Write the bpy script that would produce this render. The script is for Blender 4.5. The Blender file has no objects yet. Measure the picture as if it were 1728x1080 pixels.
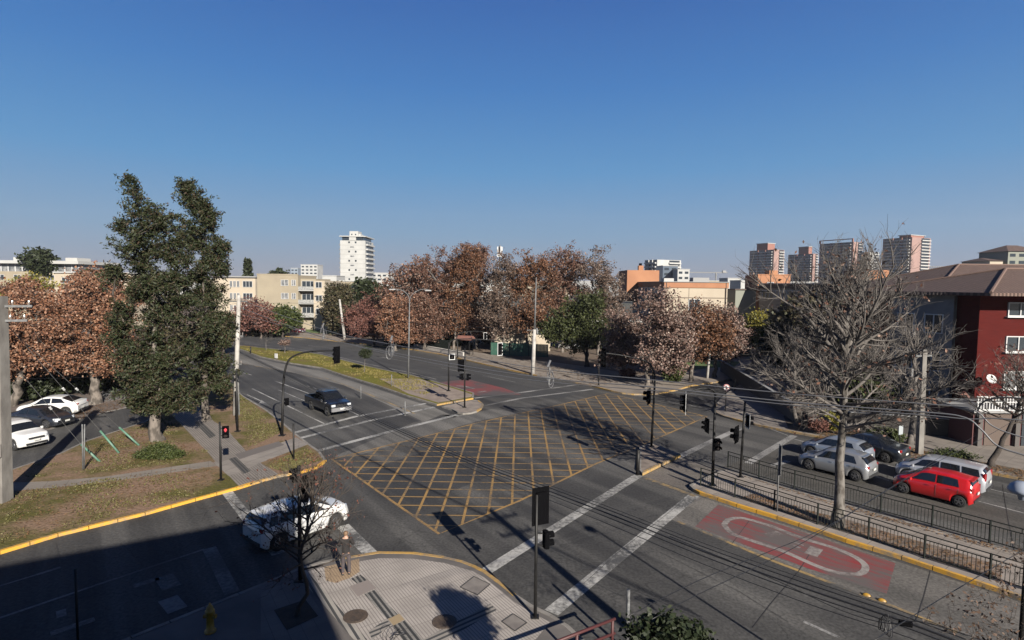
import bpy, bmesh, math, random
import numpy as np
from mathutils import Vector, Matrix
from mathutils.geometry import tessellate_polygon
S = bpy.context.scene
COL = S.collection
RAD = math.radians
# ---------------------------------------------------------------- camera
FPX, CX, CY, CAMH = 950.0, 864.0, 540.0, 11.0
PITCH, ROLL = RAD(3.614), RAD(0.6)
cam_data = bpy.data.cameras.new("camera"); cam = bpy.data.objects.new("camera", cam_data); COL.objects.link(cam)
cam_data.sensor_width = 36.0; cam_data.lens = FPX / 1728 * 36.0
cam_data.clip_start = 0.1; cam_data.clip_end = 12000
RM = Matrix.Rotation(math.pi / 2 - PITCH, 3, 'X') @ Matrix.Rotation(ROLL, 3, 'Z')
cam.matrix_world = Matrix.Translation((0, 0, CAMH)) @ RM.to_4x4()
S.camera = cam
# ---------------------------------------------------------------- sky and sun
SUN_EL = RAD(24.5); SUNXY = Vector((0.46, -0.888)).normalized()
world = bpy.data.worlds.new("World"); S.world = world; world.use_nodes = True
wn = world.node_tree.nodes; bg = wn['Background']
sky = wn.new('ShaderNodeTexSky'); sky.sky_type = 'NISHITA'; sky.sun_disc = False
sky.sun_elevation = SUN_EL; sky.sun_rotation = math.atan2(SUNXY.x, SUNXY.y)
sky.altitude = 500; sky.air_density = 1.2; sky.dust_density = 0.3; sky.ozone_density = 5.0
# clear winter sky: the sky texture with a band of city smog low on the horizon
tcw = wn.new('ShaderNodeTexCoord'); sxw = wn.new('ShaderNodeSeparateXYZ'); rw = wn.new('ShaderNodeValToRGB'); mxw = wn.new('ShaderNodeMix'); mxw.data_type = 'RGBA'
WL = world.node_tree.links
WL.new(tcw.outputs['Generated'], sxw.inputs[0]); WL.new(sxw.outputs['Z'], rw.inputs[0])
def s2l(c): return tuple((((v / 255 + .055) / 1.055) ** 2.4 if v > 10 else v / 255 / 12.92) for v in c)
_el = rw.color_ramp.elements
for i, (p_, c_) in enumerate([(0.0, (152, 154, 168)), (.03, (142, 153, 174)), (.085, (120, 155, 188)), (.19, (84, 146, 198)), (.32, (58, 122, 190)), (.46, (43, 96, 172)), (.62, (20, 54, 118)), (1.0, (6, 22, 62))]):
    k_ = _el[i] if i < 2 else _el.new(p_)
    k_.position = p_; k_.color = (*s2l(c_), 1)
sca = wn.new('ShaderNodeMix'); sca.data_type = 'RGBA'; sca.blend_type = 'MULTIPLY'; sca.inputs[0].default_value = 1; sca.inputs[7].default_value = (10, 10, 10, 1)
sca.clamp_result = False
WL.new(rw.outputs[0], sca.inputs[6]); WL.new(sky.outputs[0], mxw.inputs[6]); WL.new(sca.outputs[2], mxw.inputs[7]); mxw.inputs[0].default_value = 0.92
WL.new(mxw.outputs[2], bg.inputs[0]); bg.inputs[1].default_value = 0.0395
sd = bpy.data.lights.new("sun", 'SUN'); sun = bpy.data.objects.new("sun", sd); COL.objects.link(sun)
sd.energy = 5.0; sd.angle = RAD(0.53); sd.color = (1.0, 0.93, 0.82)
sun.rotation_euler = Vector((-SUNXY.x * math.cos(SUN_EL), -SUNXY.y * math.cos(SUN_EL), -math.sin(SUN_EL))).to_track_quat('-Z', 'Y').to_euler()
sun.location = (20, -30, 40)
S.view_settings.view_transform = 'Standard'; S.view_settings.look = 'None'
S.view_settings.exposure = 1.32; S.view_settings.gamma = 1.0
S.render.resolution_x = 1024; S.render.resolution_y = 640
# ---------------------------------------------------------------- pixel to place
CAMP = Vector((0, 0, CAMH))
def ray(px, py): return RM @ Vector(((px - CX) / FPX, (CY - py) / FPX, -1.0))
def G(px, py, z=0.0):
    d = ray(px, py); t = (z - CAMH) / d.z; return CAMP + d * t
def W(px, py, dist):
    d = ray(px, py); return CAMP + d * (dist / d.y)
def ZT(base, px, py): return W(px, py, base.y).z        # height over a place
def MPP(y): return y / FPX                              # metres per photo pixel at a distance
# ---------------------------------------------------------------- materials
MATS = {}
def _nt(name):
    m = bpy.data.materials.new(name); m.use_nodes = True
    nt = m.node_tree; return m, nt, nt.nodes['Principled BSDF'], nt.nodes, nt.links
KALB = 0.62
def c4(c): return (c[0] * KALB, c[1] * KALB, c[2] * KALB, 1)
def mat(name, col, rough=0.7, col2=None, scale=3.0, bump=0.0, bscale=None, metal=0.0, emit=None, es=0.0, coat=0.0, lo=0.35, hi=0.65, detail=6, stretch=None, spec=None):
    if name in MATS: return MATS[name]
    m, nt, b, N, L = _nt(name)
    b.inputs['Base Color'].default_value = c4(col); b.inputs['Roughness'].default_value = rough
    b.inputs['Metallic'].default_value = metal
    if coat: b.inputs['Coat Weight'].default_value = coat; b.inputs['Coat Roughness'].default_value = 0.05
    if spec is not None: b.inputs['Specular IOR Level'].default_value = spec
    if emit: b.inputs['Emission Color'].default_value = c4(emit); b.inputs['Emission Strength'].default_value = es
    tc = N.new('ShaderNodeTexCoord')
    src = tc.outputs['Object']
    if stretch:
        mp = N.new('ShaderNodeMapping'); mp.inputs['Scale'].default_value = stretch[:3]
        if len(stretch) > 3: mp.inputs['Rotation'].default_value = (0, 0, stretch[3])
        L.new(src, mp.inputs[0]); src = mp.outputs[0]
    if col2:
        n = N.new('ShaderNodeTexNoise'); n.inputs['Scale'].default_value = scale; n.inputs['Detail'].default_value = detail
        r = N.new('ShaderNodeMapRange'); r.inputs['From Min'].default_value = lo; r.inputs['From Max'].default_value = hi
        mx = N.new('ShaderNodeMix'); mx.data_type = 'RGBA'
        mx.inputs[6].default_value = c4(col); mx.inputs[7].default_value = c4(col2)
        L.new(src, n.inputs['Vector']); L.new(n.outputs['Fac'], r.inputs[0]); L.new(r.outputs[0], mx.inputs[0]); L.new(mx.outputs[2], b.inputs['Base Color'])
    if bump:
        n2 = N.new('ShaderNodeTexNoise'); n2.inputs['Scale'].default_value = bscale or scale * 6; n2.inputs['Detail'].default_value = 4
        bp = N.new('ShaderNodeBump'); bp.inputs['Strength'].default_value = bump; bp.inputs['Distance'].default_value = 0.03
        L.new(src, n2.inputs['Vector']); L.new(n2.outputs['Fac'], bp.inputs['Height']); L.new(bp.outputs[0], b.inputs['Normal'])
    MATS[name] = m; return m
def leafmat(name, cols, rough=0.6, trans=0.15):
    if name in MATS: return MATS[name]
    m, nt, b, N, L = _nt(name)
    g = N.new('ShaderNodeNewGeometry'); r = N.new('ShaderNodeValToRGB')
    e = r.color_ramp.elements
    for i, c in enumerate(cols):
        p = i / max(1, len(cols) - 1)
        if i < 2: e[i].position = p; e[i].color = c4(c)
        else:
            k = e.new(p); k.color = c4(c)
    for i, c in enumerate(cols): e[i].position = i / max(1, len(cols) - 1); e[i].color = c4(c)
    L.new(g.outputs['Random Per Island'], r.inputs[0]); L.new(r.outputs[0], b.inputs['Base Color'])
    b.inputs['Roughness'].default_value = rough; b.inputs['Specular IOR Level'].default_value = 0.25
    if trans:
        t = N.new('ShaderNodeBsdfTranslucent'); mx = N.new('ShaderNodeMixShader'); mx.inputs[0].default_value = trans
        L.new(r.outputs[0], t.inputs[0]); L.new(b.outputs[0], mx.inputs[1]); L.new(t.outputs[0], mx.inputs[2])
        L.new(mx.outputs[0], N['Material Output'].inputs[0])
    MATS[name] = m; return m
def asphalt(name, base, dark, light, ang, crack=True, spk=0.35):
    m, nt, b, N, L = _nt(name)
    tc = N.new('ShaderNodeTexCoord'); b.inputs['Roughness'].default_value = 0.82; b.inputs['Specular IOR Level'].default_value = 0.3
    mr0 = N.new('ShaderNodeMapping'); mr0.inputs['Rotation'].default_value = (0, 0, -ang); L.new(tc.outputs['Object'], mr0.inputs[0])
    mp = N.new('ShaderNodeMapping'); mp.inputs['Scale'].default_value = (0.03, 0.85, 1); L.new(mr0.outputs[0], mp.inputs[0])
    n1 = N.new('ShaderNodeTexNoise'); n1.inputs['Scale'].default_value = 1.0; n1.inputs['Detail'].default_value = 5; L.new(mp.outputs[0], n1.inputs['Vector'])
    n2 = N.new('ShaderNodeTexNoise'); n2.inputs['Scale'].default_value = 0.16; n2.inputs['Detail'].default_value = 7; L.new(tc.outputs['Object'], n2.inputs['Vector'])
    n3 = N.new('ShaderNodeTexNoise'); n3.inputs['Scale'].default_value = 9.0; n3.inputs['Detail'].default_value = 3; L.new(tc.outputs['Object'], n3.inputs['Vector'])
    r1 = N.new('ShaderNodeValToRGB'); e = r1.color_ramp.elements; e[0].position = 0.40; e[0].color = c4(dark); e[1].position = 0.61; e[1].color = c4(light)
    k = e.new(0.5); k.color = c4(base); L.new(n1.outputs['Fac'], r1.inputs[0])
    r2 = N.new('ShaderNodeValToRGB'); e = r2.color_ramp.elements; e[0].position = 0.35; e[0].color = c4(dark); e[1].position = 0.65; e[1].color = c4(light); k = e.new(0.5); k.color = c4(base)
    L.new(n2.outputs['Fac'], r2.inputs[0])
    mx = N.new('ShaderNodeMix'); mx.data_type = 'RGBA'; mx.inputs[0].default_value = 0.5
    L.new(r1.outputs[0], mx.inputs[6]); L.new(r2.outputs[0], mx.inputs[7])
    mr = N.new('ShaderNodeMapRange'); mr.inputs[1].default_value = 0.3; mr.inputs[2].default_value = 0.7; mr.inputs[3].default_value = 1 - spk; mr.inputs[4].default_value = 1 + spk
    L.new(n3.outputs['Fac'], mr.inputs[0])
    hs = N.new('ShaderNodeHueSaturation'); L.new(mx.outputs[2], hs.inputs['Color']); L.new(mr.outputs[0], hs.inputs['Value'])
    out = hs.outputs[0]
    if crack:
        v = N.new('ShaderNodeTexVoronoi'); v.feature = 'DISTANCE_TO_EDGE'; v.inputs['Scale'].default_value = 0.22
        nd = N.new('ShaderNodeTexNoise'); nd.inputs['Scale'].default_value = 1.3; nd.inputs['Detail'].default_value = 5
        L.new(tc.outputs['Object'], nd.inputs['Vector'])
        ad = N.new('ShaderNodeMix'); ad.data_type = 'RGBA'; ad.blend_type = 'ADD'; ad.inputs[0].default_value = 0.9
        L.new(tc.outputs['Object'], ad.inputs[6]); L.new(nd.outputs['Color'], ad.inputs[7]); L.new(ad.outputs[2], v.inputs['Vector'])
        cr = N.new('ShaderNodeMapRange'); cr.inputs[1].default_value = 0.0; cr.inputs[2].default_value = 0.006; cr.inputs[3].default_value = 0.62; cr.inputs[4].default_value = 1.0
        L.new(v.outputs['Distance'], cr.inputs[0])
        h2 = N.new('ShaderNodeHueSaturation'); L.new(out, h2.inputs['Color']); L.new(cr.outputs[0], h2.inputs['Value']); out = h2.outputs[0]
    L.new(out, b.inputs['Base Color'])
    bp = N.new('ShaderNodeBump'); bp.inputs['Strength'].default_value = 0.25; bp.inputs['Distance'].default_value = 0.02
    n4 = N.new('ShaderNodeTexNoise'); n4.inputs['Scale'].default_value = 30; L.new(tc.outputs['Object'], n4.inputs['Vector']); L.new(n4.outputs['Fac'], bp.inputs['Height']); L.new(bp.outputs[0], b.inputs['Normal'])
    MATS[name] = m; return m
def paint(name, col, under=(0.06, 0.06, 0.062), wear=0.5, scale=7.0, rough=0.7, stretch=(1, 1, 1, 0)):
    """worn paint: noise decides where the road shows through"""
    if name in MATS: return MATS[name]
    m, nt, b, N, L = _nt(name)
    tc = N.new('ShaderNodeTexCoord'); b.inputs['Roughness'].default_value = rough
    mr0 = N.new('ShaderNodeMapping'); mr0.inputs['Rotation'].default_value = (0, 0, -stretch[3]); L.new(tc.outputs['Object'], mr0.inputs[0])
    mp = N.new('ShaderNodeMapping'); mp.inputs['Scale'].default_value = stretch[:3]; L.new(mr0.outputs[0], mp.inputs[0])
    n = N.new('ShaderNodeTexNoise'); n.inputs['Scale'].default_value = scale; n.inputs['Detail'].default_value = 8; n.inputs['Roughness'].default_value = 0.7
    n2 = N.new('ShaderNodeTexNoise'); n2.inputs['Scale'].default_value = 0.35; n2.inputs['Detail'].default_value = 3
    L.new(mp.outputs[0], n.inputs['Vector']); L.new(tc.outputs['Object'], n2.inputs['Vector'])
    a = N.new('ShaderNodeMath'); a.operation = 'ADD'; L.new(n.outputs['Fac'], a.inputs[0]); L.new(n2.outputs['Fac'], a.inputs[1])
    r = N.new('ShaderNodeMapRange'); c = 0.78 + 0.45 * wear - 0.0
    r.inputs[1].default_value = c - 0.16; r.inputs[2].default_value = c + 0.12; L.new(a.outputs[0], r.inputs[0])
    mx = N.new('ShaderNodeMix'); mx.data_type = 'RGBA'; mx.inputs[6].default_value = c4(under); mx.inputs[7].default_value = c4(col)
    L.new(r.outputs[0], mx.inputs[0]); L.new(mx.outputs[2], b.inputs['Base Color'])
    MATS[name] = m; return m
def stripes(name, col, groove, ang, pitch=0.09, tile=0.8, rough=0.8, col2=None, gw=0.35):
    """striped paving: grooves along a direction, tile joints across"""
    if name in MATS: return MATS[name]
    m, nt, b, N, L = _nt(name)
    tc = N.new('ShaderNodeTexCoord'); b.inputs['Roughness'].default_value = rough
    mp = N.new('ShaderNodeMapping'); mp.inputs['Rotation'].default_value = (0, 0, -ang); L.new(tc.outputs['Object'], mp.inputs[0])
    sx = N.new('ShaderNodeSeparateXYZ'); L.new(mp.outputs[0], sx.inputs[0])
    def band(src, per, w):
        d = N.new('ShaderNodeMath'); d.operation = 'DIVIDE'; d.inputs[1].default_value = per; L.new(src, d.inputs[0])
        f = N.new('ShaderNodeMath'); f.operation = 'FRACT'; L.new(d.outputs[0], f.inputs[0])
        l = N.new('ShaderNodeMath'); l.operation = 'LESS_THAN'; l.inputs[1].default_value = w; L.new(f.outputs[0], l.inputs[0]); return l.outputs[0]
    g1 = band(sx.outputs['Y'], pitch, gw); g2 = band(sx.outputs['X'], tile, 0.025); g3 = band(sx.outputs['Y'], tile, 0.03)
    mxx = N.new('ShaderNodeMath'); mxx.operation = 'MAXIMUM'; L.new(g2, mxx.inputs[0]); L.new(g3, mxx.inputs[1])
    mxy = N.new('ShaderNodeMath'); mxy.operation = 'MAXIMUM'; L.new(g1, mxy.inputs[0]); L.new(mxx.outputs[0], mxy.inputs[1])
    n = N.new('ShaderNodeTexNoise'); n.inputs['Scale'].default_value = 0.9; n.inputs['Detail'].default_value = 6; L.new(tc.outputs['Object'], n.inputs['Vector'])
    rr = N.new('ShaderNodeMapRange'); rr.inputs[1].default_value = .35; rr.inputs[2].default_value = .65; L.new(n.outputs['Fac'], rr.inputs[0])
    m1 = N.new('ShaderNodeMix'); m1.data_type = 'RGBA'; m1.inputs[6].default_value = c4(col); m1.inputs[7].default_value = c4(col2 or [x * 0.75 for x in col]); L.new(rr.outputs[0], m1.inputs[0])
    m2 = N.new('ShaderNodeMix'); m2.data_type = 'RGBA'; m2.inputs[7].default_value = c4(groove); L.new(m1.outputs[2], m2.inputs[6]); L.new(mxy.outputs[0], m2.inputs[0])
    L.new(m2.outputs[2], b.inputs['Base Color'])
    MATS[name] = m; return m
# ---------------------------------------------------------------- mesh helpers
def new_obj(name, me, m=None, parent=None, loc=None):
    if m is not None:
        for k in (m if isinstance(m, (list, tuple)) else [m]): me.materials.append(k)
    o = bpy.data.objects.new(name, me); COL.objects.link(o)
    if parent is not None: o.parent = parent
    if loc is not None: o.location = loc
    return o
def np_mesh(name, V, F, smooth=False, mi=None):
    V = np.asarray(V, dtype=np.float32); F = np.asarray(F, dtype=np.int32)
    k = F.shape[1]; me = bpy.data.meshes.new(name)
    me.vertices.add(len(V)); me.vertices.foreach_set('co', V.ravel())
    me.loops.add(F.size); me.loops.foreach_set('vertex_index', F.ravel())
    me.polygons.add(len(F)); me.polygons.foreach_set('loop_start', np.arange(0, F.size, k, dtype=np.int32))
    me.polygons.foreach_set('use_smooth', np.full(len(F), smooth))
    if mi is not None: me.polygons.foreach_set('material_index', np.asarray(mi, dtype=np.int32))
    me.update(calc_edges=True); me.validate(); return me
def tag(o, label=None, cat=None, group=None, kind=None):
    if label: o['label'] = label
    if cat: o['category'] = cat
    if group: o['group'] = group
    if kind: o['kind'] = kind
    return o
def empty(name, loc, rz=0.0, label=None, cat=None, group=None):
    o = bpy.data.objects.new(name, None); COL.objects.link(o); o.location = loc; o.rotation_euler = (0, 0, rz); o.empty_display_size = 0.2
    return tag(o, label, cat, group)
class MB:
    """mesh bag: collects boxes, tubes, polygons into one mesh"""
    def __init__(s): s.v = []; s.f = []; s.m = []; s.cur = 0
    def add(s, vs, fs):
        n = len(s.v); s.v += [tuple(v) for v in vs]; s.f += [tuple(i + n for i in f) for f in fs]; s.m += [s.cur] * len(fs); return s
    def box(s, c, d, M=None, bev=0.0):
        x, y, z = d[0] / 2, d[1] / 2, d[2] / 2
        if bev <= 0:
            vs = [Vector((sx * x, sy * y, sz * z)) for sx in (-1, 1) for sy in (-1, 1) for sz in (-1, 1)]
            fs = [(0, 1, 3, 2), (4, 6, 7, 5), (0, 4, 5, 1), (2, 3, 7, 6), (0, 2, 6, 4), (1, 5, 7, 3)]
        else:
            vs = []; b = min(bev, x * .9, y * .9)
            ring = [(-x + b, -y), (x - b, -y), (x, -y + b), (x, y - b), (x - b, y), (-x + b, y), (-x, y - b), (-x, -y + b)]
            for z0 in (-z, z): vs += [Vector((a, c2, z0)) for a, c2 in ring]
            fs = [tuple(range(7, -1, -1)), tuple(range(8, 16))] + [(i, (i + 1) % 8, 8 + (i + 1) % 8, 8 + i) for i in range(8)]
        if M is not None: vs = [M @ v for v in vs]
        c = Vector(c); return s.add([v + c for v in vs], fs)
    def obox(s, p, q, w, h, up=(0, 0, 1)):
        """beam from p to q, w wide, h high, centred on the line"""
        p, q = Vector(p), Vector(q); d = (q - p).normalized(); u = Vector(up); r = d.cross(u)
        if r.length < 1e-4: r = d.cross(Vector((1, 0, 0)))
        r.normalize(); u = r.cross(d)
        vs = [a + r * (sx * w / 2) + u * (sz * h / 2) for a in (p, q) for sx in (-1, 1) for sz in (-1, 1)]
        return s.add(vs, [(0, 1, 3, 2), (4, 6, 7, 5), (0, 4, 5, 1), (2, 3, 7, 6), (0, 2, 6, 4), (1, 5, 7, 3)])
    def tube(s, pts, r, n=8, cap=True):
        pts = [Vector(p) for p in pts]; rs = r if isinstance(r, (list, tuple)) else [r] * len(pts)
        vs = []; fs = []; prev = None
        for i, p in enumerate(pts):
            d = (pts[min(i + 1, len(pts) - 1)] - pts[max(i - 1, 0)]).normalized()
            if prev is None:
                a = d.cross(Vector((0, 0, 1)));
                if a.length < 1e-3: a = d.cross(Vector((1, 0, 0)))
            else: a = prev - d * prev.dot(d)
            a.normalize(); prev = a; b = d.cross(a)
            for k in range(n):
                t = 2 * math.pi * k / n; vs.append(p + (a * math.cos(t) + b * math.sin(t)) * rs[i])
        for i in range(len(pts) - 1):
            for k in range(n): fs.append((i * n + k, i * n + (k + 1) % n, (i + 1) * n + (k + 1) % n, (i + 1) * n + k))
        if cap: fs.append(tuple(range(n - 1, -1, -1))); fs.append(tuple((len(pts) - 1) * n + k for k in range(n)))
        return s.add(vs, fs)
    def lathe(s, prof, c=(0, 0, 0), n=16, M=None):
        vs = []; fs = []; c = Vector(c)
        for r, z in prof:
            for k in range(n):
                t = 2 * math.pi * k / n; v = Vector((r * math.cos(t), r * math.sin(t), z)); vs.append((M @ v if M is not None else v) + c)
        for i in range(len(prof) - 1):
            for k in range(n): fs.append((i * n + k, i * n + (k + 1) % n, (i + 1) * n + (k + 1) % n, (i + 1) * n + k))
        return s.add(vs, fs)
    def poly(s, pts, z=None):
        P = [Vector((p[0], p[1], z if z is not None else p[2])) for p in pts]
        tr = tessellate_polygon([P]); out = []
        for t in tr:
            a, b, c = (P[i] for i in t)
            if (b - a).cross(c - a).z < 0: t = (t[0], t[2], t[1])
            out.append(tuple(t))
        return s.add(P, out)
    def prism(s, pts, z0, z1):
        n = len(pts); ar = sum(pts[i][0] * pts[(i + 1) % n][1] - pts[(i + 1) % n][0] * pts[i][1] for i in range(n))
        if ar < 0: pts = pts[::-1]
        vs = [(p[0], p[1], z0) for p in pts] + [(p[0], p[1], z1) for p in pts]
        return s.add(vs, [tuple(range(n - 1, -1, -1)), tuple(range(n, 2 * n))] + [(i, (i + 1) % n, n + (i + 1) % n, n + i) for i in range(n)])
    def build(s, name, m, parent=None, smooth=False, loc=None):
        me = bpy.data.meshes.new(name); me.from_pydata(s.v, [], s.f)
        if any(s.m): me.polygons.foreach_set('material_index', s.m)
        if smooth: me.polygons.foreach_set('use_smooth', [True] * len(s.f))
        me.update(); return new_obj(name, me, m, parent, loc)
def copy_tree(o, parent=None):
    c = o.copy(); COL.objects.link(c)
    if parent is not None: c.parent = parent
    for ch in [x for x in o.children]: copy_tree(ch, c)
    return c
def struct(o): o['kind'] = 'structure'; return o
# ---------------------------------------------------------------- ground, roads, islands
M_ROAD = asphalt('asphalt', (0.068, 0.066, 0.064), (0.036, 0.035, 0.036), (0.125, 0.12, 0.114), RAD(-53))
M_ROADF = asphalt('asphalt_far', (0.060, 0.060, 0.062), (0.045, 0.045, 0.047), (0.085, 0.083, 0.082), RAD(-48))
M_LANE = asphalt('concrete_lane', (0.185, 0.175, 0.162), (0.12, 0.114, 0.106), (0.24, 0.228, 0.21), RAD(-50), spk=0.2)
M_CONC = mat('concrete_kerb', (0.28, 0.26, 0.24), 0.85, (0.17, 0.155, 0.14), 1.5, 0.2)
M_YEL = paint('yellow_kerb_paint', (0.68, 0.36, 0.035), (0.24, 0.2, 0.15), 0.36, 3.0)
M_YELW = paint('worn_yellow_kerb_paint', (0.50, 0.30, 0.07), (0.22, 0.18, 0.14), 0.5, 4.0)
M_DIRT = mat('park_earth', (0.17, 0.115, 0.075), 0.95, (0.105, 0.075, 0.05), 0.5, 0.4, 9, detail=9)
M_GROUND = mat('city_ground', (0.10, 0.085, 0.065), 0.95, (0.06, 0.065, 0.04), 0.05, 0.2, 2)
def grassmat(name, g1, g2, dirt, lo=0.42, hi=0.6):
    m, nt, b, N, L = _nt(name); b.inputs['Roughness'].default_value = 0.95; b.inputs['Specular IOR Level'].default_value = .1
    tc = N.new('ShaderNodeTexCoord')
    n1 = N.new('ShaderNodeTexNoise'); n1.inputs['Scale'].default_value = 0.28; n1.inputs['Detail'].default_value = 9; n1.inputs['Roughness'].default_value = .68
    n2 = N.new('ShaderNodeTexNoise'); n2.inputs['Scale'].default_value = 7; n2.inputs['Detail'].default_value = 5
    for n in (n1, n2): L.new(tc.outputs['Object'], n.inputs['Vector'])
    r = N.new('ShaderNodeMapRange'); r.inputs[1].default_value = lo; r.inputs[2].default_value = hi; L.new(n1.outputs['Fac'], r.inputs[0])
    r2 = N.new('ShaderNodeMapRange'); r2.inputs[1].default_value = .35; r2.inputs[2].default_value = .65; L.new(n2.outputs['Fac'], r2.inputs[0])
    a = N.new('ShaderNodeMix'); a.data_type = 'RGBA'; a.inputs[6].default_value = c4(g1); a.inputs[7].default_value = c4(g2); L.new(r2.outputs[0], a.inputs[0])
    d = N.new('ShaderNodeMix'); d.data_type = 'RGBA'; d.inputs[6].default_value = c4(dirt); d.inputs[7].default_value = c4([x * .7 for x in dirt]); L.new(r2.outputs[0], d.inputs[0])
    f = N.new('ShaderNodeMix'); f.data_type = 'RGBA'; L.new(r.outputs[0], f.inputs[0]); L.new(d.outputs[2], f.inputs[6]); L.new(a.outputs[2], f.inputs[7])
    L.new(f.outputs[2], b.inputs['Base Color'])
    bp = N.new('ShaderNodeBump'); bp.inputs['Strength'].default_value = .7; bp.inputs['Distance'].default_value = .08; L.new(n2.outputs['Fac'], bp.inputs['Height']); L.new(bp.outputs[0], b.inputs['Normal'])
    MATS[name] = m; return m
M_GRASS = grassmat('dry_grass', (0.14, 0.125, 0.04), (0.09, 0.085, 0.03), (0.30, 0.20, 0.14), .44, .60)
M_GRASSM = grassmat('median_grass', (0.20, 0.185, 0.035), (0.12, 0.12, 0.025), (0.22, 0.16, 0.075), .36, .52)
M_LAWN = mat('lawn', (0.10, 0.16, 0.03), 0.95, (0.06, 0.10, 0.02), 1.2, 0.4, 9)
def sheet(name, pts, z, m, px=True):
    P = [G(*p) if px else Vector((p[0], p[1], 0)) for p in pts]
    return struct(MB().poly(P, z).build(name, m))
def strip(mb, pts, w, z, world=False):
    P = [Vector((p[0], p[1], 0)) if world else G(*p) for p in pts]
    Lf = []; Rt = []
    for i, p in enumerate(P):
        d = (P[min(i + 1, len(P) - 1)] - P[max(i - 1, 0)]); d.z = 0; d.normalize(); n = Vector((-d.y, d.x, 0)) * w / 2
        Lf.append((p.x + n.x, p.y + n.y, z)); Rt.append((p.x - n.x, p.y - n.y, z))
    n = len(P); mb.add(Rt + Lf, [(i, i + 1, n + i + 1, n + i) for i in range(n - 1)]); return mb
def smooth_line(pts, k=6):
    """Catmull-Rom through 2D/3D points"""
    P = [Vector(p) for p in pts]; out = []
    for i in range(len(P) - 1):
        a, b, c, d = P[max(i - 1, 0)], P[i], P[i + 1], P[min(i + 2, len(P) - 1)]
        for j in range(k):
            t = j / k; out.append(0.5 * ((2 * b) + (c - a) * t + (2 * a - 5 * b + 4 * c - d) * t * t + (3 * b - a - 3 * c + d) * t ** 3))
    out.append(P[-1]); return out
def inset(P, w):
    n = len(P); out = []
    for i in range(n):
        a, b, c = P[i - 1], P[i], P[(i + 1) % n]
        d1 = (b - a).normalized(); d2 = (c - b).normalized(); n1 = Vector((-d1.y, d1.x)); n2 = Vector((-d2.y, d2.x))
        m = n1 + n2
        if m.length < 1e-3: m = n1
        m.normalize(); out.append(b + m * (w / max(0.4, m.dot(n1))))
    return out
krnd = random.Random(7)
def island(name, line, far, top, yellow=(), z=0.13, kerbmat=None, kw=0.16, smoothk=0):
    """line: kerb pixels in order, far: world points closing the polygon (no kerb there)"""
    P = [G(*p).to_2d() for p in line]
    flags = [(i in yellow) for i in range(len(P) - 1)]
    Q = P + [Vector(f) for f in far]; n = len(Q); nk = len(P) - (0 if far else -1)
    ar = sum(Q[i].x * Q[(i + 1) % n].y - Q[(i + 1) % n].x * Q[i].y for i in range(n))
    fl = flags + [False] * (n - len(flags))
    if not far: fl = [(i in yellow) for i in range(n)]
    if ar < 0:
        Q = Q[::-1]; fl = [fl[n - 2 - i] if n - 2 - i >= 0 else fl[n - 1] for i in range(n)]
    I = inset(Q, kw)
    t = MB().poly([(p.x, p.y, 0) for p in I], z).build(name, top); struct(t)
    k = MB()
    for i in range(n):
        a, b, c, d = Q[i], Q[(i + 1) % n], I[(i + 1) % n], I[i]
        k.cur = 1 if fl[i] else 0
        Lk = (b - a).length; ns = max(1, round(Lk / 1.0)) if Lk < 60 else 1; A0, B0, C0, D0 = a, b, c, d
        for q in range(ns):       # separate kerb stones with open joints
            g = min(.012 / max(.05, Lk / ns), .2) * (Lk > .3 and ns > 1); u0, u1 = (q + g) / ns, (q + 1 - g) / ns; hq = z + .012 + krnd.uniform(-.006, .006)
            a, b, c, d = A0.lerp(B0, u0), A0.lerp(B0, u1), D0.lerp(C0, u1), D0.lerp(C0, u0)
            k.add([(a.x, a.y, -.02), (b.x, b.y, -.02), (b.x, b.y, hq), (a.x, a.y, hq)], [(0, 1, 2, 3)])
            k.add([(a.x, a.y, hq), (b.x, b.y, hq), (c.x, c.y, hq), (d.x, d.y, hq)], [(0, 1, 2, 3)])
            k.add([(d.x, d.y, hq), (c.x, c.y, hq), (c.x, c.y, z - .02), (d.x, d.y, z - .02)], [(0, 1, 2, 3)])
    struct(k.build('kerb', [M_CONC, kerbmat or M_YEL])); return Q
def rz(p, q): return math.atan2(q.y - p.y, q.x - p.x)
# big ground sheet to the horizon, asphalt sheet of the junction
struct(MB().poly([(-4000, -500, 0), (4000, -500, 0), (4000, 7000, 0), (-4000, 7000, 0)], -0.06).build('ground', M_GROUND))
struct(MB().poly([(-110, -25, 0), (110, -25, 0), (110, 150, 0), (-110, 150, 0)], 0.0).build('road', M_ROAD))
# paving directions
GA = rz(G(526, 961), G(596, 1072))
M_PAVE = stripes('striped_paving', (0.46, 0.415, 0.38), (0.23, 0.205, 0.185), GA, 0.105, 0.84, gw=.28)
M_PAVEP = stripes('path_paving', (0.30, 0.265, 0.235), (0.15, 0.13, 0.115), rz(G(310, 690), G(430, 790)), 0.14, 1.0, gw=.4)
M_TACT = stripes('tactile_paving', (0.26, 0.245, 0.225), (0.035, 0.035, 0.035), GA, 0.17, 0.42, gw=.5)
M_SLAB = stripes('slab_path', (0.27, 0.235, 0.20), (0.13, 0.11, 0.09), rz(G(185, 806), G(350, 785)), 1.2, 0.95, gw=.03)
M_NPAVE = stripes('far_paving', (0.30, 0.255, 0.215), (0.2, 0.17, 0.145), rz(G(700, 600), G(906, 640)), 0.8, 0.8, gw=.05)
M_MPAVE = stripes('median_paving', (0.33, 0.285, 0.25), (0.14, 0.12, 0.10), rz(G(1243, 844), G(1572, 953)), 1.0, 0.9, gw=.05)
M_DARKPAVE = mat('dark_paving', (0.17, 0.15, 0.14), 0.85, (0.11, 0.10, 0.095), .8, 0.1)
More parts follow.
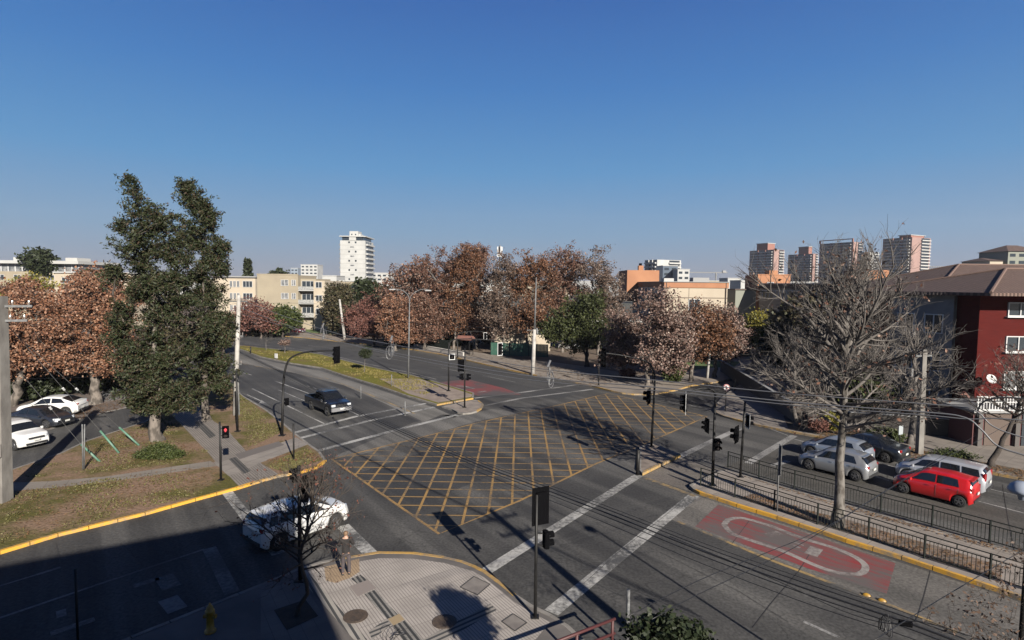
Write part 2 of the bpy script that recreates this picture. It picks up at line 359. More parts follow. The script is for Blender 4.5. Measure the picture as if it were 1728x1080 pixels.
# --- grassy corner block left of the junction
lineA = [(-260, 1000), (-100, 960), (0, 936), (98, 906), (245, 870), (330, 846), (400, 827), (432, 817), (470, 806), (505, 800), (535, 792), (551, 780), (540, 765), (522, 752), (500, 735), (478, 716), (450, 694), (410, 670), (396, 655), (388, 640), (384, 625), (384, 612)]
la2 = [(340, 612), (310, 650), (290, 685), (244, 714), (145, 747), (101, 768), (21, 795), (-60, 825), (-300, 880)]
island('verge', lineA + la2, [], M_GRASS, yellow=set(range(0, 11)), kerbmat=M_YEL)
# --- parking side beyond the frontage street
line = [(-400, 800), (20, 744), (80, 727), (156, 701), (233, 684), (270, 666), (296, 645), (330, 605), (345, 590)]
island('parking_strip', line, [(-60, 150), (-150, 150), (-150, 40)], mat('parking_earth', (0.17, 0.13, 0.11), .95, (.11, .085, .07), .9, .3, 9), z=.05)
# --- grass median of the left road
south = [(395, 588), (407, 591), (438, 603), (490, 614), (541, 622), (580, 635), (632, 651), (684, 669), (737, 685)]
north = [(799, 674), (800, 665), (770, 656), (736, 646), (697, 635), (660, 628), (619, 619), (580, 609), (541, 599), (505, 594), (460, 590), (433, 587), (405, 584)]
island('median_grass', south + north, [], M_GRASSM, yellow={8, 20}, kerbmat=M_YELW)
nose = [(763, 693), (772, 698), (781, 700), (795, 699), (805, 696), (813, 691), (816, 684), (808, 678), (801, 677), (745, 688)]
island('refuge', nose, [], mat('refuge_paving', (.30, .25, .215), .9, (.2, .17, .15), 1.5, .2), yellow={4, 5, 6}, kerbmat=M_YELW)
struct(MB().poly([G(*p) for p in ((640, 641), (706, 641), (736, 649), (770, 659), (797, 668), (795, 672), (740, 682), (690, 667))], .137).build('median_paving', mat('tip_paving', (.31, .25, .21), .9, (.22, .17, .14), 1.2, .2)))
# --- far pavement and park (north block)
lineN = [(-200, 536), (200, 548), (409, 562), (516, 571), (593, 579), (640, 584), (697, 591), (740, 598), (805, 613), (857, 625), (906, 635), (932, 639), (970, 647), (1000, 653), (1031, 661), (1050, 665), (1070, 667), (1090, 667), (1109, 666), (1125, 663), (1140, 660), (1168, 652), (1218, 645), (1240, 638), (1256, 628), (1268, 612), (1280, 590), (1290, 570)]
island('far_pavement', lineN, [(90, 220), (-260, 220)], M_NPAVE, yellow=set(range(0, 22)) - {10, 11}, kerbmat=M_YELW)
zN = .135
def lift(name, pts, z, m): return struct(MB().poly([G(*p) for p in pts], z).build(name, m))
lift('park_earth', [(-200, 529), (409, 555), (516, 563), (593, 571), (660, 577), (740, 585), (805, 596), (880, 608), (930, 612), (1000, 622), (1060, 632), (1130, 640), (1160, 618), (1200, 603), (1230, 585), (1240, 560), (1240, 530), (-200, 510)], zN, M_DIRT)
lift('lawn', [(475, 559), (520, 562), (575, 566), (600, 563), (560, 555), (500, 552)], zN + .004, M_LAWN)
lift('lawn', [(1105, 626), (1150, 629), (1195, 623), (1240, 620), (1250, 612), (1180, 610), (1120, 614)], zN + .008, M_LAWN)
# --- NE corner pavement
lineE = [(1296, 560), (1290, 600), (1282, 625), (1262, 642), (1240, 656), (1220, 670), (1208, 684), (1204, 692), (1207, 698), (1220, 704), (1238, 709), (1273, 718), (1316, 727), (1379, 739), (1440, 752), (1512, 769), (1589, 785), (1719, 810), (2100, 880), (2800, 1000)]
island('corner_pavement', lineE, [(110, 40), (110, 200), (70, 200)], stripes('corner_paving', (0.27, 0.235, 0.205), (0.13, 0.11, 0.095), rz(G(1316, 727), G(1589, 785)), .9, .9, gw=.05), yellow=set(range(6, 19)), kerbmat=M_YELW)
lift('planting_strip', [(1330, 726), (1400, 740), (1440, 749), (1560, 774), (1728, 806), (1728, 797), (1600, 772), (1560, 764), (1500, 752), (1440, 725), (1370, 700), (1340, 690), (1322, 705)], zN + .003, mat('leafy_earth', (.12, .085, .06), .95, (.07, .06, .035), 1.5, .4, 12))
# --- refuge and fenced median of the right road
island('crossing_refuge', [(1079, 757), (1104, 752), (1149, 771), (1084, 803), (1077, 795)], [], mat('refuge_earth', (.26, .21, .175), .95, (.15, .12, .1), 2.5, .3), yellow={2}, kerbmat=M_YELW, z=.15)
lineM = [(1163, 823), (1170, 830), (1180, 835), (1243, 856), (1311, 877), (1387, 902), (1427, 916), (1521, 945), (1630, 982), (1692, 1003), (1800, 1042), (2000, 1110)]
upM = [(2050, 1020), (1728, 940), (1660, 921), (1563, 894), (1479, 871), (1404, 849), (1335, 830), (1283, 814), (1227, 797), (1218, 797)]
island('fenced_median', lineM + upM, [], M_MPAVE, yellow=set(range(1, 11)), kerbmat=M_YEL, z=.15)
lift('median_earth', [(1250, 846), (1311, 866), (1387, 891), (1474, 916), (1572, 951), (1689, 987), (1689, 962), (1600, 933), (1500, 905), (1440, 885), (1330, 858), (1270, 838)], .157, mat('median_soil', (.24, .17, .13), .95, (.14, .11, .09), 1.1, .3, 8))
lift('sand_lane', [(1165, 829), (1085, 804), (1150, 772), (1228, 797)], .004, asphalt('crossing_surface', (.16, .14, .125), (.10, .09, .08), (.21, .19, .165), RAD(-20), crack=False))
# --- near pavement
nearl = [(-300, 1330), (60, 1145), (220, 1081), (345, 1030), (500, 966), (540, 953), (575, 947), (597, 943), (640, 936), (697, 937), (749, 944), (780, 951), (800, 959), (820, 969), (851, 992), (872, 1010), (896, 1026), (932, 1044), (960, 1062), (1000, 1100), (1150, 1230)]
pn = [Vector((2.2, 3.0)), Vector((-8, -20)), Vector((-40, -20))]
near_poly = [G(*p).to_2d() for p in nearl]
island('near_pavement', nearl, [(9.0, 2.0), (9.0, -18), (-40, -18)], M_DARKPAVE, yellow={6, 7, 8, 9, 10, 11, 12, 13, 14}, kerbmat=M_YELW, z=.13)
def near(name, pts, z, m): return struct(MB().poly([G(p[0], p[1], .13) for p in pts], z).build(name, m))
near('striped_pavement', [(505, 968), (545, 957), (597, 949), (640, 942), (697, 943), (749, 950), (798, 964), (818, 975), (847, 998), (868, 1016), (892, 1031), (928, 1050), (905, 1078), (820, 1130), (640, 1130), (597, 1077)], .134, M_PAVE)
near('edge_band', [(500, 968), (516, 962), (620, 1080), (597, 1080)], .139, stripes('edge_band_paving', (.40, .37, .33), (.06, .06, .06), GA, .21, 50., gw=.42))
near('tactile_strip', [(592, 977), (608, 970), (628, 985), (612, 992)], .139, M_TACT)
near('tactile_strip', [(615, 1003), (632, 996), (672, 1038), (653, 1045)], .139, M_TACT)
near('tactile_strip', [(664, 1056), (684, 1047), (720, 1088), (690, 1095)], .139, M_TACT)
near('paving_slab', [(590, 990), (620, 979), (635, 992), (604, 1007)], .140, mat('smooth_slab', (.27, .23, .21), .7))
near('paving_slab', [(655, 1045), (674, 1036), (683, 1046), (664, 1056)], .140, mat('yellow_slab', (.36, .27, .16), .8))
near('ramp', [(547, 957), (606, 943), (607, 965), (590, 976), (566, 984), (550, 980)], .138, stripes('ramp_paving', (.40, .29, .18), (.26, .18, .12), GA, .10, .6))
near('band', [(622, 1066), (652, 1045), (660, 1054), (628, 1080)], .1385, stripes('cross_band', (.33, .3, .27), (.06, .06, .06), rz(G(700, 1080), G(833, 1022)), .2, 50, gw=.45))
near('band', [(690, 1092), (828, 1019), (838, 1030), (720, 1100)], .1385, MATS['cross_band'])
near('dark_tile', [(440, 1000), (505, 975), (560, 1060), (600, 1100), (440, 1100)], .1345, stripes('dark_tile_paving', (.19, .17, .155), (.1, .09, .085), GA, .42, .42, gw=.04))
# utility covers in the pavement
def cover(px, py, r, label, square=False, px4=None):
    p = G(px, py, .14); p.z = .14
    t = empty('manhole_cover', p, GA, label, 'manhole cover')
    mb = MB()
    if not square:
        mb.lathe([(0, .012), (r * .9, .012), (r * .92, .006), (r, .012), (r * 1.06, .012), (r * 1.08, .0)], n=28)
    mb.build('rim', mat('cast_iron', (.10, .07, .05), .7, (.06, .045, .035), 6, .3), t)
    k = MB()
    for i in range(-3, 4):
        w = math.sqrt(max(0, .72 - (i / 4) ** 2)) * r
        k.box((0, i * r * .22, .015), (2 * w, r * .07, .008))
    k.build('ribs', MATS['cast_iron'], t)
cover(600, 1040, .37, 'round rusty iron manhole cover half in shade near the pavement edge')
cover(750, 1049, .37, 'round iron manhole cover in the striped paving right of the tactile strip')
def hatch(pxs, label):
    P = [G(p[0], p[1], .14) for p in pxs]; c = sum(P, Vector()) / 4
    t = empty('access_hatch', (c.x, c.y, .14), 0, label, 'access hatch')
    MB().poly([p - c for p in P], .004).build('plate', mat('hatch_concrete', (.25, .225, .205), .8, (.17, .15, .14), 2, .1), t)
    r = MB(); q = [p - c for p in P]
    for i in range(4): a, b = q[i], q[(i + 1) % 4]; r.obox((a.x, a.y, .006), (b.x, b.y, .006), .035, .012)
    r.build('rim', mat('hatch_steel', (.07, .065, .06), .6), t)
hatch([(777, 991), (800, 973), (827, 986), (806, 1004)], 'square concrete access hatch by the kerb of the round corner')
hatch([(847, 1049), (866, 1036), (889, 1051), (869, 1065)], 'dark square access hatch beside the foot of the nearest signal pole')
# --- paved path and slabs across the verge
ver = lambda name, pts, z, m: struct(MB().poly([G(p[0], p[1], .13) for p in pts], z).build(name, m))
ver('path', [(250, 655), (300, 655), (345, 697), (362, 712), (380, 722), (425, 772), (470, 800), (455, 806), (428, 815), (404, 822), (360, 775), (352, 765), (290, 700)], .134, M_PAVEP)
ver('path', [(360, 780), (432, 762), (500, 738), (520, 750), (440, 781), (400, 800), (385, 803)], .138, stripes('cross_path_paving', (.31, .275, .245), (.15, .13, .115), rz(G(385, 792), G(510, 745)), .9, .9, gw=.04))
ver('path', [(0, 815), (90, 812), (180, 804), (355, 778), (368, 786), (190, 812), (90, 823), (0, 830)], .134, M_SLAB)
ver('tactile_strip', [(386, 775), (398, 771), (423, 795), (411, 800)], .142, stripes('dark_tactile', (.12, .11, .10), (.035, .035, .035), rz(G(390, 775), G(415, 800)), .17, .42, gw=.5))
ver('tactile_strip', [(329, 713), (338, 710), (365, 735), (354, 740)], .142, MATS['dark_tactile'])
ver('paving_slab', [(360, 775), (388, 765), (395, 772), (368, 782)], .142, mat('mid_slab', (.2, .175, .155), .8))
ver('band', [(396, 767), (470, 745), (480, 751), (404, 775)], .1425, mat('dark_band', (.15, .13, .12), .8))
# --- surface patches in the road
sheet('concrete_lane', [(404, 595), (438, 606), (490, 617), (541, 626), (580, 639), (632, 655), (684, 673), (736, 689), (760, 700), (800, 712), (868, 695), (820, 700), (745, 700), (715, 712), (684, 697), (632, 673), (580, 650), (490, 628), (404, 612)], .004, M_LANE)
sheet('far_carriageway', [(409, 564), (516, 574), (593, 582), (697, 594), (805, 616), (906, 638), (1000, 656), (950, 672), (816, 672), (736, 643), (697, 632), (619, 616), (541, 596), (433, 584), (405, 580)], .0035, M_ROADF)
sheet('bus_lane', [(1168, 832), (1180, 838), (1427, 919), (1692, 1006), (2000, 1114), (1900, 1150), (1616, 1068), (1490, 1016), (1140, 880), (1120, 870)], .004, asphalt('bus_lane_concrete', (.15, .138, .127), (.095, .09, .083), (.20, .185, .17), RAD(-52.6)))
sheet('road_patch', [(560, 772), (600, 770), (800, 712), (876, 697), (830, 690), (760, 706), (700, 712)], .0042, asphalt('pale_worn_asphalt', (.135, .128, .12), (.075, .073, .07), (.19, .18, .168), RAD(-53), crack=False))
sheet('road_patch', [(600, 800), (690, 770), (760, 748), (830, 752), (835, 800), (760, 830), (700, 850)], .0032, asphalt('patch_asphalt', (.045, .045, .047), (.036, .036, .038), (.057, .056, .058), RAD(-53), crack=False))
sheet('road_patch', [(1180, 800), (1300, 760), (1640, 845), (1728, 870), (1728, 905), (1480, 855), (1240, 790)], .0038, asphalt('right_carriageway_asphalt', (.072, .067, .06), (.05, .047, .043), (.105, .097, .088), RAD(-50)))
# ---------------------------------------------------------------- painted markings
M_WHT = paint('white_paint', (0.46, 0.45, 0.43), (.085, .083, .08), .50, 5)
M_WHTW = paint('worn_white_paint', (0.36, 0.35, 0.34), (.075, .073, .07), .52, 8)
M_BOXY = paint('box_yellow_paint', (0.38, 0.225, 0.07), (.07, .067, .062), .40, 5)
M_DASHY = paint('faded_yellow_paint', (0.42, 0.28, 0.10), (.10, .093, .085), .62, 3)
M_RED = paint('red_lane_paint', (0.26, 0.03, 0.03), (.12, .10, .094), .60, 2.0, stretch=(.25, 3.0, 1, rz(G(1173, 889), G(1496, 1003))))
def marks(name, segs, m, z=.009):
    mb = MB()
    for pts, w in segs: strip(mb, pts, w, z)
    return struct(mb.build(name, m))
marks('stop_line', [([(490, 732), (600, 703), (718, 681)], .42)], M_WHT)
marks('crosswalk_line', [([(500, 741), (620, 711), (733, 687)], .42)], M_WHT)
marks('crosswalk_line', [([(531, 762), (660, 728), (772, 700)], .45)], M_WHT)
marks('crosswalk_line', [([(801, 672), (890, 661), (984, 648)], .4)], M_WHTW)
marks('crosswalk_line', [([(816, 685), (880, 672), (960, 662), (1000, 657)], .4)], M_WHTW)
marks('lane_line', [([(426, 656), (549, 716)], .14), ([(464, 643), (521, 664)], .14), ([(584, 691), (608, 702)], .16), ([(518, 651), (540, 658)], .14), ([(401, 627), (425, 633)], .12), ([(470, 658), (520, 679)], .12)], M_WHT)
marks('lane_line', [([(412, 580), (480, 586), (541, 595), (619, 614), (697, 630), (736, 640)], .14)], M_WHTW, .0085)
marks('lane_line', [([(520, 583), (560, 588)], .12), ([(640, 602), (690, 611)], .12), ([(745, 621), (800, 632)], .12), ([(815, 634), (870, 645)], .12)], M_WHTW, .0095)
marks('turn_arrow', [([(417, 666), (450, 681)], .14)], M_WHT, .0088)
struct(MB().poly([G(*p) for p in ((436, 682), (441, 675), (457, 686))], .0098).build('turn_arrow_head', M_WHT))
marks('lane_line', [([(547, 637), (600, 656), (671, 686), (700, 698)], .16), ([(404, 613), (490, 628), (545, 640)], .14)], M_DASHY)
marks('crosswalk_line', [([(822, 963), (1078, 802)], .52)], M_WHT)
marks('crosswalk_line', [([(1142, 773), (1185, 752), (1235, 729), (1252, 722)], .5)], M_WHTW)
marks('stop_line', [([(930, 1034), (1171, 836)], .55)], M_WHT)
marks('stop_line', [([(1262, 782), (1300, 759), (1340, 735)], .5)], M_WHTW)
marks('crosswalk_line', [([(383, 830), (425, 884), (470, 935)], .52)], M_WHT)
marks('crosswalk_line', [([(578, 887), (629, 938)], .58)], M_WHT)
M_WHTF = paint('faded_shaded_white_paint', (0.20, 0.20, 0.20), (.07, .068, .066), .62, 6)  # faded paint, with the shade over these markings put into its grey
marks('stop_line', [([(353, 925), (392, 1001)], .5)], M_WHTF)
marks('lane_line', [([(0, 1043), (170, 985), (345, 927)], .13), ([(62, 970), (104, 957)], .16), ([(0, 989), (62, 970)], .1), ([(-80, 1012), (-30, 997)], .16)], M_WHTF)
marks('lane_arrow', [([(225, 990), (268, 976)], .3), ([(276, 972), (290, 992)], .6), ([(95, 1038), (112, 1033)], .5), ([(283, 1010), (300, 1030)], .6), ([(85, 1070), (160, 1045)], .3)], M_WHTF)
marks('lane_line', [([(1340, 741), (1400, 757)], .14), ([(1465, 776), (1512, 789)], .15), ([(1467, 801), (1500, 811)], .15), ([(1640, 818), (1714, 836), (1760, 848)], .14), ([(1640, 843), (1728, 866)], .14), ([(1268, 712), (1330, 735)], .12), ([(1165, 684), (1203, 694)], .12), ([(1170, 670), (1203, 679)], .12)], M_WHTW)
marks('lane_line', [([(1356, 1049), (1416, 1076)], .14), ([(1470, 1100), (1520, 1122)], .14)], M_WHTW)
marks('lane_line', [([(1143, 880), (1200, 903), (1300, 945), (1400, 983), (1490, 1017), (1616, 1067)], .18)], M_DASHY)
marks('lane_line', [([(1087, 806), (1162, 833), (1172, 838)], .3)], M_DASHY, .0095)
marks('kerb_line', [([(1232, 800), (1335, 834), (1404, 853), (1563, 898), (1728, 945)], .2)], M_DASHY)
marks('crosswalk_line', [([(1304, 786), (1330, 778)], .4)], M_WHTW, .0098)
# tar seams and joints of the concrete lanes
M_TAR = mat('tar_seam_bitumen', (.038, .036, .035), .7)
marks('tar_seam', [([(1372, 926), (1345, 968), (1300, 1020), (1270, 1060)], 0.030), ([(1570, 964), (1558, 1010), (1545, 1050)], 0.030), ([(1268, 874), (1235, 918)], 0.024), ([(1290, 800), (1310, 770), (1322, 748)], 0.024), ([(1475, 868), (1492, 840), (1500, 790)], 0.024), ([(1692, 818), (1700, 870), (1712, 930)], 0.030), ([(1165, 836), (1110, 880), (1040, 935), (985, 985)], 0.021), ([(95, 918), (102, 952), (108, 980)], 0.036), ([(1000, 880), (1120, 935), (1250, 1000), (1330, 1050)], 0.018), ([(745, 905), (660, 885), (600, 862)], 0.021), ([(640, 930), (690, 905), (712, 893)], 0.021), ([(880, 700), (1000, 680), (1100, 672)], 0.018), ([(600, 650), (700, 690)], 0.018)], M_TAR, .0105)
# red surface of the bus lane, with the worn oval and letters
sheet('red_lane_marking', [(1213, 851), (1330, 890), (1511, 951), (1496, 1003), (1360, 958), (1173, 889)], .0085, M_RED)
ring = [(335, 235), (362, 210), (430, 207), (560, 245), (700, 300), (850, 345), (950, 390), (992, 430), (965, 464), (870, 460), (760, 425), (600, 355), (450, 305), (370, 275), (335, 235)]
rp = smooth_line([(*G(1100 + a / 2.752, 800 + b / 2.752).to_2d(), 0) for a, b in ring], 5)
struct(strip(MB(), [(p.x, p.y) for p in rp], .26, .0125, world=True).build('oval_marking', paint('oval_paint', (.33, .30, .28), (.13, .105, .10), .44, 5)))
marks('letter_marking', [([(1296, 904), (1316, 899)], .40), ([(1368, 937), (1378, 925)], .5), ([(1330, 917), (1350, 925)], .18), ([(1326, 910), (1356, 921)], .10)], MATS['oval_paint'], .0125)
sheet('red_lane_marking', [(741, 645), (790, 640), (850, 655), (880, 666), (806, 668), (770, 655)], .0088, paint('far_red_paint', (.22, .05, .05), (.085, .075, .075), .5, 2.5, stretch=(.3, 2, 1, -.85)))
marks('letter_marking', [([(770, 651), (785, 652), (800, 656)], .3), ([(808, 662), (820, 660)], .3)], M_WHTW, .0125)
# yellow box junction
boxp = [(560, 775), (741, 901), (875, 846), (1005, 783), (1102, 743), (1193, 703), (1110, 683), (1026, 664), (945, 683), (876, 698), (800, 715), (723, 735), (645, 754)]
BP = [G(*p).to_2d() for p in boxp]
mb = MB(); strip(mb, boxp + [boxp[0]], .15, .009)
struct(mb.build('box_border', M_BOXY))
def clip(p, d, P):
    ts = []
    for i in range(len(P)):
        a, b = P[i], P[(i + 1) % len(P)]; e = b - a; den = d.x * e.y - d.y * e.x
        if abs(den) < 1e-9: continue
        t = ((a.x - p.x) * e.y - (a.y - p.y) * e.x) / den; u = ((a.x - p.x) * d.y - (a.y - p.y) * d.x) / den
        if 0 <= u < 1: ts.append(t)
    ts.sort(); return [(p + d * ts[i], p + d * ts[i + 1]) for i in range(0, len(ts) - 1, 2)]
e2 = Vector((math.sin(RAD(.7)), math.cos(RAD(.7)))); e1 = Vector((e2.y, -e2.x))
mb = MB(); mb2 = MB()
o = G(869, 701).to_2d()
for k in range(-30, 40):
    for a, b in clip(o + e1 * (k * 1.13), e2, BP): strip(mb, [a, b], .125, .0092, world=True)
o = G(865, 841).to_2d()
for k in range(-30, 60):
    for a, b in clip(o + e2 * (k * 1.13), e1, BP): strip(mb2, [a, b], .105, .0098, world=True)
struct(mb.build('box_hatching', M_BOXY)); struct(mb2.build('box_hatching', M_BOXY))
# fallen leaves on verges and gutters
def litter(name, polys, n, m, z, size=(.05, .11), seed=1, patchy=0):
    rnd = np.random.default_rng(seed); V = []
    Ps = [[G(*p).to_2d() for p in q] for q in polys]; per = n // len(Ps)
    for P in Ps:
        A = np.array([(p.x, p.y) for p in P]); lo, hi = A.min(0), A.max(0); c = 0
        pts = rnd.uniform(lo, hi, (per * 6, 2)); ins = np.zeros(len(pts), bool)
        for i in range(len(A)):
            a, b = A[i], A[(i + 1) % len(A)]
            cond = ((a[1] > pts[:, 1]) != (b[1] > pts[:, 1])) & (pts[:, 0] < (b[0] - a[0]) * (pts[:, 1] - a[1]) / (b[1] - a[1] + 1e-9) + a[0])
            ins ^= cond
        V.append(pts[ins][:per])
    P = np.concatenate(V)
    if patchy:
        f = np.sin(P[:, 0] * .55 + 1.3) * np.sin(P[:, 1] * .43 + .4) + .6 * np.sin(P[:, 0] * 1.7 + P[:, 1] * 1.1) + .5 * np.sin(P[:, 0] * .9 - P[:, 1] * 2.1) + rnd.normal(0, .45, len(P)); P = P[f > patchy]
    n = len(P); s = rnd.uniform(size[0], size[1], n); a = rnd.uniform(0, 6.28, n)
    ca, sa = np.cos(a) * s, np.sin(a) * s; zz = np.full(n, z) ; j = rnd.uniform(0, .03, (n, 4))
    Q = np.stack([np.stack([P[:, 0] + ca, P[:, 1] + sa, zz + j[:, 0]], 1), np.stack([P[:, 0] - sa * .7, P[:, 1] + ca * .7, zz + j[:, 1]], 1), np.stack([P[:, 0] - ca, P[:, 1] - sa, zz + j[:, 2]], 1), np.stack([P[:, 0] + sa * .7, P[:, 1] - ca * .7, zz + j[:, 3]], 1)], 1).reshape(-1, 3)
    o = new_obj(name, np_mesh(name, Q, np.arange(n * 4).reshape(-1, 4)), m)
    o['kind'] = 'stuff'; return o
LM = leafmat('litter_leaf', [(.10, .05, .025), (.20, .11, .05), (.28, .17, .09), (.14, .08, .04)], trans=0)
tag(litter('fallen_leaves', [[(30, 830), (350, 790), (390, 815), (20, 920)], [(150, 760), (245, 725), (350, 760), (180, 800)], [(450, 780), (520, 760), (545, 780), (480, 800)]], 2600, LM, .15, (.03, .07)), 'brown leaves scattered over the grassy corner block', 'fallen leaves')
tag(litter('fallen_leaves', [[(1250, 846), (1311, 866), (1572, 951), (1689, 987), (1689, 962), (1500, 905), (1270, 838)], [(1228, 800), (1404, 852), (1728, 940), (1728, 948), (1404, 858)]], 2500, LM, .17, (.03, .07), 2), 'dry leaves along the fenced median', 'fallen leaves')
tag(litter('fallen_leaves', [[(1380, 742), (1728, 812), (1728, 797), (1560, 764), (1400, 722)], [(1000, 655), (1100, 640), (1000, 622), (880, 608), (700, 585), (906, 637)], [(410, 558), (593, 575), (697, 587), (697, 580)]], 6000, LM, .145, (.04, .1), 3), 'leaf litter on the far pavements under the trees', 'fallen leaves')
tag(litter('fallen_leaves', [[(60, 726), (240, 684), (200, 676), (60, 706)]], 800, LM, .07, (.04, .1), 4), 'leaf litter beside the parked cars', 'fallen leaves')
def tufts(polys, n, m, z, h, seed):
    rnd = np.random.default_rng(seed)
    o = litter('grass', polys, n, m, z, (.02, .05), seed, .15); me = o.data
    co = np.empty(len(me.vertices) * 3, np.float32); me.vertices.foreach_get('co', co); co = co.reshape(-1, 4, 3)
    c = co.mean(1); k = len(c); a = rnd.uniform(0, 6.28, k); w = rnd.uniform(.02, .05, k); hh = rnd.uniform(.4, 1, k) * h; ln = rnd.normal(0, .5, (k, 2)) * hh[:, None]
    dx, dy = np.cos(a) * w, np.sin(a) * w
    co[:, 0] = c + np.stack([dx, dy, dx * 0], 1); co[:, 1] = c - np.stack([dx, dy, dx * 0], 1)
    top = c + np.stack([ln[:, 0], ln[:, 1], hh], 1); co[:, 2] = top - np.stack([dx, dy, dx * 0], 1) * .3; co[:, 3] = top + np.stack([dx, dy, dx * 0], 1) * .3
    me.vertices.foreach_set('co', co.ravel()); me.update(); return o
GL = leafmat('grass_blade', [(.08, .075, .03), (.12, .115, .035), (.17, .145, .06), (.10, .095, .03)], trans=.1)
tag(tufts([[(0, 925), (0, 850), (60, 830), (180, 812), (360, 795), (395, 815), (330, 842), (245, 862), (98, 900)], [(20, 800), (101, 772), (245, 720), (290, 700), (350, 765), (350, 780), (180, 800), (20, 812)], [(395, 700), (402, 665), (480, 730), (420, 760)], [(440, 790), (520, 760), (545, 780), (480, 800)]], 26000, GL, .13, .07, 11), 'short patchy grass of the corner block', 'grass')
tag(tufts([[(407, 589), (490, 596), (541, 602), (619, 622), (697, 640), (740, 655), (720, 670), (632, 648), (541, 618), (438, 600)]], 14000, leafmat('median_blade', [(.14, .12, .03), (.22, .19, .05), (.28, .22, .08)], trans=.1), .13, .14, 12), 'yellow green grass of the long median', 'grass')
# ---------------------------------------------------------------- vehicles
M_GLASS = mat('car_glass', (.012, .014, .017), .06, spec=.6)
M_TYRE = mat('tyre_rubber', (.018, .018, .018), .9)
M_RIM = mat('alloy_rim', (.5, .5, .52), .3, metal=.9)
M_DARKRIM = mat('hub_shadow', (.03, .03, .03), .7)
M_TRIM = mat('black_plastic', (.02, .02, .022), .6)
M_LAMPG = mat('lamp_glass', (.65, .68, .72), .12, coat=.6)
M_TAIL = mat('tail_lamp_red', (.30, .012, .015), .2, coat=.6)
M_PLATE = mat('plate_white', (.65, .65, .62), .5)
M_CHROME = mat('chrome', (.45, .45, .47), .25, metal=1)
def carpaint(name, c, metal=0.0, rough=.3): return mat(name, c, rough, metal=metal, coat=.8)
def interp(tab, x):
    if x <= tab[0][0]: return tab[0][1]
    for (a, b), (c, d) in zip(tab, tab[1:]):
        if x <= c:
            t = (x - a) / (c - a) if c > a else 0; return b + (d - b) * t
    return tab[-1][1]
def sm(tab, x, e=.06):
    return (interp(tab, x - e) + 2 * interp(tab, x) + interp(tab, x + e)) / 4
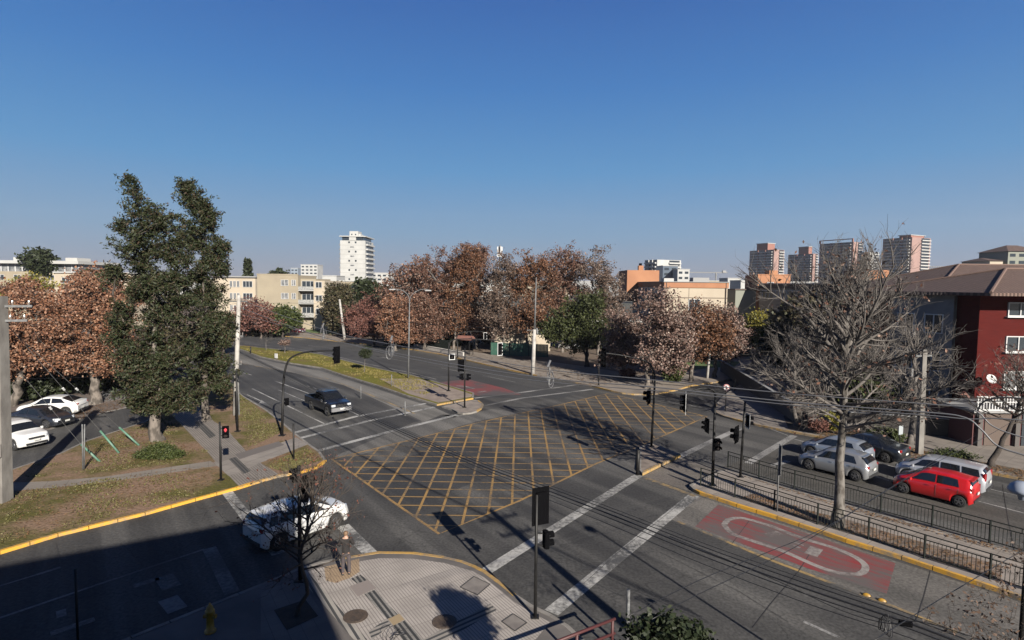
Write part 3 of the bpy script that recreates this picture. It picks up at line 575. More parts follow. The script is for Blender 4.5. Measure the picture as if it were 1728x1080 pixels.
def make_car(name, label, group, paintm, sp, detail=True):
    """x forward, origin at the middle between the axles on the ground. sp: dict with proportions"""
    Lf, Lr = sp['front'], sp['rear']; wb = sp['wb']; hw = sp['w'] / 2; R = sp['wr']
    top = sp['top']; belt = sp['belt']; zsill = sp.get('sill', .2)
    gx0, gx1, gx2, gx3 = sp['glass']        # windscreen foot, roof start, roof end, rear glass foot (decreasing x)
    t = empty(name, (0, 0, 0), 0, label, sp.get('cat', 'car'), group)
    ax = [wb / 2, -wb / 2]; N = sp.get('n', 84); xs = np.linspace(-Lr, Lf, N)
    J = 12; hs = []
    for x in xs:
        zt = sm(top, x, .05); zb_ = min(sm(belt, x, .08), zt - .02)
        e = min(1.0, (Lf - x) / .55, 1.0); er = min(1.0, (x + Lr) / .45)
        pl = (1 - (1 - max(0, e)) ** 2.6 * sp.get('nose', .22)) * (1 - (1 - max(0, er)) ** 2.6 * sp.get('tail', .14))
        w = hw * pl
        zb = zsill + (1 - min(1, e * 2.5)) * .06 + (1 - min(1, er * 2.5)) * .12
        za = zb
        for a in ax:
            r = R * 1.16; d = abs(x - a)
            if d < r: za = max(za, R + math.sqrt(r * r - d * d) * .98)
        za = min(za, zb_ - .12)
        # roof width
        gh = max(0, zt - zb_)
        inroof = 1.0 if gx3 <= x <= gx0 else 0.0
        wr = w * (1 - .26 * min(1, gh / .45)) if gh > .04 else w * .93
        zm = (max(za, zb) + zb_) / 2
        sec = [(0, za), (w * .80, za), (w * .955, za + .005), (w * .99, za + .05), (w * 1.0, max(zm, za + .07)), (w * .985, zb_ - .05), (w * .95, zb_)]
        sec += [(w * .93, zb_ + .015 * min(1, gh / .02)), (wr, max(zb_ + .018, zt - .055 if gh > .12 else zt - .01)), (wr * .90, zt - .012), (wr * .55, zt + .012), (0, zt + .018)]
        hs.append(sec)
    A = np.array(hs); S3 = np.zeros((N, 2 * J - 1, 3))
    S3[:, :, 0] = xs[:, None]
    S3[:, :J, 1] = A[:, :, 0]; S3[:, :J, 2] = A[:, :, 1]
    S3[:, J:, 1] = -A[:, J - 2::-1, 0]; S3[:, J:, 2] = A[:, J - 2::-1, 1]
    # round the ends: pull nose and tail rows by height
    for i, x in enumerate(xs):
        for j in range(2 * J - 1):
            y, z = S3[i, j, 1], S3[i, j, 2]
            if x > Lf - .5: S3[i, j, 0] -= sp.get('rake', .10) * ((x - Lf + .5) / .5) ** 2 * (abs(z - .48) / .4) ** 1.5 + .16 * ((x - Lf + .5) / .5) ** 2 * (abs(y) / hw) ** 3
            if x < -Lr + .4: S3[i, j, 0] += .10 * ((-Lr + .4 - x) / .4) ** 2 * (abs(y) / hw) ** 3
    K = 2 * J - 1; V = S3.reshape(-1, 3); F = []
    for i in range(N - 1):
        for j in range(K - 1): F.append((i * K + j, (i + 1) * K + j, (i + 1) * K + j + 1, i * K + j + 1))
    mb = MB(); mb.add([tuple(v) for v in V], F)
    mb.add([tuple(v) for v in V[:K]], [tuple(range(K))]); mb.add([tuple(v) for v in V[-K:]], [tuple(range(K - 1, -1, -1))])
    body = mb.build('body', paintm, t, smooth=True)
    us = MB(); us.box((0, 0, zsill + .12), (Lf + Lr - .5, hw * 1.5, .16)); us.build('underbody', M_TRIM, t)
    def P(x, jj, side=1):
        """point on the half section at fractional j"""
        f = (x + Lr) / (Lf + Lr) * (N - 1); i = max(0, min(N - 2, int(f))); u = f - i
        j = int(min(J - 2, math.floor(jj))); v = jj - j
        a = (A[i, j] * (1 - v) + A[i, j + 1] * v) * (1 - u) + (A[i + 1, j] * (1 - v) + A[i + 1, j + 1] * v) * u
        return Vector((x, a[0] * side, a[1]))
    def patch(name, fx, jr, m, off=.012, sides=(1, -1), nx=10, nj=3, parent=None):
        """fx: (x at lower edge start,end),(x at upper edge start,end)"""
        k = MB(); (a0, a1), (b0, b1) = fx
        for s in sides:
            vs = []
            for q in range(nj + 1):
                v = q / nj; jj = jr[0] + (jr[1] - jr[0]) * v
                for p in range(nx + 1):
                    u = p / nx; x = (a0 + (a1 - a0) * u) * (1 - v) + (b0 + (b1 - b0) * u) * v
                    pt = P(x, jj, s); n = Vector((0, s * .85, .35)).normalized(); vs.append(pt + n * off)
            fs = [(q * (nx + 1) + p, q * (nx + 1) + p + 1, (q + 1) * (nx + 1) + p + 1, (q + 1) * (nx + 1) + p) for q in range(nj) for p in range(nx)]
            if s > 0: fs = [f[::-1] for f in fs]
            k.add(vs, fs)
        return k.build(name, m, parent or t, smooth=True)
    # side windows
    for (a0, a1, b0, b1) in sp['windows']:
        for s in (1, -1): patch('side_window', ((a0, a1), (b0, b1)), (7.12, 7.9), M_GLASS, sides=(s,))
    def screen(name, xa, xb, zoff=.012, f=.9):
        k = MB(); vs = []; nx, ny = 8, 10
        for p in range(nx + 1):
            x = xa + (xb - xa) * p / nx; zt = sm(top, x, .05) ; pe = P(x, 8.6)
            for q in range(ny + 1):
                y = (q / ny * 2 - 1); jj = 11 - abs(y) * 2.75; pt = P(x, jj, 1 if y > 0 else -1)
                vs.append(pt + Vector(((1 if xa > xb else -1) * .008, 0, zoff)))
        fs = [(p * (ny + 1) + q, p * (ny + 1) + q + 1, (p + 1) * (ny + 1) + q + 1, (p + 1) * (ny + 1) + q) for p in range(nx) for q in range(ny)]
        if xa > xb: fs = [g for g in fs]
        return k.add(vs, fs).build(name, M_GLASS, t, smooth=True)
    screen('windscreen', gx0 - .07, gx1 + .06)
    if gx3 is not None and sp.get('rearglass', True): screen('rear_window', gx3 + sp.get('rg', .05), gx2 - .05)
    # wheels
    for a in ax:
        for s in (1, -1):
            w = empty('wheel', (a, s * (hw - .115), R)); w.parent = t
            M = Matrix.Rotation(math.pi / 2, 4, 'X')
            ty = MB().lathe([(R * .62, -.10), (R * .93, -.105), (R, -.07), (R, .07), (R * .93, .105), (R * .62, .10)], n=24, M=M).build('tyre', M_TYRE, w, smooth=True)
            rm = MB(); yo = s * .085
            rm.lathe([(R * .66, -.02), (R * .60, .03), (R * .56, .03)], (0, yo, 0), n=24, M=Matrix.Rotation(-s * math.pi / 2, 4, 'X'))
            for q in range(5):
                an = q * 2 * math.pi / 5 + .3; rm.obox((math.cos(an) * R * .1, yo + s * .012, math.sin(an) * R * .1), (math.cos(an) * R * .60, yo + s * .012, math.sin(an) * R * .60), .02, R * .17, up=(0, 0, 1) if abs(math.cos(an)) > .5 else (1, 0, 0))
            rm.lathe([(0, .02), (R * .16, .02), (R * .18, 0)], (0, yo, 0), n=12, M=Matrix.Rotation(-s * math.pi / 2, 4, 'X'))
            rm.build('rim', sp.get('rim', M_RIM), w)
            hb = MB().lathe([(0, .0), (R * .62, .0)], (0, s * .055, 0), n=20, M=Matrix.Rotation(-s * math.pi / 2, 4, 'X')); hb.build('hub', M_DARKRIM, w)
    # lamps, grille, plates, mirrors, handles
    zf = sp.get('zlamp', .66); zr_ = sp.get('ztail', .86); th = sp.get('tailh', .16)
    xf = Lf - sp.get('rake', .1) * .3
    for s in (1, -1):
        k = MB(); vs = []
        for p in range(7):
            u = p / 6; y = hw * (.52 + .40 * u); x = Lf + .012 - .05 - .40 * (u ** 2.2) * sp.get('nose', .22) * 3
            for dz in (-.065, .065 + .02 * u): vs.append(Vector((x - (.05 if dz > 0 else 0), s * y, zf + dz)))
        fs = [(2 * p, 2 * p + 2, 2 * p + 3, 2 * p + 1) for p in range(6)]
        k.add(vs, [f if s > 0 else f[::-1] for f in fs]); vs2 = [v - Vector((.14, 0, 0)) for v in vs]
        k.add(vs2, [f[::-1] if s > 0 else f for f in fs]); n0 = len(vs)
        for p in range(6):
            for e in (0, 1): k.add([vs[2 * p + e], vs[2 * p + 2 + e], vs2[2 * p + 2 + e], vs2[2 * p + e]], [(0, 1, 2, 3)])
        k.build('headlight', M_LAMPG, t)
        tl = MB(); tl.box((-Lr + .15, s * hw * .745, zr_), (.20, hw * .25, th), bev=.06); tl.build('tail_lamp', M_TAIL, t)
        m = MB(); mx = gx0 - .32; zb0 = interp(belt, mx); m.box((mx, s * (hw + .10), zb0 + .08), (.12, .17, .13), bev=.04); m.box((mx + .02, s * (hw - .0), zb0 + .04), (.06, .14, .04)); m.build('mirror', sp.get('mirrorm', paintm), t)
        for hx in sp['handles']: MB().box((hx, s * (hw + .004), interp(belt, hx) - .10), (.15, .03, .03)).build('door_handle', paintm, t)
        if detail:
            for gx in sp['gaps']:
                k = MB(); pts = [P(gx, j_, s) + Vector((0, s * .003, 0)) for j_ in (3.2, 4, 5, 6)]
                k.tube(pts, .007, 4); k.build('door_gap', M_TRIM, t)
    g = MB(); g.box((Lf - .03, 0, zf - .04), (.06, hw * .95, .10)); g.box((Lf - .015, 0, zsill + .17), (.06, hw * 1.3, .11)); g.build('grille', M_TRIM, t)
    MB().box((Lf + .015, 0, zf - .17), (.02, .36, .12)).build('number_plate', M_PLATE, t)
    MB().box((-Lr - .01, 0, sp.get('zplate', .62)), (.02, .36, .12)).build('number_plate', M_PLATE, t)
    b = MB(); b.box((-Lr + .03, 0, zsill + .20), (.10, hw * 1.5, .13), bev=.02); b.build('rear_bumper', M_TRIM, t)
    if sp.get('rails'):
        k = MB()
        for s in (1, -1):
            k.tube([(gx1 - .15, s * hw * .66, interp(top, gx1 - .15) + .0), (gx1 - .25, s * hw * .66, interp(top, gx1 - .3) + .06), (gx2 + .3, s * hw * .66, interp(top, gx2 + .3) + .06), (gx2 + .2, s * hw * .66, interp(top, gx2 + .2))], .018, 6)
        k.build('roof_rail', M_CHROME if sp['rails'] == 2 else M_TRIM, t)
    if sp.get('spoiler'):
        MB().box((gx2 - .05, 0, interp(top, gx2) + .0), (.22, hw * 1.3, .035), bev=.03).build('spoiler', paintm, t)
    return t
def place(car, pf, pr, side, wb, hw):
    """pf, pr: ground points under the front and rear wheel on the side seen ('L' or 'R' of the car)"""
    d = (pf - pr); d.z = 0; d.normalize(); lft = Vector((-d.y, d.x, 0))
    c = (pf + pr) / 2; c = c + (lft * -hw if side == 'L' else lft * hw); c.z = 0
    car.location = c; car.rotation_euler = (0, 0, math.atan2(d.y, d.x)); return car
# proportions: (x, z) tables run from the tail to the nose
HATCH = dict(front=2.02, rear=1.98, wb=2.55, w=1.76, wr=.32, sill=.2,
    top=[(-1.98, .80), (-1.93, 1.0), (-1.62, 1.32), (-1.35, 1.45), (-.6, 1.51), (.15, 1.49), (.42, 1.42), (1.12, 1.0), (1.3, .95), (1.8, .82), (2.02, .62)],
    belt=[(-1.98, .74), (-1.85, .92), (-1.0, .95), (.6, .90), (1.3, .84), (2.02, .60)],
    glass=(1.15, .42, -1.45, -1.88), windows=[(-.28, .93, -.28, .38), (-1.32, -.36, -1.12, -.36)], handles=[.0, -1.0], gaps=[.98, -.32, -1.25], spoiler=True, zlamp=.68, ztail=.90, zplate=.72)
SUVS = dict(front=2.2, rear=2.1, wb=2.68, w=1.84, wr=.35, sill=.24,
    top=[(-2.1, .9), (-2.06, 1.1), (-1.85, 1.42), (-1.6, 1.6), (-.6, 1.68), (.2, 1.65), (.5, 1.56), (1.15, 1.14), (1.3, 1.09), (2.0, .98), (2.2, .72)],
    belt=[(-2.1, .84), (-1.95, 1.03), (-1.0, 1.06), (.6, 1.01), (1.3, .98), (2.2, .70)],
    glass=(1.2, .5, -1.68, -2.02), windows=[(-.28, .95, -.28, .45), (-1.25, -.36, -1.15, -.36), (-1.75, -1.36, -1.6, -1.28)], handles=[.0, -1.0], gaps=[1.0, -.32, -1.3], rails=1, spoiler=True, zlamp=.80, ztail=1.0, zplate=.8)
SEDAN = dict(front=2.3, rear=2.25, wb=2.68, w=1.80, wr=.32, sill=.2,
    top=[(-2.25, .72), (-2.2, .98), (-1.65, 1.04), (-1.5, 1.08), (-.85, 1.4), (-.4, 1.45), (.25, 1.43), (.5, 1.36), (1.25, .98), (1.4, .93), (2.05, .80), (2.3, .6)],
    belt=[(-2.25, .70), (-2.1, .92), (-1.0, .94), (.6, .89), (1.4, .84), (2.3, .58)],
    glass=(1.3, .5, -.8, -1.52), windows=[(-.25, 1.0, -.25, .46), (-1.15, -.33, -.88, -.33)], handles=[.05, -.95], gaps=[1.05, -.29, -1.2], zlamp=.68, ztail=.88, rg=.08)
COUPE = dict(SEDAN, top=[(-2.25, .74), (-2.22, 1.08), (-2.0, 1.14), (-1.75, 1.2), (-.9, 1.5), (-.3, 1.56), (.25, 1.53), (.5, 1.45), (1.25, 1.06), (1.4, 1.0), (2.05, .88), (2.3, .64)],
    belt=[(-2.25, .72), (-2.15, 1.02), (-1.0, 1.02), (.6, .96), (1.4, .90), (2.3, .62)], glass=(1.3, .5, -.95, -1.9), windows=[(-.25, 1.0, -.25, .46), (-1.35, -.33, -1.0, -.33)], w=1.88, wr=.36, sill=.24, ztail=.96, tailh=.1)
SMALL = dict(HATCH, front=1.80, rear=1.80, wb=2.42, w=1.66, wr=.30,
    top=[(-1.80, .72), (-1.77, 1.0), (-1.64, 1.28), (-1.48, 1.42), (-.7, 1.50), (.2, 1.48), (.48, 1.40), (1.18, 1.02), (1.3, .97), (1.66, .84), (1.80, .62)],
    belt=[(-1.80, .70), (-1.72, .92), (-1.0, .94), (.6, .90), (1.3, .84), (1.80, .60)], glass=(1.18, .48, -1.52, -1.73), windows=[(-.18, .95, -.18, .43), (-1.18, -.26, -1.08, -.26)], handles=[.1, -.85], gaps=[1.0, -.22, -1.15], ztail=.92, tailh=.26)
def lower(tab, z0, f): return [(x, z if z < z0 else z0 + (z - z0) * f) for x, z in tab]
WAGON = dict(HATCH, front=2.05, rear=2.2, wb=2.7, w=1.76, wr=.31,
    top=[(-2.2, .8), (-2.17, 1.1), (-2.03, 1.45), (-1.88, 1.60), (-.6, 1.66), (.4, 1.62), (.7, 1.54), (1.35, 1.08), (1.5, 1.0), (1.85, .88), (2.05, .64)],
    belt=[(-2.2, .76), (-2.1, .98), (-1.0, 1.0), (.6, .95), (1.4, .88), (2.05, .60)], glass=(1.38, .7, -1.92, -2.14), windows=[(-.1, 1.15, -.1, .66), (-1.05, -.18, -1.0, -.18), (-1.9, -1.14, -1.8, -1.1)], handles=[.15, -.85], gaps=[1.2, -.14, -1.1], spoiler=False, ztail=1.05, tailh=.4)
WAGON['top'] = lower(WAGON['top'], 1.0, .82); P_PALE = carpaint('pale_silver_paint', (.55, .57, .62), .4, .3)
def C(name, label, group, pm, sp, pf, pr, side, **k):
    c = make_car(name, label, group, pm, sp, **k); return place(c, pf, pr, side, sp['wb'], sp['w'] / 2 - .02)
P_RED = carpaint('red_paint', (.52, .012, .016)); P_SIL = carpaint('silver_paint', (.42, .43, .45), .6, .32); P_BLUSIL = carpaint('blue_silver_paint', (.36, .40, .47), .5, .32)
P_WHT = carpaint('white_car_paint', (.74, .74, .73)); P_DARK = carpaint('graphite_paint', (.035, .038, .048), .4); P_BLK = carpaint('black_car_paint', (.012, .015, .02)); P_NAVY = carpaint('navy_paint', (.008, .010, .015), .0)
P_WINE = carpaint('wine_paint', (.10, .01, .02))
gq = 'cars waiting at the right hand stop line'
C('parked_car', 'small bright red hatchback with dark windows beside the fence', gq, P_RED, SMALL, G(1524.5, 833), G(1615.6, 856), 'L')
wg = C('parked_car', 'light blue grey people carrier beyond the red hatchback', gq, P_PALE, WAGON, G(1536, 812), G(1622, 832), 'L')
C('parked_car', 'silver hatchback behind the bare tree trunk, nearest the fence', gq, P_SIL, HATCH, G(1363.5, 793), G(1442, 812.6), 'L')
C('parked_car', 'pale blue silver hatchback alongside the silver one, far lane', gq, P_BLUSIL, dict(HATCH, spoiler=False), G(1365, 770), G(1440, 788), 'L')
C('parked_car', 'dark sedan with a red tail lamp under the bare branches by the kerb', gq, P_BLK, dict(SEDAN, rim=M_RIM), G(1425, 765), G(1483, 778.5), 'L')
C('moving_car', 'white hatchback crossing behind the young tree, nose to the right', None, P_WHT, dict(SUVS, rails=0, w=1.8, top=[(a, b - .1 if b > 1.2 else b) for a, b in SUVS['top']]), G(563, 895), G(477, 928), 'R')
gp = 'cars parked beyond the side street at left'
sf = G(76.5, 724); dv = Vector((.985, -.17, 0)).normalized()
C('parked_car', 'dark grey sedan parked nose out in front of the white coupe', gp, P_DARK, SEDAN, sf, sf - dv * 2.68, 'R')
cr = G(128, 702); dv = Vector((-.98, -.2, 0)).normalized()
C('parked_car', 'white sloping back coupe parked tail out near the tree trunk', gp, P_WHT, COUPE, cr + dv * 3.4, cr + dv * .75, 'L')
sv = G(22, 761); dv = Vector((.93, -.36, 0)).normalized()
C('parked_car', 'white sport utility car with black grille half hidden by the concrete pole', gp, P_WHT, dict(SUVS, rails=1), sv, sv - dv * 2.68, 'R')
# car seen through the trees
C('parked_car', 'white car standing in the shade behind the far park trees', None, P_WHT, HATCH, G(940, 589), G(975, 592), 'L', detail=False)
C('parked_car', 'dark red car beside the green gate of the beige apartments', None, P_WINE, HATCH, G(505, 563), G(488, 561), 'R', detail=False)
# pickup
def pickup():
    hw, R, wb = .92, .39, 3.1; t = empty('pickup_truck', (0, 0, 0), 0, 'black double cab pickup with roof bars driving towards the crossing', 'pickup truck')
    sp = dict(front=2.5, rear=.72, wb=wb, w=1.84, wr=R)
    Lf, Lr = 2.5, 2.75; xs = np.linspace(-Lr, Lf, 96); mb = MB(); secs = []
    top = [(-2.75, 1.12), (-.98, 1.12), (-.95, 1.2), (-.82, 1.72), (-.4, 1.79), (.35, 1.77), (.6, 1.68), (1.22, 1.22), (1.35, 1.17), (2.2, 1.08), (2.42, .98), (2.5, .8)]
    belt = [(-2.75, 1.1), (1.0, 1.1), (2.2, 1.02), (2.5, .78)]
    for x in xs:
        zt = interp(top, x); zb_ = min(interp(belt, x), zt - .01); e = min(1, (Lf - x) / .5); w = hw * (1 - (1 - e) ** 2.4 * .16); zb = .42; za = zb
        for a in (wb / 2 + .05, -wb / 2 + .05):
            d = abs(x - a); r = R * 1.2
            if d < r: za = max(za, R + math.sqrt(r * r - d * d))
        gh = zt - zb_; wr = w * (1 - .22 * min(1, gh / .5)) if gh > .04 else w * .95
        bed = x < -1.0
        s = [(0, za), (w * .8, za), (w * .97, za), (w, za + .06), (w, (za + zb_) / 2 + .02), (w * .985, zb_ - .04), (w * .96, zb_), (w * .93, zb_ + .005)]
        s += [(w * .90, zb_), (w * .88, zb_ - .42), (w * .5, zb_ - .43), (0, zb_ - .43)] if bed and x > -2.68 else [(wr, max(zb_ + .008, zt - .05 if gh > .12 else zt)), (wr * .9, zt), (wr * .5, zt + .015), (0, zt + .02)]
        secs.append(s)
    A = np.array(secs); J = 12; N = len(xs); K = 2 * J - 1
    S3 = np.zeros((N, K, 3)); S3[:, :, 0] = xs[:, None]; S3[:, :J, 1] = A[:, :, 0]; S3[:, :J, 2] = A[:, :, 1]; S3[:, J:, 1] = -A[:, J - 2::-1, 0]; S3[:, J:, 2] = A[:, J - 2::-1, 1]
    V = [tuple(v) for v in S3.reshape(-1, 3)]
    mb.add(V, [(i * K + j, (i + 1) * K + j, (i + 1) * K + j + 1, i * K + j + 1) for i in range(N - 1) for j in range(K - 1)] + [tuple(range(K)), tuple((N - 1) * K + k for k in range(K - 1, -1, -1))])
    mb.build('body', P_NAVY, t)
    def P(x, jj, s):
        i = min(N - 2, int((x + Lr) / (Lf + Lr) * (N - 1))); u = (x + Lr) / (Lf + Lr) * (N - 1) - i; j = int(jj); v = jj - j
        a = (A[i, j] * (1 - v) + A[i, min(J - 1, j + 1)] * v) * (1 - u) + (A[i + 1, j] * (1 - v) + A[i + 1, min(J - 1, j + 1)] * v) * u; return Vector((x, a[0] * s, a[1]))
    for (a0, a1, b0, b1) in ((.0, 1.05, .0, .55), (-.78, -.08, -.7, -.08)):
        for s in (1, -1):
            k = MB(); q = [P(a0, 7.15, s), P(a1, 7.15, s), P(b1, 7.9, s), P(b0, 7.9, s)]; q = [v + Vector((0, s * .015, .006)) for v in q]; k.add(q, [(0, 1, 2, 3) if s < 0 else (3, 2, 1, 0)]); k.build('side_window', M_GLASS, t)
    for nm, xa, xb in (('windscreen', 1.17, .64), ('rear_window', -.94, -.84)):
        k = MB(); vs = []
        for x in np.linspace(xa, xb, 5):
            for y in np.linspace(-1, 1, 7): p = P(x, 11 - abs(y) * 2.7 if abs(y) < 1 else 8.3, 1 if y > 0 else -1); vs.append(p + Vector((.012 if xa > xb else -.012, 0, .012)))
        k.add(vs, [(i * 7 + j, i * 7 + j + 1, (i + 1) * 7 + j + 1, (i + 1) * 7 + j) for i in range(4) for j in range(6)]); k.build(nm, M_GLASS, t)
    for a in (wb / 2 + .05, -wb / 2 + .05):
        for s in (1, -1):
            w = empty('wheel', (a, s * (hw - .12), R)); w.parent = t
            MB().lathe([(R * .6, -.12), (R * .92, -.13), (R, -.09), (R, .09), (R * .92, .13), (R * .6, .12)], n=24, M=Matrix.Rotation(math.pi / 2, 4, 'X')).build('tyre', M_TYRE, w, smooth=True)
            rm = MB(); M = Matrix.Rotation(-s * math.pi / 2, 4, 'X'); rm.lathe([(0, .03), (R * .2, .03), (R * .24, 0), (R * .5, .0), (R * .62, .04)], (0, s * .08, 0), n=18, M=M); rm.build('rim', mat('dark_alloy', (.16, .16, .17), .4, metal=.8), w)
    for s in (1, -1):
        MB().box((2.40, s * .68, .94), (.2, .34, .16), bev=.05).build('headlight', M_LAMPG, t)
        MB().box((-2.74, s * .84, .92), (.06, .12, .34)).build('tail_lamp', M_TAIL, t)
        MB().box((.98, s * 1.04, 1.20), (.14, .2, .2), bev=.05).build('mirror', M_CHROME, t)
        MB().box((.1, s * .935, 1.0), (.18, .03, .03)).build('door_handle', M_CHROME, t)
        MB().obox((.2 - .75, s * .70, 1.86), (.75 - .2, s * .70, 1.86), .04, .03).build('roof_rail', M_CHROME, t)
    for x in (-.45, .3): MB().obox((x, -.74, 1.89), (x, .74, 1.89), .07, .04).build('roof_bar', M_CHROME, t)
    k = MB(); k.box((2.50, 0, .92), (.05, .85, .2)); k.build('grille', M_TRIM, t)
    g = MB(); g.box((2.53, 0, .93), (.03, .8, .04)); g.box((2.53, 0, .86), (.03, .8, .03)); g.build('grille_bar', M_CHROME, t)
    MB().box((2.50, 0, .62), (.2, 1.78, .3), bev=.09).build('front_bumper', mat('grey_bumper', (.20, .20, .21), .4), t)
    MB().box((-2.80, 0, .62), (.14, 1.7, .16), bev=.04).build('rear_bumper', M_CHROME, t)
    MB().box((2.62, 0, .66), (.02, .36, .12)).build('number_plate', M_PLATE, t)
    MB().box((-.1, 0, .5), (4.2, 1.2, .2)).build('underbody', M_TRIM, t)
    return t
pk = pickup(); place(pk, G(551, 702), G(523.7, 691), 'R', 3.1, .90)
# ---------------------------------------------------------------- trees
M_BARK = mat('bark', (.12, .10, .08), .9, (.07, .058, .047), 2.5, .8, 14, stretch=(1, 1, .3))
M_BARKP = mat('pale_bark', (.20, .17, .145), .9, (.075, .063, .052), 3.5, .5, 12, stretch=(1, 1, .5), lo=.42, hi=.58)
M_BARKG = mat('mottled_bark', (.17, .155, .14), .9, (.07, .06, .05), 4.5, .5, 12, stretch=(1, 1, .45), lo=.44, hi=.56)
M_BARKD = mat('dark_bark', (.07, .055, .045), .95, (.035, .028, .023), 3, .8, 14)
M_TWIG = mat('pale_twig', (.17, .15, .135), .9, (.075, .066, .06), 1.6)
M_TWIGB = mat('brown_twig', (.19, .155, .13), .9, (.10, .08, .068), 1.2)
def env_px(base, ells, depth=None):
    """ellipses given in photo pixels at the tree's distance -> local ellipsoids"""
    out = []
    for e in ells:
        px, py, rx, ry = e[:4]; dy = e[4] if len(e) > 4 else 0
        c = W(px, py, base.y + dy); k = MPP(base.y + dy); rx *= k; ry *= k
        out.append((c.x - base.x, c.y - base.y, c.z - base.z, rx, e[5] if len(e) > 5 else (depth or max(rx * .9, .4)), ry))
    return out
def sample_env(rnd, E, n, bias=.5):
    vol = np.array([e[3] * e[4] * e[5] for e in E]) ** .8; vol /= vol.sum()
    idx = rnd.choice(len(E), n, p=vol); d = rnd.normal(size=(n, 3)); d /= np.linalg.norm(d, axis=1)[:, None]
    r = rnd.uniform(0, 1, n) ** bias; A = np.array(E); return A[idx, :3] + d * r[:, None] * A[idx, 3:6]
def tubes(pls, sides):
    """list of (points k x 3, radii k) of equal k"""
    P = np.array([p for p, r in pls]); R = np.array([r for p, r in pls]); n, k, _ = P.shape
    T = np.empty_like(P); T[:, 1:-1] = P[:, 2:] - P[:, :-2]; T[:, 0] = P[:, 1] - P[:, 0]; T[:, -1] = P[:, -1] - P[:, -2]
    T /= np.linalg.norm(T, axis=2)[:, :, None] + 1e-9
    ref = np.where(np.abs(T[:, :1, 2:3]) > .9, np.array([[[1., 0, 0]]]), np.array([[[0, 0, 1.]]]))
    a = np.cross(T, np.broadcast_to(ref, T.shape)); a /= np.linalg.norm(a, axis=2)[:, :, None] + 1e-9; b = np.cross(T, a)
    ang = np.arange(sides) * 2 * np.pi / sides
    V = P[:, :, None, :] + (a[:, :, None, :] * np.cos(ang)[None, None, :, None] + b[:, :, None, :] * np.sin(ang)[None, None, :, None]) * R[:, :, None, None]
    base = (np.arange(n) * k * sides)[:, None, None]; i = np.arange(k - 1)[None, :, None] * sides; j = np.arange(sides)[None, None, :]; j2 = (j + 1) % sides
    F = np.stack([base + i + j, base + i + j2, base + i + sides + j2, base + i + sides + j], -1).reshape(-1, 4)
    return V.reshape(-1, 3), F
def leaves(rnd, C, k, sig, size, droop=0.0, long=1.6):
    n = len(C) * k; c = np.repeat(C, k, 0) + rnd.normal(size=(n, 3)) * np.array([sig, sig, sig * .8])
    nr = rnd.normal(size=(n, 3)) + np.array([0, -.3, .9]); nr /= np.linalg.norm(nr, axis=1)[:, None]
    t = rnd.normal(size=(n, 3)) - np.array([0, 0, droop]); t -= nr * (t * nr).sum(1)[:, None]; t /= np.linalg.norm(t, axis=1)[:, None] + 1e-9
    b = np.cross(nr, t); s = rnd.uniform(size * .6, size * 1.3, n)[:, None] / 2
    V = np.stack([c - t * s * long, c + b * s, c + t * s * long, c - b * s], 1).reshape(-1, 3)
    return V, np.arange(n * 4).reshape(-1, 4)
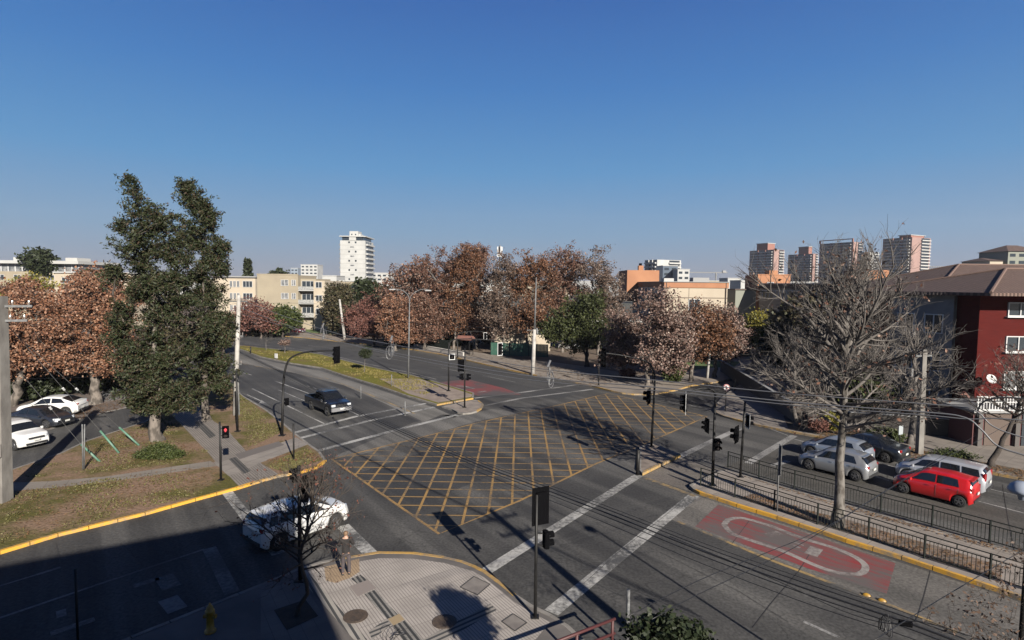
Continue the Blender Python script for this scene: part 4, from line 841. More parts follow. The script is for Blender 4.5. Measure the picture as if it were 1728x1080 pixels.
def make_tree(name, label, group, base, E, seed, trunk_r=.2, trunk_h=2.0, counts=(7, 60, 400), bark=None, twig=None, leaf=None, lk=8, lsig=.3, lsize=.2, droop=.2, long=1.6, lean=(0, 0), cat='tree', radii=(.09, .03, .012), bias=(.35, .5, .6), trunks=1, nest=None, wig=.12, topfrac=.55, csig=None, curl=1.0, force=True):
    rnd = np.random.default_rng(seed)
    t = empty(name, base, 0, label, cat, group)
    E = [tuple(e) for e in E]; zs = np.array([e[2] for e in E]); ctr = np.average(np.array([e[:3] for e in E]), axis=0, weights=[e[3] * e[5] for e in E])
    ztop = max(e[2] + e[5] for e in E)
    nodes = []; nlev = []; pls = {0: [], 1: [], 2: [], 3: []}
    for q in range(trunks):
        off = np.array([0, 0, 0]) if q == 0 else np.array([rnd.normal() * .25, rnd.normal() * .25, 0])
        tip = np.array([ctr[0] + (rnd.normal() * 1.2 if trunks > 1 else 0), ctr[1], trunk_h + (ztop - trunk_h) * topfrac])
        k = 12; u = np.linspace(0, 1, k)[:, None]; mid = np.array([lean[0], lean[1], trunk_h])
        p = (1 - u) ** 2 * off + 2 * u * (1 - u) * mid + u * u * tip; p[1:-1] += rnd.normal(size=(k - 2, 3)) * wig * np.array([1, 1, .2])
        rr = trunk_r * (1 - u[:, 0] * .88); rr[0] *= 1.35; p[0, 2] -= .1
        pls[0].append((p, rr)); fine = np.concatenate([p[i] + (p[i + 1] - p[i]) * np.linspace(0, 1, 4)[:3, None] for i in range(k - 1)])
        fine = fine[fine[:, 2] > trunk_h * .85]; nodes.append(fine)
    ND = np.concatenate(nodes)
    for lv, cnt in enumerate(counts):
        if lv == 2 and csig and pls[2]:
            tp = np.array([p[-1] for p, r in pls[2]] + [p[2] for p, r in pls[2][::2]]); Tg = tp[rnd.integers(0, len(tp), cnt)] + rnd.normal(size=(cnt, 3)) * csig * np.array([1, 1, .75])
        else: Tg = sample_env(rnd, E, cnt, bias[lv])
        if lv == 0 and force:
            ex = [(e[0], e[1], e[2] + e[5] * f_) for e in E for f_ in (.1, .8)]; Tg = np.concatenate([Tg, np.array(ex)])
        if lv == 1 and force and csig:
            Tg = np.concatenate([Tg, np.array([(e[0] + rnd.normal() * e[3] * .4, e[1] + rnd.normal() * e[4] * .4, e[2] + e[5] * f_) for e in E for f_ in (-.7, -.3, .1, .5, .9)])])
        Tg = Tg[Tg[:, 2] > trunk_h * .5]
        add = []; ks = 7 if lv == 0 else 5 if lv == 1 else 4
        for g in Tg[np.argsort(Tg[:, 2])]:
            d = ND - g; dist = np.sqrt((d ** 2).sum(1)); hor = np.sqrt(d[:, 0] ** 2 + d[:, 1] ** 2)
            cost = dist + 1.2 * np.maximum(0, d[:, 2] + .45 * hor); a = ND[np.argmin(cost)]
            L = np.linalg.norm(g - a)
            if L < .05: continue
            c = a + (g - a) * .45 + np.array([0, 0, (-.10 * L if lv else .05 * L) * curl]) + rnd.normal(size=3) * .09 * L * curl
            u = np.linspace(0, 1, ks)[:, None]; p = (1 - u) ** 2 * a + 2 * u * (1 - u) * c + u * u * g
            p[1:-1] += rnd.normal(size=(ks - 2, 3)) * .035 * L * curl
            r0 = radii[lv] * (.7 + .6 * rnd.random()) * (min(1.4, (L / 2.0)) if lv == 0 else 1)
            pls[lv + 1].append((p, r0 * (1 - u[:, 0] * .72))); add.append(p[1:])
            if lv == 0: ND = np.concatenate([ND, p[1:]])
        if lv > 0 and add: ND = np.concatenate([ND] + add)
    V0, F0 = tubes(pls[0], 10); new_obj('trunk', np_mesh('trunk', V0, F0, True), bark or M_BARK, t)
    Vs = []; Fs = []; n = 0
    for lv, sd_ in ((1, 6), (2, 4), (3, 3)):
        if pls[lv]:
            v, f = tubes(pls[lv], sd_); Vs.append(v); Fs.append(f + n); n += len(v)
    cr = empty('crown', (0, 0, 0)) if False else None
    new_obj('branches', np_mesh('branches', np.concatenate(Vs), np.concatenate(Fs), True), twig or bark or M_BARK, t)
    if leaf is not None and lk > 0:
        tips = np.array([p[-1] for p, r in pls[3]] + [p[len(p) // 2] for p, r in pls[3]])
        V, F = leaves(rnd, tips, lk, lsig, lsize, droop, long); new_obj('crown', np_mesh('crown', V, F), leaf, t)
    return t
L_OR = leafmat('orange_leaves', [(.16, .07, .04), (.28, .125, .07), (.38, .21, .13), (.21, .10, .058), (.10, .05, .034), (.48, .32, .23)])
L_BR = leafmat('brown_leaves', [(.10, .045, .030), (.18, .082, .052), (.26, .14, .095), (.14, .066, .045), (.06, .032, .024), (.38, .26, .20), (.11, .056, .039)])
L_PK = leafmat('pinkish_leaves', [(.12, .07, .05), (.20, .12, .098), (.34, .24, .20), (.16, .095, .078), (.09, .055, .045), (.45, .36, .31)])
L_GR = leafmat('evergreen_leaves', [(.022, .032, .012), (.032, .044, .016), (.048, .058, .024), (.026, .036, .014), (.07, .045, .028), (.062, .075, .034)], trans=.08)
L_DG = leafmat('dark_leaves', [(.02, .028, .012), (.034, .044, .017), (.026, .036, .014)], trans=.08)
L_MG = leafmat('mid_green_leaves', [(.045, .065, .018), (.07, .09, .024), (.035, .05, .015), (.10, .11, .035)], trans=.12)
L_GT = leafmat('olive_leaves', [(.03, .04, .014), (.05, .062, .018), (.07, .078, .026), (.025, .032, .012)], trans=.1)
L_YG = leafmat('yellow_leaves', [(.22, .19, .03), (.30, .25, .04), (.18, .17, .035), (.14, .15, .04)], trans=.15)
L_RD = leafmat('reddish_leaves', [(.16, .07, .055), (.24, .11, .085), (.12, .055, .045)])
L_DB = leafmat('dusky_leaves', [(.045, .04, .022), (.07, .06, .03), (.09, .07, .04), (.04, .05, .02)], trans=.05)
b = G(268, 746)
ev = [(222, 315, 10, 16), (231, 348, 15, 22), (205, 384, 20, 12), (262, 362, 18, 14), (250, 400, 46, 34), (285, 392, 26, 30), (236, 450, 50, 42), (275, 470, 46, 46), (192, 462, 18, 12), (255, 535, 62, 60), (298, 420, 24, 34), (300, 480, 34, 40), (262, 688, 34, 14), (300, 672, 34, 22), (225, 665, 26, 18), (245, 700, 20, 12), (285, 698, 22, 12), (236, 500, 40, 40), (215, 600, 26, 34), (232, 640, 30, 24), (300, 560, 50, 60), (240, 610, 44, 45), (275, 640, 66, 46), (250, 680, 30, 22), (205, 560, 20, 30)]
make_tree('evergreen_tree', 'tall dark evergreen with a thick pale trunk rising from the grass behind a low bush', 'tall evergreens of the corner block', b, env_px(b, ev), 8, trunk_r=.40, trunk_h=4.2, counts=(36, 190, 3000), bark=M_BARKP, twig=M_BARKD, leaf=L_GR, lk=10, lsig=.12, lsize=.085, droop=.5, long=2.8, radii=(.10, .032, .010), bias=(.35, .40, .55), topfrac=.42, csig=.31)
b = G(350, 712)
ev = [(316, 322, 9, 14), (326, 340, 12, 16), (342, 352, 12, 14), (334, 375, 18, 26), (352, 372, 8, 12), (325, 410, 34, 30), (345, 430, 26, 28), (372, 418, 18, 12), (345, 480, 38, 40), (372, 452, 14, 14), (340, 540, 48, 48), (352, 600, 42, 46), (340, 655, 40, 32), (370, 560, 22, 30), (376, 625, 22, 34)]
make_tree('evergreen_tree', 'second evergreen with two thin leaders, nearer the main road', 'tall evergreens of the corner block', b, env_px(b, ev), 4, trunk_r=.3, trunk_h=3.5, counts=(28, 110, 1900), bark=M_BARKP, twig=M_BARKD, leaf=L_GR, lk=11, lsig=.14, lsize=.09, droop=.5, long=2.8, radii=(.09, .032, .010), bias=(.35, .38, .55), topfrac=.72, lean=(-.4, 0), csig=.31)
# planes with orange leaves on the left
def plane(label, group, base, ells, seed, leaf, **k):
    d = dict(trunk_r=.22, trunk_h=3.5, counts=(9, 80, 800), bark=M_BARKP, twig=M_TWIG, leaf=leaf, lk=9, lsig=.2, lsize=.2, long=1.15, radii=(.09, .03, .012), csig=.55, bias=(.35, .4, .5)); d.update(k)
    return make_tree('plane_tree', label, group, base, env_px(base, ells), seed, **d)
gl = 'orange leaved trees over the parked cars'
plane('orange leaved plane with a spotted trunk right of the white coupe', gl, G(161, 682), [(150, 555, 50, 40), (175, 585, 42, 34), (120, 595, 40, 26), (150, 500, 40, 28), (195, 545, 24, 40), (180, 618, 30, 12)], 11, L_OR, trunk_r=.45, lk=9, lsize=.17, counts=(10, 90, 1100))
plane('orange leaved plane with a leaning trunk beside the concrete pole', gl, G(16, 686), [(60, 560, 52, 44), (30, 600, 40, 30), (90, 610, 36, 20), (50, 510, 42, 26), (20, 625, 20, 12), (-30, 580, 50, 50)], 12, L_OR, trunk_r=.4, lk=9, lsize=.17, lean=(2.0, 0), counts=(10, 90, 1100))
plane('orange leaved plane further back between the two others', gl, G(115, 655), [(110, 520, 46, 36), (90, 560, 40, 34), (140, 470, 14, 10), (60, 500, 36, 22), (140, 520, 40, 36), (30, 490, 40, 16)], 13, L_OR, lk=9, lsize=.2, counts=(10, 90, 1000))
plane('orange leaved plane at the back next to the evergreen', gl, G(205, 640), [(205, 500, 40, 34), (190, 540, 40, 34), (170, 480, 30, 20), (215, 590, 26, 26)], 14, L_OR, lk=9, lsize=.2)
plane('pale sparse tree in front of the white roofed apartments', gl, G(45, 630), [(40, 495, 40, 22), (60, 480, 26, 14), (10, 500, 30, 14)], 15, L_YG, lk=3, lsize=.2)
gc = 'brown leaved plane trees along the far pavement'
def B(px, py): return G(px, py)
spec = [
 ('tall plane with a pale straight trunk left of the shelter roof', (747, 589), [(735, 450, 30, 30), (750, 500, 34, 36), (725, 520, 28, 34), (745, 548, 30, 20), (765, 470, 24, 34)], L_BR),
 ('slim plane behind the shelter, its crown reaching between two taller ones', (766, 592), [(785, 440, 22, 26), (775, 480, 26, 34), (800, 470, 24, 40), (780, 530, 22, 24)], L_BR),
 ('tallest plane of the row, its trunk just right of the shelter', (803, 590), [(800, 430, 24, 18), (812, 450, 18, 26), (795, 500, 26, 30), (815, 540, 30, 26), (800, 540, 20, 20)], L_BR),
 ('plane with a rounded top under the small communication mast', (850, 597), [(852, 455, 24, 28), (842, 490, 28, 32), (850, 540, 34, 28), (835, 520, 24, 24)], L_BR),
 ('plane whose crown meets the tall lamp column', (888, 598), [(895, 450, 26, 24), (880, 480, 26, 30), (915, 470, 26, 36), (900, 530, 36, 28)], L_BR),
 ('broad plane behind the dark green tree, left half', (950, 596), [(950, 450, 30, 30), (930, 480, 30, 30), (975, 470, 30, 38), (950, 520, 34, 26)], L_BR),
 ('broad plane behind the dark green tree, right half', (1010, 600), [(1000, 450, 26, 28), (1020, 480, 30, 30), (1040, 510, 26, 34), (1000, 510, 30, 34), (1030, 545, 30, 20)], L_BR),
 ('low plane over the dark signal head on the far corner', (1051, 637), [(1050, 560, 28, 24), (1070, 590, 34, 26), (1040, 595, 28, 22), (1085, 560, 24, 22)], L_PK),
 ('plane with a white trunk just left of the round green bush', (1090, 657), [(1105, 520, 30, 26), (1130, 550, 32, 30), (1110, 590, 40, 26), (1150, 580, 24, 24), (1135, 610, 24, 12)], L_PK),
 ('plane with a forked leaning trunk on the small plaza', (1166, 645), [(1190, 545, 30, 26), (1175, 575, 30, 20), (1215, 570, 22, 18)], L_PK),
 ('thin plane with a pale trunk beside the plaza lamp column', (1206, 638), [(1215, 550, 26, 24), (1235, 575, 20, 20), (1225, 590, 20, 10)], L_PK),
 ('orange red plane left of the double armed street lamp', (668, 592), [(670, 530, 32, 26), (655, 545, 24, 18), (690, 550, 22, 30), (675, 570, 22, 12)], L_OR),
 ('orange brown plane just right of the double armed street lamp', (716, 592), [(712, 530, 24, 30), (725, 555, 24, 20), (700, 515, 18, 18)], L_BR),
 ('small brown tree left of the leaning concrete pole by the lawn', (608, 574), [(612, 530, 20, 22), (630, 520, 18, 18), (600, 540, 16, 14)], L_RD),
 ('low russet tree behind the long white wall', (630, 583), [(640, 550, 22, 14), (615, 555, 18, 12)], L_RD),
]
L_RU = leafmat('rusty_leaves', [(.10, .045, .022), (.19, .085, .042), (.26, .13, .075), (.14, .06, .032), (.06, .034, .022), (.36, .22, .14)])
L_GB = leafmat('grey_brown_leaves', [(.09, .058, .042), (.16, .105, .078), (.24, .17, .13), (.12, .078, .058), (.05, .034, .026), (.38, .30, .25)])
for i, (lab, bp, el, lf) in enumerate(spec):
    lf = {1: L_RU, 3: L_GB, 4: L_RU, 6: L_GB, 9: L_RU}.get(i, lf)
    plane(lab, gc, G(*bp), el, 30 + i, lf, lk=[15, 11, 14, 9, 13, 15, 10, 11, 9, 8, 9, 13, 10, 12, 12][i], lsize=.2, lsig=.26, trunk_r=.26, trunk_h=3.2, counts=(9, 56, 760), radii=(.11, .045, .022), csig=.85)
# sparse tops and bare trees at the back
def bare(label, base, ells, seed, group='bare winter trees', **k):
    d = dict(trunk_r=.2, trunk_h=2.5, counts=(10, 110, 900), bark=M_TWIGB, twig=M_TWIGB, leaf=None, radii=(.08, .035, .02), bias=(.3, .45, .5)); d.update(k)
    return make_tree('bare_tree', label, group, base, env_px(base, ells), seed, **d)
bare('tall bare tree with a few leaves behind the orange red plane', W(675, 580, 105) * 1, [(670, 470, 24, 36), (690, 480, 26, 36), (650, 490, 20, 22)], 61, leaf=L_BR, lk=1, lsize=.35) if False else None
bt = G(676, 579); bare('tall bare tree with a few leaves rising behind the orange red plane', bt, [(672, 475, 22, 34), (690, 480, 24, 36), (652, 492, 20, 22), (700, 455, 14, 26)], 61, leaf=L_BR, lk=1, lsize=.3, counts=(14, 160, 1400))
bt = G(715, 577); bare('bare topped tree between the street lamp and the tall planes', bt, [(715, 470, 22, 40), (730, 500, 20, 30)], 62, leaf=L_BR, lk=2, lsize=.3, counts=(12, 140, 1000))
bt = G(440, 571); bare('reddish bare tree behind the long white wall on the left', bt, [(425, 525, 26, 28), (445, 535, 26, 26), (405, 540, 20, 24), (465, 545, 16, 14)], 63, counts=(12, 140, 1300), leaf=L_RD, lk=2, lsize=.25, twig=mat('reddish_twig', (.20, .13, .115), .9))
gm = 'small trees planted in the grass median'
def sapling(label, base, ells, seed, leaf, lk, **k):
    d = dict(trunk_r=.06, trunk_h=1.2, counts=(6, 30, 160), bark=M_TWIG, twig=M_TWIG, leaf=leaf, lk=lk, lsig=.15, lsize=.12, radii=(.03, .014, .009), wig=.03); d.update(k)
    return make_tree('young_tree', label, gm, base, env_px(base, ells), seed, **d)
sapling('leafless young tree at the far end of the median', G(449, 592), [(449, 568, 14, 10), (440, 574, 8, 8), (458, 572, 8, 8)], 71, None, 0)
sapling('small pinkish sapling beside the leafless one in the median', G(481, 597), [(481, 578, 9, 5)], 72, L_PK, 3)
sapling('small green sapling in the middle of the median', G(615, 630), [(616, 596, 10, 8), (620, 590, 7, 5)], 73, L_DG, 6)
b = G(988, 620)
make_tree('green_tree', 'broad dark green tree with several trunks on the far pavement', 'green trees', b, env_px(b, [(955, 535, 26, 22), (985, 525, 28, 26), (1005, 510, 22, 18), (940, 560, 22, 18), (975, 565, 34, 24), (1015, 555, 22, 24), (925, 552, 14, 14)]), 81, trunk_r=.22, trunk_h=1.8, counts=(12, 90, 700), bark=M_BARKD, leaf=L_GT, lk=12, lsig=.28, lsize=.2, trunks=4, csig=.7)
b = G(573, 566)
make_tree('green_tree', 'round topped green tree behind the pole in front of the white tower', 'green trees', b, env_px(b, [(572, 495, 20, 16), (572, 520, 26, 28), (566, 540, 16, 16), (586, 520, 14, 16)]), 82, trunk_r=.25, trunk_h=3, counts=(9, 60, 500), bark=M_BARKD, leaf=L_DB, lk=16, lsig=.6, lsize=.34)
b = G(478, 570)
make_tree('green_tree', 'low green tree beside the green gate of the beige apartments', 'green trees', b, env_px(b, [(478, 530, 18, 12), (492, 540, 14, 12), (465, 545, 14, 14)]), 83, trunk_r=.2, trunk_h=2, counts=(7, 50, 320), bark=M_BARKD, leaf=L_MG, lk=14, lsig=.6, lsize=.35)
b = G(1281, 600)
make_tree('ivy_tree', 'yellow green ivy covered tree at the mouth of the side street', 'green trees', b, env_px(b, [(1278, 545, 16, 18), (1295, 555, 10, 26), (1262, 562, 14, 12), (1285, 575, 16, 12)]), 84, trunk_r=.2, trunk_h=1.5, counts=(8, 60, 400), bark=M_BARKD, leaf=L_YG, lk=16, lsig=.5, lsize=.24)
# leafless trees: limbs leave the leader all the way up and turn skywards
def grow_bare(label, group, base, H, trunk_h, r0, R, seed, nl=34, bark=None, twig=None, lean=(0, 0), prof=None, tw=.009, dens=1.0, droop=.35, leafm=None, lsz=.12, lfr=.35, l3r=(.35, .95)):
    rnd = np.random.default_rng(seed); t = empty('bare_tree', base, 0, label, 'tree', group); prof = prof or [(0, .75), (.15, 1.0), (.45, .85), (.75, .5), (1, .12)]
    def path(p, d, L, k, up, jit):
        pts = [p]; d = d / np.linalg.norm(d)
        for i in range(k - 1):
            d = d + np.array([0, 0, up / k]) + rnd.normal(size=3) * jit; d /= np.linalg.norm(d); pts.append(pts[-1] + d * L / (k - 1))
        return np.array(pts)
    k = 14; u = np.linspace(0, 1, k); ld = np.stack([lean[0] * u + np.cumsum(rnd.normal(size=k)) * .07, lean[1] * u + np.cumsum(rnd.normal(size=k)) * .07, u * H * .97 - .1], 1); ld[0, :2] = 0; ld[1, :2] *= .3
    rr = r0 * (1 - u) ** .9 + .012; rr[0] *= 1.45; rr[1] *= 1.05
    V0, F0 = tubes([(ld, rr)], 12); new_obj('trunk', np_mesh('trunk', V0, F0, True), bark or M_BARKG, t)
    L1 = []; L2 = []; L3 = []; L4 = []
    def perp(d, ang):
        a = rnd.normal(size=3); a -= d * (a @ d); a /= np.linalg.norm(a); return d * math.cos(ang) + a * math.sin(ang)
    for i in range(nl):
        f = (i + rnd.uniform(0, 1)) / nl; f = f ** 1.1; z = trunk_h + f * (H * .95 - trunk_h) * .80; uu = z / (H * .97); a = i * 2.4 + rnd.uniform(-.5, .5)
        b = np.array([np.interp(uu, u, ld[:, 0]), np.interp(uu, u, ld[:, 1]), z]); Rr = R * interp(prof, f) * rnd.uniform(.75, 1.12)
        el = RAD(12 + 50 * f + rnd.uniform(-10, 14)); L = Rr / max(.45, math.cos(el + .25)); L = min(L, (H - z) * .82 + .5)
        p = path(b, np.array([math.cos(a) * math.cos(el), math.sin(a) * math.cos(el), math.sin(el)]), L, 8, .55 - droop * (1 - f) * 1.4, .09)
        r = min(r0 * .5, .028 + .014 * L); L1.append((p, r * (1 - np.linspace(0, 1, 8) * .82)))
        for q in range(int((5 + L * 2.0) * dens)):
            s_ = rnd.uniform(.18, 1.0); x = s_ * 7; n = min(6, int(x)); o = p[n] + (p[n + 1] - p[n]) * (x - n); d = p[n + 1] - p[n]; d /= np.linalg.norm(d)
            l2 = L * rnd.uniform(.22, .42) * (1.15 - .5 * s_); p2 = path(o, perp(d, rnd.uniform(.45, 1.0)), l2, 6, .55 - droop * (1 - f), .10); L2.append((p2, .6 * r * (1 - .6 * s_) * (1 - np.linspace(0, 1, 6) * .7) + tw * .4))
            for w in range(int((3 + l2 * 3.6) * dens)):
                x = rnd.uniform(.15, 1.0) * 5; n = min(4, int(x)); o2 = p2[n] + (p2[n + 1] - p2[n]) * (x - n); d2 = p2[n + 1] - p2[n]; d2 /= np.linalg.norm(d2)
                l3 = rnd.uniform(*l3r); p3 = path(o2, perp(d2, rnd.uniform(.4, .9)), l3, 4, .5 - droop * .6 * (1 - f), .12); L3.append((p3, tw * (1 - np.linspace(0, 1, 4) * .5)))
                if rnd.random() < .7 * dens:
                    for _ in range(2): n = rnd.integers(1, 4); d3 = p3[n] - p3[n - 1]; d3 /= np.linalg.norm(d3); L4.append((path(p3[n], perp(d3, rnd.uniform(.4, .9)), rnd.uniform(.18, .45), 3, .3, .1), tw * .7 * (1 - np.linspace(0, 1, 3) * .5)))
    Vs = []; Fs = []; n = 0
    for grp, sd_ in ((L1, 7), (L2, 4), (L3, 3), (L4, 3)):
        v, f = tubes(grp, sd_); Vs.append(v); Fs.append(f + n); n += len(v)
    new_obj('branches', np_mesh('branches', np.concatenate(Vs), np.concatenate(Fs), True), twig or M_TWIG, t)
    if leafm is not None:
        tips = np.array([p[-1] for p, r in L3]); tips = tips[rnd.random(len(tips)) < lfr]; V, F = leaves(rnd, tips, 2, .05, lsz, .8, 1.8); new_obj('crown', np_mesh('crown', V, F), leafm, t)
    return t
b = G(1413, 893); b.z = .14
grow_bare('largest leafless tree, standing inside the fenced median with a spotted trunk', 'bare winter trees', b, 13.6, 4.2, .215, 3.25, 91, nl=46, lean=(.5, 0), tw=.0088, dens=.92, leafm=L_BR, lsz=.09, lfr=.2, droop=.25)
gb = 'leafless trees on the corner pavement'
def bare2(label, bp, H, th, R, seed, **k):
    base = G(*bp); base.z = .13; grow_bare(label, gb, base, H, th, k.pop('r0', .17), R, seed, **k)
bare2('leafless tree with drooping twigs left of the big bare tree', (1345, 722), 7.2, 2.0, 3.8, 92, nl=24, droop=.75, dens=.8, tw=.012, bark=M_TWIG)
bare2('leafless tree behind the dark sedan', (1420, 700), 9.5, 2.8, 3.6, 93, nl=22, dens=.75, tw=.012, bark=M_TWIG)
bare2('leafless spreading tree in front of the white house', (1535, 752), 8.8, 2.6, 3.8, 94, nl=20, dens=.75, tw=.012, bark=M_TWIG)
bare2('dark leaning tree below the red house', (1672, 790), 6.0, 2.6, 2.4, 95, nl=16, tw=.009, bark=M_BARKD, twig=M_BARKD, lean=(2.0, 0), leafm=L_RD, dens=.8)
bare2('brownish tree crown against the red wall under the lowest window', (1715, 752), 6.6, 2.2, 2.2, 96, nl=16, tw=.009, leafm=L_RD, dens=.8)
# dense dusky trees behind the bare ones, and bushes
def bushy(name, label, group, base, ells, seed, leaf, **k):
    d = dict(trunk_r=.15, trunk_h=.8, counts=(8, 50, 420), bark=M_BARKD, leaf=leaf, lk=11, lsig=.45, lsize=.28, trunks=2, cat='tree', csig=.8); d.update(k)
    return make_tree(name, label, group, base, env_px(base, ells), seed, **d)
gd = 'dusky trees filling the gardens beyond the road'
for i, (lab, bp, el, lf) in enumerate([
 ('dusky tree right of the ivy covered one', (1325, 625), [(1325, 570, 30, 40), (1345, 530, 24, 26)], L_DB),
 ('dusky tree with its crown behind the left side of the bare branches', (1370, 640), [(1370, 575, 36, 44), (1390, 530, 26, 26)], L_DB),
 ('brown garden tree behind the middle of the bare branches', (1430, 650), [(1430, 570, 40, 46), (1450, 610, 34, 30)], L_BR),
 ('dusky garden tree left of the white house', (1500, 660), [(1490, 590, 36, 40), (1520, 560, 26, 34), (1500, 630, 34, 20)], L_DB),
 ('green garden shrub tree below the dusky ones', (1465, 690), [(1465, 660, 44, 22), (1510, 680, 30, 14)], L_MG),
 ('dark tree under the planes behind the white wall', (690, 583), [(690, 568, 26, 14), (715, 572, 22, 12)], L_DG),
 ('dark tree between the shelter and the orange planes', (735, 582), [(760, 570, 26, 14), (738, 560, 16, 14)], L_DG),
 ('dark tree behind the green fence', (870, 584), [(880, 560, 34, 20), (910, 552, 20, 18)], L_DG),
 ('dark tree deep behind the broad planes', (830, 580), [(830, 560, 24, 20), (845, 535, 18, 20)], L_DB),
 ('dark tree in the deep shade behind the white parked car', (1035, 590), [(1035, 565, 34, 24), (1075, 575, 26, 18)], L_DG),
 ('dark tree in front of the cream school wall', (1110, 600), [(1110, 572, 30, 20), (1150, 580, 30, 18)], L_DB),
 ('dark bushy tree by the plaza lawn', (1200, 600), [(1200, 585, 30, 12), (1235, 590, 22, 14)], L_DB),
 ('dark tree in the shade right of the beige apartments', (600, 566), [(598, 552, 18, 10), (620, 560, 16, 10)], L_DG),
 ('dark tree under the reddish bare one', (455, 566), [(450, 550, 26, 12), (425, 552, 20, 10)], L_DB),
 ('dark garden tree behind the parked dark sedan', (60, 668), [(60, 650, 60, 22), (10, 655, 40, 18)], L_DG),
 ('dark garden tree behind the bicycles', (190, 655), [(195, 640, 40, 20), (235, 630, 30, 20)], L_DG),
 ('dark garden tree behind the spotted plane trunk', (128, 655), [(120, 640, 40, 22)], L_DG),
 ('dark tree behind the evergreens by the road', (330, 600), [(330, 575, 40, 24), (370, 560, 26, 20), (290, 580, 30, 24)], L_DB)]):
    bushy('garden_tree', lab, gd, G(*bp), el, 120 + i, lf, lsize=.26 if bp[1] > 630 else .36, lsig=.45)
def bush(label, bp, el, seed, leaf, **k):
    d = dict(cat='bush', trunk_r=.04, trunk_h=.15, counts=(8, 50, 300), radii=(.02, .01, .006), lk=12, lsig=.12, lsize=.09, wig=.02, csig=None); d.update(k)
    base = G(*bp); base.z = .12; return bushy('bush', label, 'bushes', base, el, seed, leaf, **d)
bush('low rounded green bush in the grass before the thick evergreen trunk', (268, 775), [(250, 766, 18, 9), (270, 762, 22, 12), (290, 768, 18, 8)], 151, L_MG, counts=(10, 80, 700), lsize=.07)
bush('spiky round green bush by the white trunked plane', (1136, 646), [(1136, 628, 18, 15)], 152, L_MG, lsize=.16, long=3)
bush('brown dry bush in the planting strip behind the pale blue hatchback', (1382, 735), [(1382, 714, 14, 12)], 153, L_RD)
bush('green bush in the planting strip left of the bare tree trunk', (1405, 735), [(1408, 712, 16, 12), (1395, 705, 12, 10)], 154, L_YG)
bush('low green shrubs beside the blue sign panel', (1500, 752), [(1490, 732, 22, 10), (1510, 735, 14, 8)], 155, L_MG)
bush('rusty low bush on the far pavement near the thin black post', (1060, 640), [(1060, 630, 14, 7)], 156, L_RD)
bush('leafy fringe of the bed below the leaning tree', (1610, 772), [(1610, 768, 40, 4)], 157, L_MG, lsize=.07)
# young street tree by the near pavement
b = G(500, 1045); b.z = .13
grow_bare('young street tree with thin twigs and withered leaves in a square pit', None, b, 5.0, 1.5, .065, 2.0, 161, nl=24, bark=M_BARKD, twig=M_BARKD, tw=.0042, dens=.9, droop=.35, leafm=leafmat('withered_leaves', [(.10, .04, .03), (.22, .08, .055), (.07, .045, .035), (.05, .04, .03)]), lsz=.05, lfr=.55, l3r=(.2, .5))
near('tree_pit', [(462, 1030), (515, 1012), (537, 1040), (484, 1064)], .142, mat('pit_soil', (.06, .045, .035), .95, (.03, .025, .02), 4, .5))
# crowns at the bottom edge
b = G(1130, 1290); b = W(1128, 1400, 9.6); b.z = 0.0
make_tree('street_tree', 'glossy dark green street tree whose top shows at the bottom edge', None, b, env_px(b, [(1095, 1075, 34, 34), (1140, 1075, 46, 34), (1175, 1095, 34, 30), (1120, 1130, 70, 60), (1130, 1060, 24, 16)]), 171, trunk_r=.12, trunk_h=1.8, counts=(10, 100, 900), bark=M_BARKD, leaf=leafmat('glossy_dark_leaves', [(.012, .02, .008), (.022, .032, .012), (.04, .05, .025)]), lk=6, lsig=.10, lsize=.07, long=1.5, radii=(.04, .016, .006))
b = W(1712, 1500, 8.6); b.z = 0.0
make_tree('street_tree', 'thin twiggy street tree with a few dry leaves in the bottom right corner', None, b, env_px(b, [(1700, 1000, 40, 46), (1660, 1040, 60, 34), (1600, 1050, 40, 22), (1700, 1080, 60, 40), (1720, 940, 20, 40), (1640, 1000, 30, 20)]), 172, trunk_r=.05, trunk_h=2.4, counts=(14, 100, 260), bark=M_BARKD, twig=M_BARKD, leaf=leafmat('dry_leaves', [(.06, .045, .035), (.13, .08, .055), (.18, .12, .09)]), lk=1, lsig=.04, lsize=.036, long=1.8, csig=None, radii=(.012, .005, .003), wig=.03)
# palm and far skyline trees
def palm(label, base, px, py, rpx, seed):
    rnd = random.Random(seed); t = empty('palm_tree', base, 0, label, 'palm tree'); h = ZT(base, px, py) - base.z; k = MPP(base.y) * rpx
    MB().tube([(0, 0, -.1), (.1, 0, h * .5), (0, 0, h)], [.3, .24, .26], 10).build('trunk', M_BARK, t, smooth=True)
    V = []; F = []
    for i in range(42):
        a = rnd.uniform(0, 6.283); el = rnd.uniform(-.3, 1.2); L = k * rnd.uniform(.8, 1.1); d = Vector((math.cos(a), math.sin(a), 0)); prev = Vector((0, 0, h))
        side = Vector((-d.y, d.x, 0)); n = 9
        for q in range(n):
            u = (q + 1) / n; p = Vector((0, 0, h)) + d * (L * u * math.cos(el * .6)) + Vector((0, 0, L * (math.sin(el) * u - 0.9 * u * u)))
            for s in (1, -1):
                for z in range(3):
                    bp = prev.lerp(p, z / 3); tipp = bp + side * s * L * .22 * (1 - .6 * u) + (p - prev).normalized() * L * .12 + Vector((0, 0, -.12 * L * .5)); m = len(V)
                    V += [bp, bp + (p - prev) * .3, tipp]; F.append((m, m + 1, m + 2))
            prev = p
    MB().add(V, F).build('crown', L_MG, t)
palm('palm with arching fronds at the left edge of the evergreens', G(168, 612), 168, 462, 38, 5)
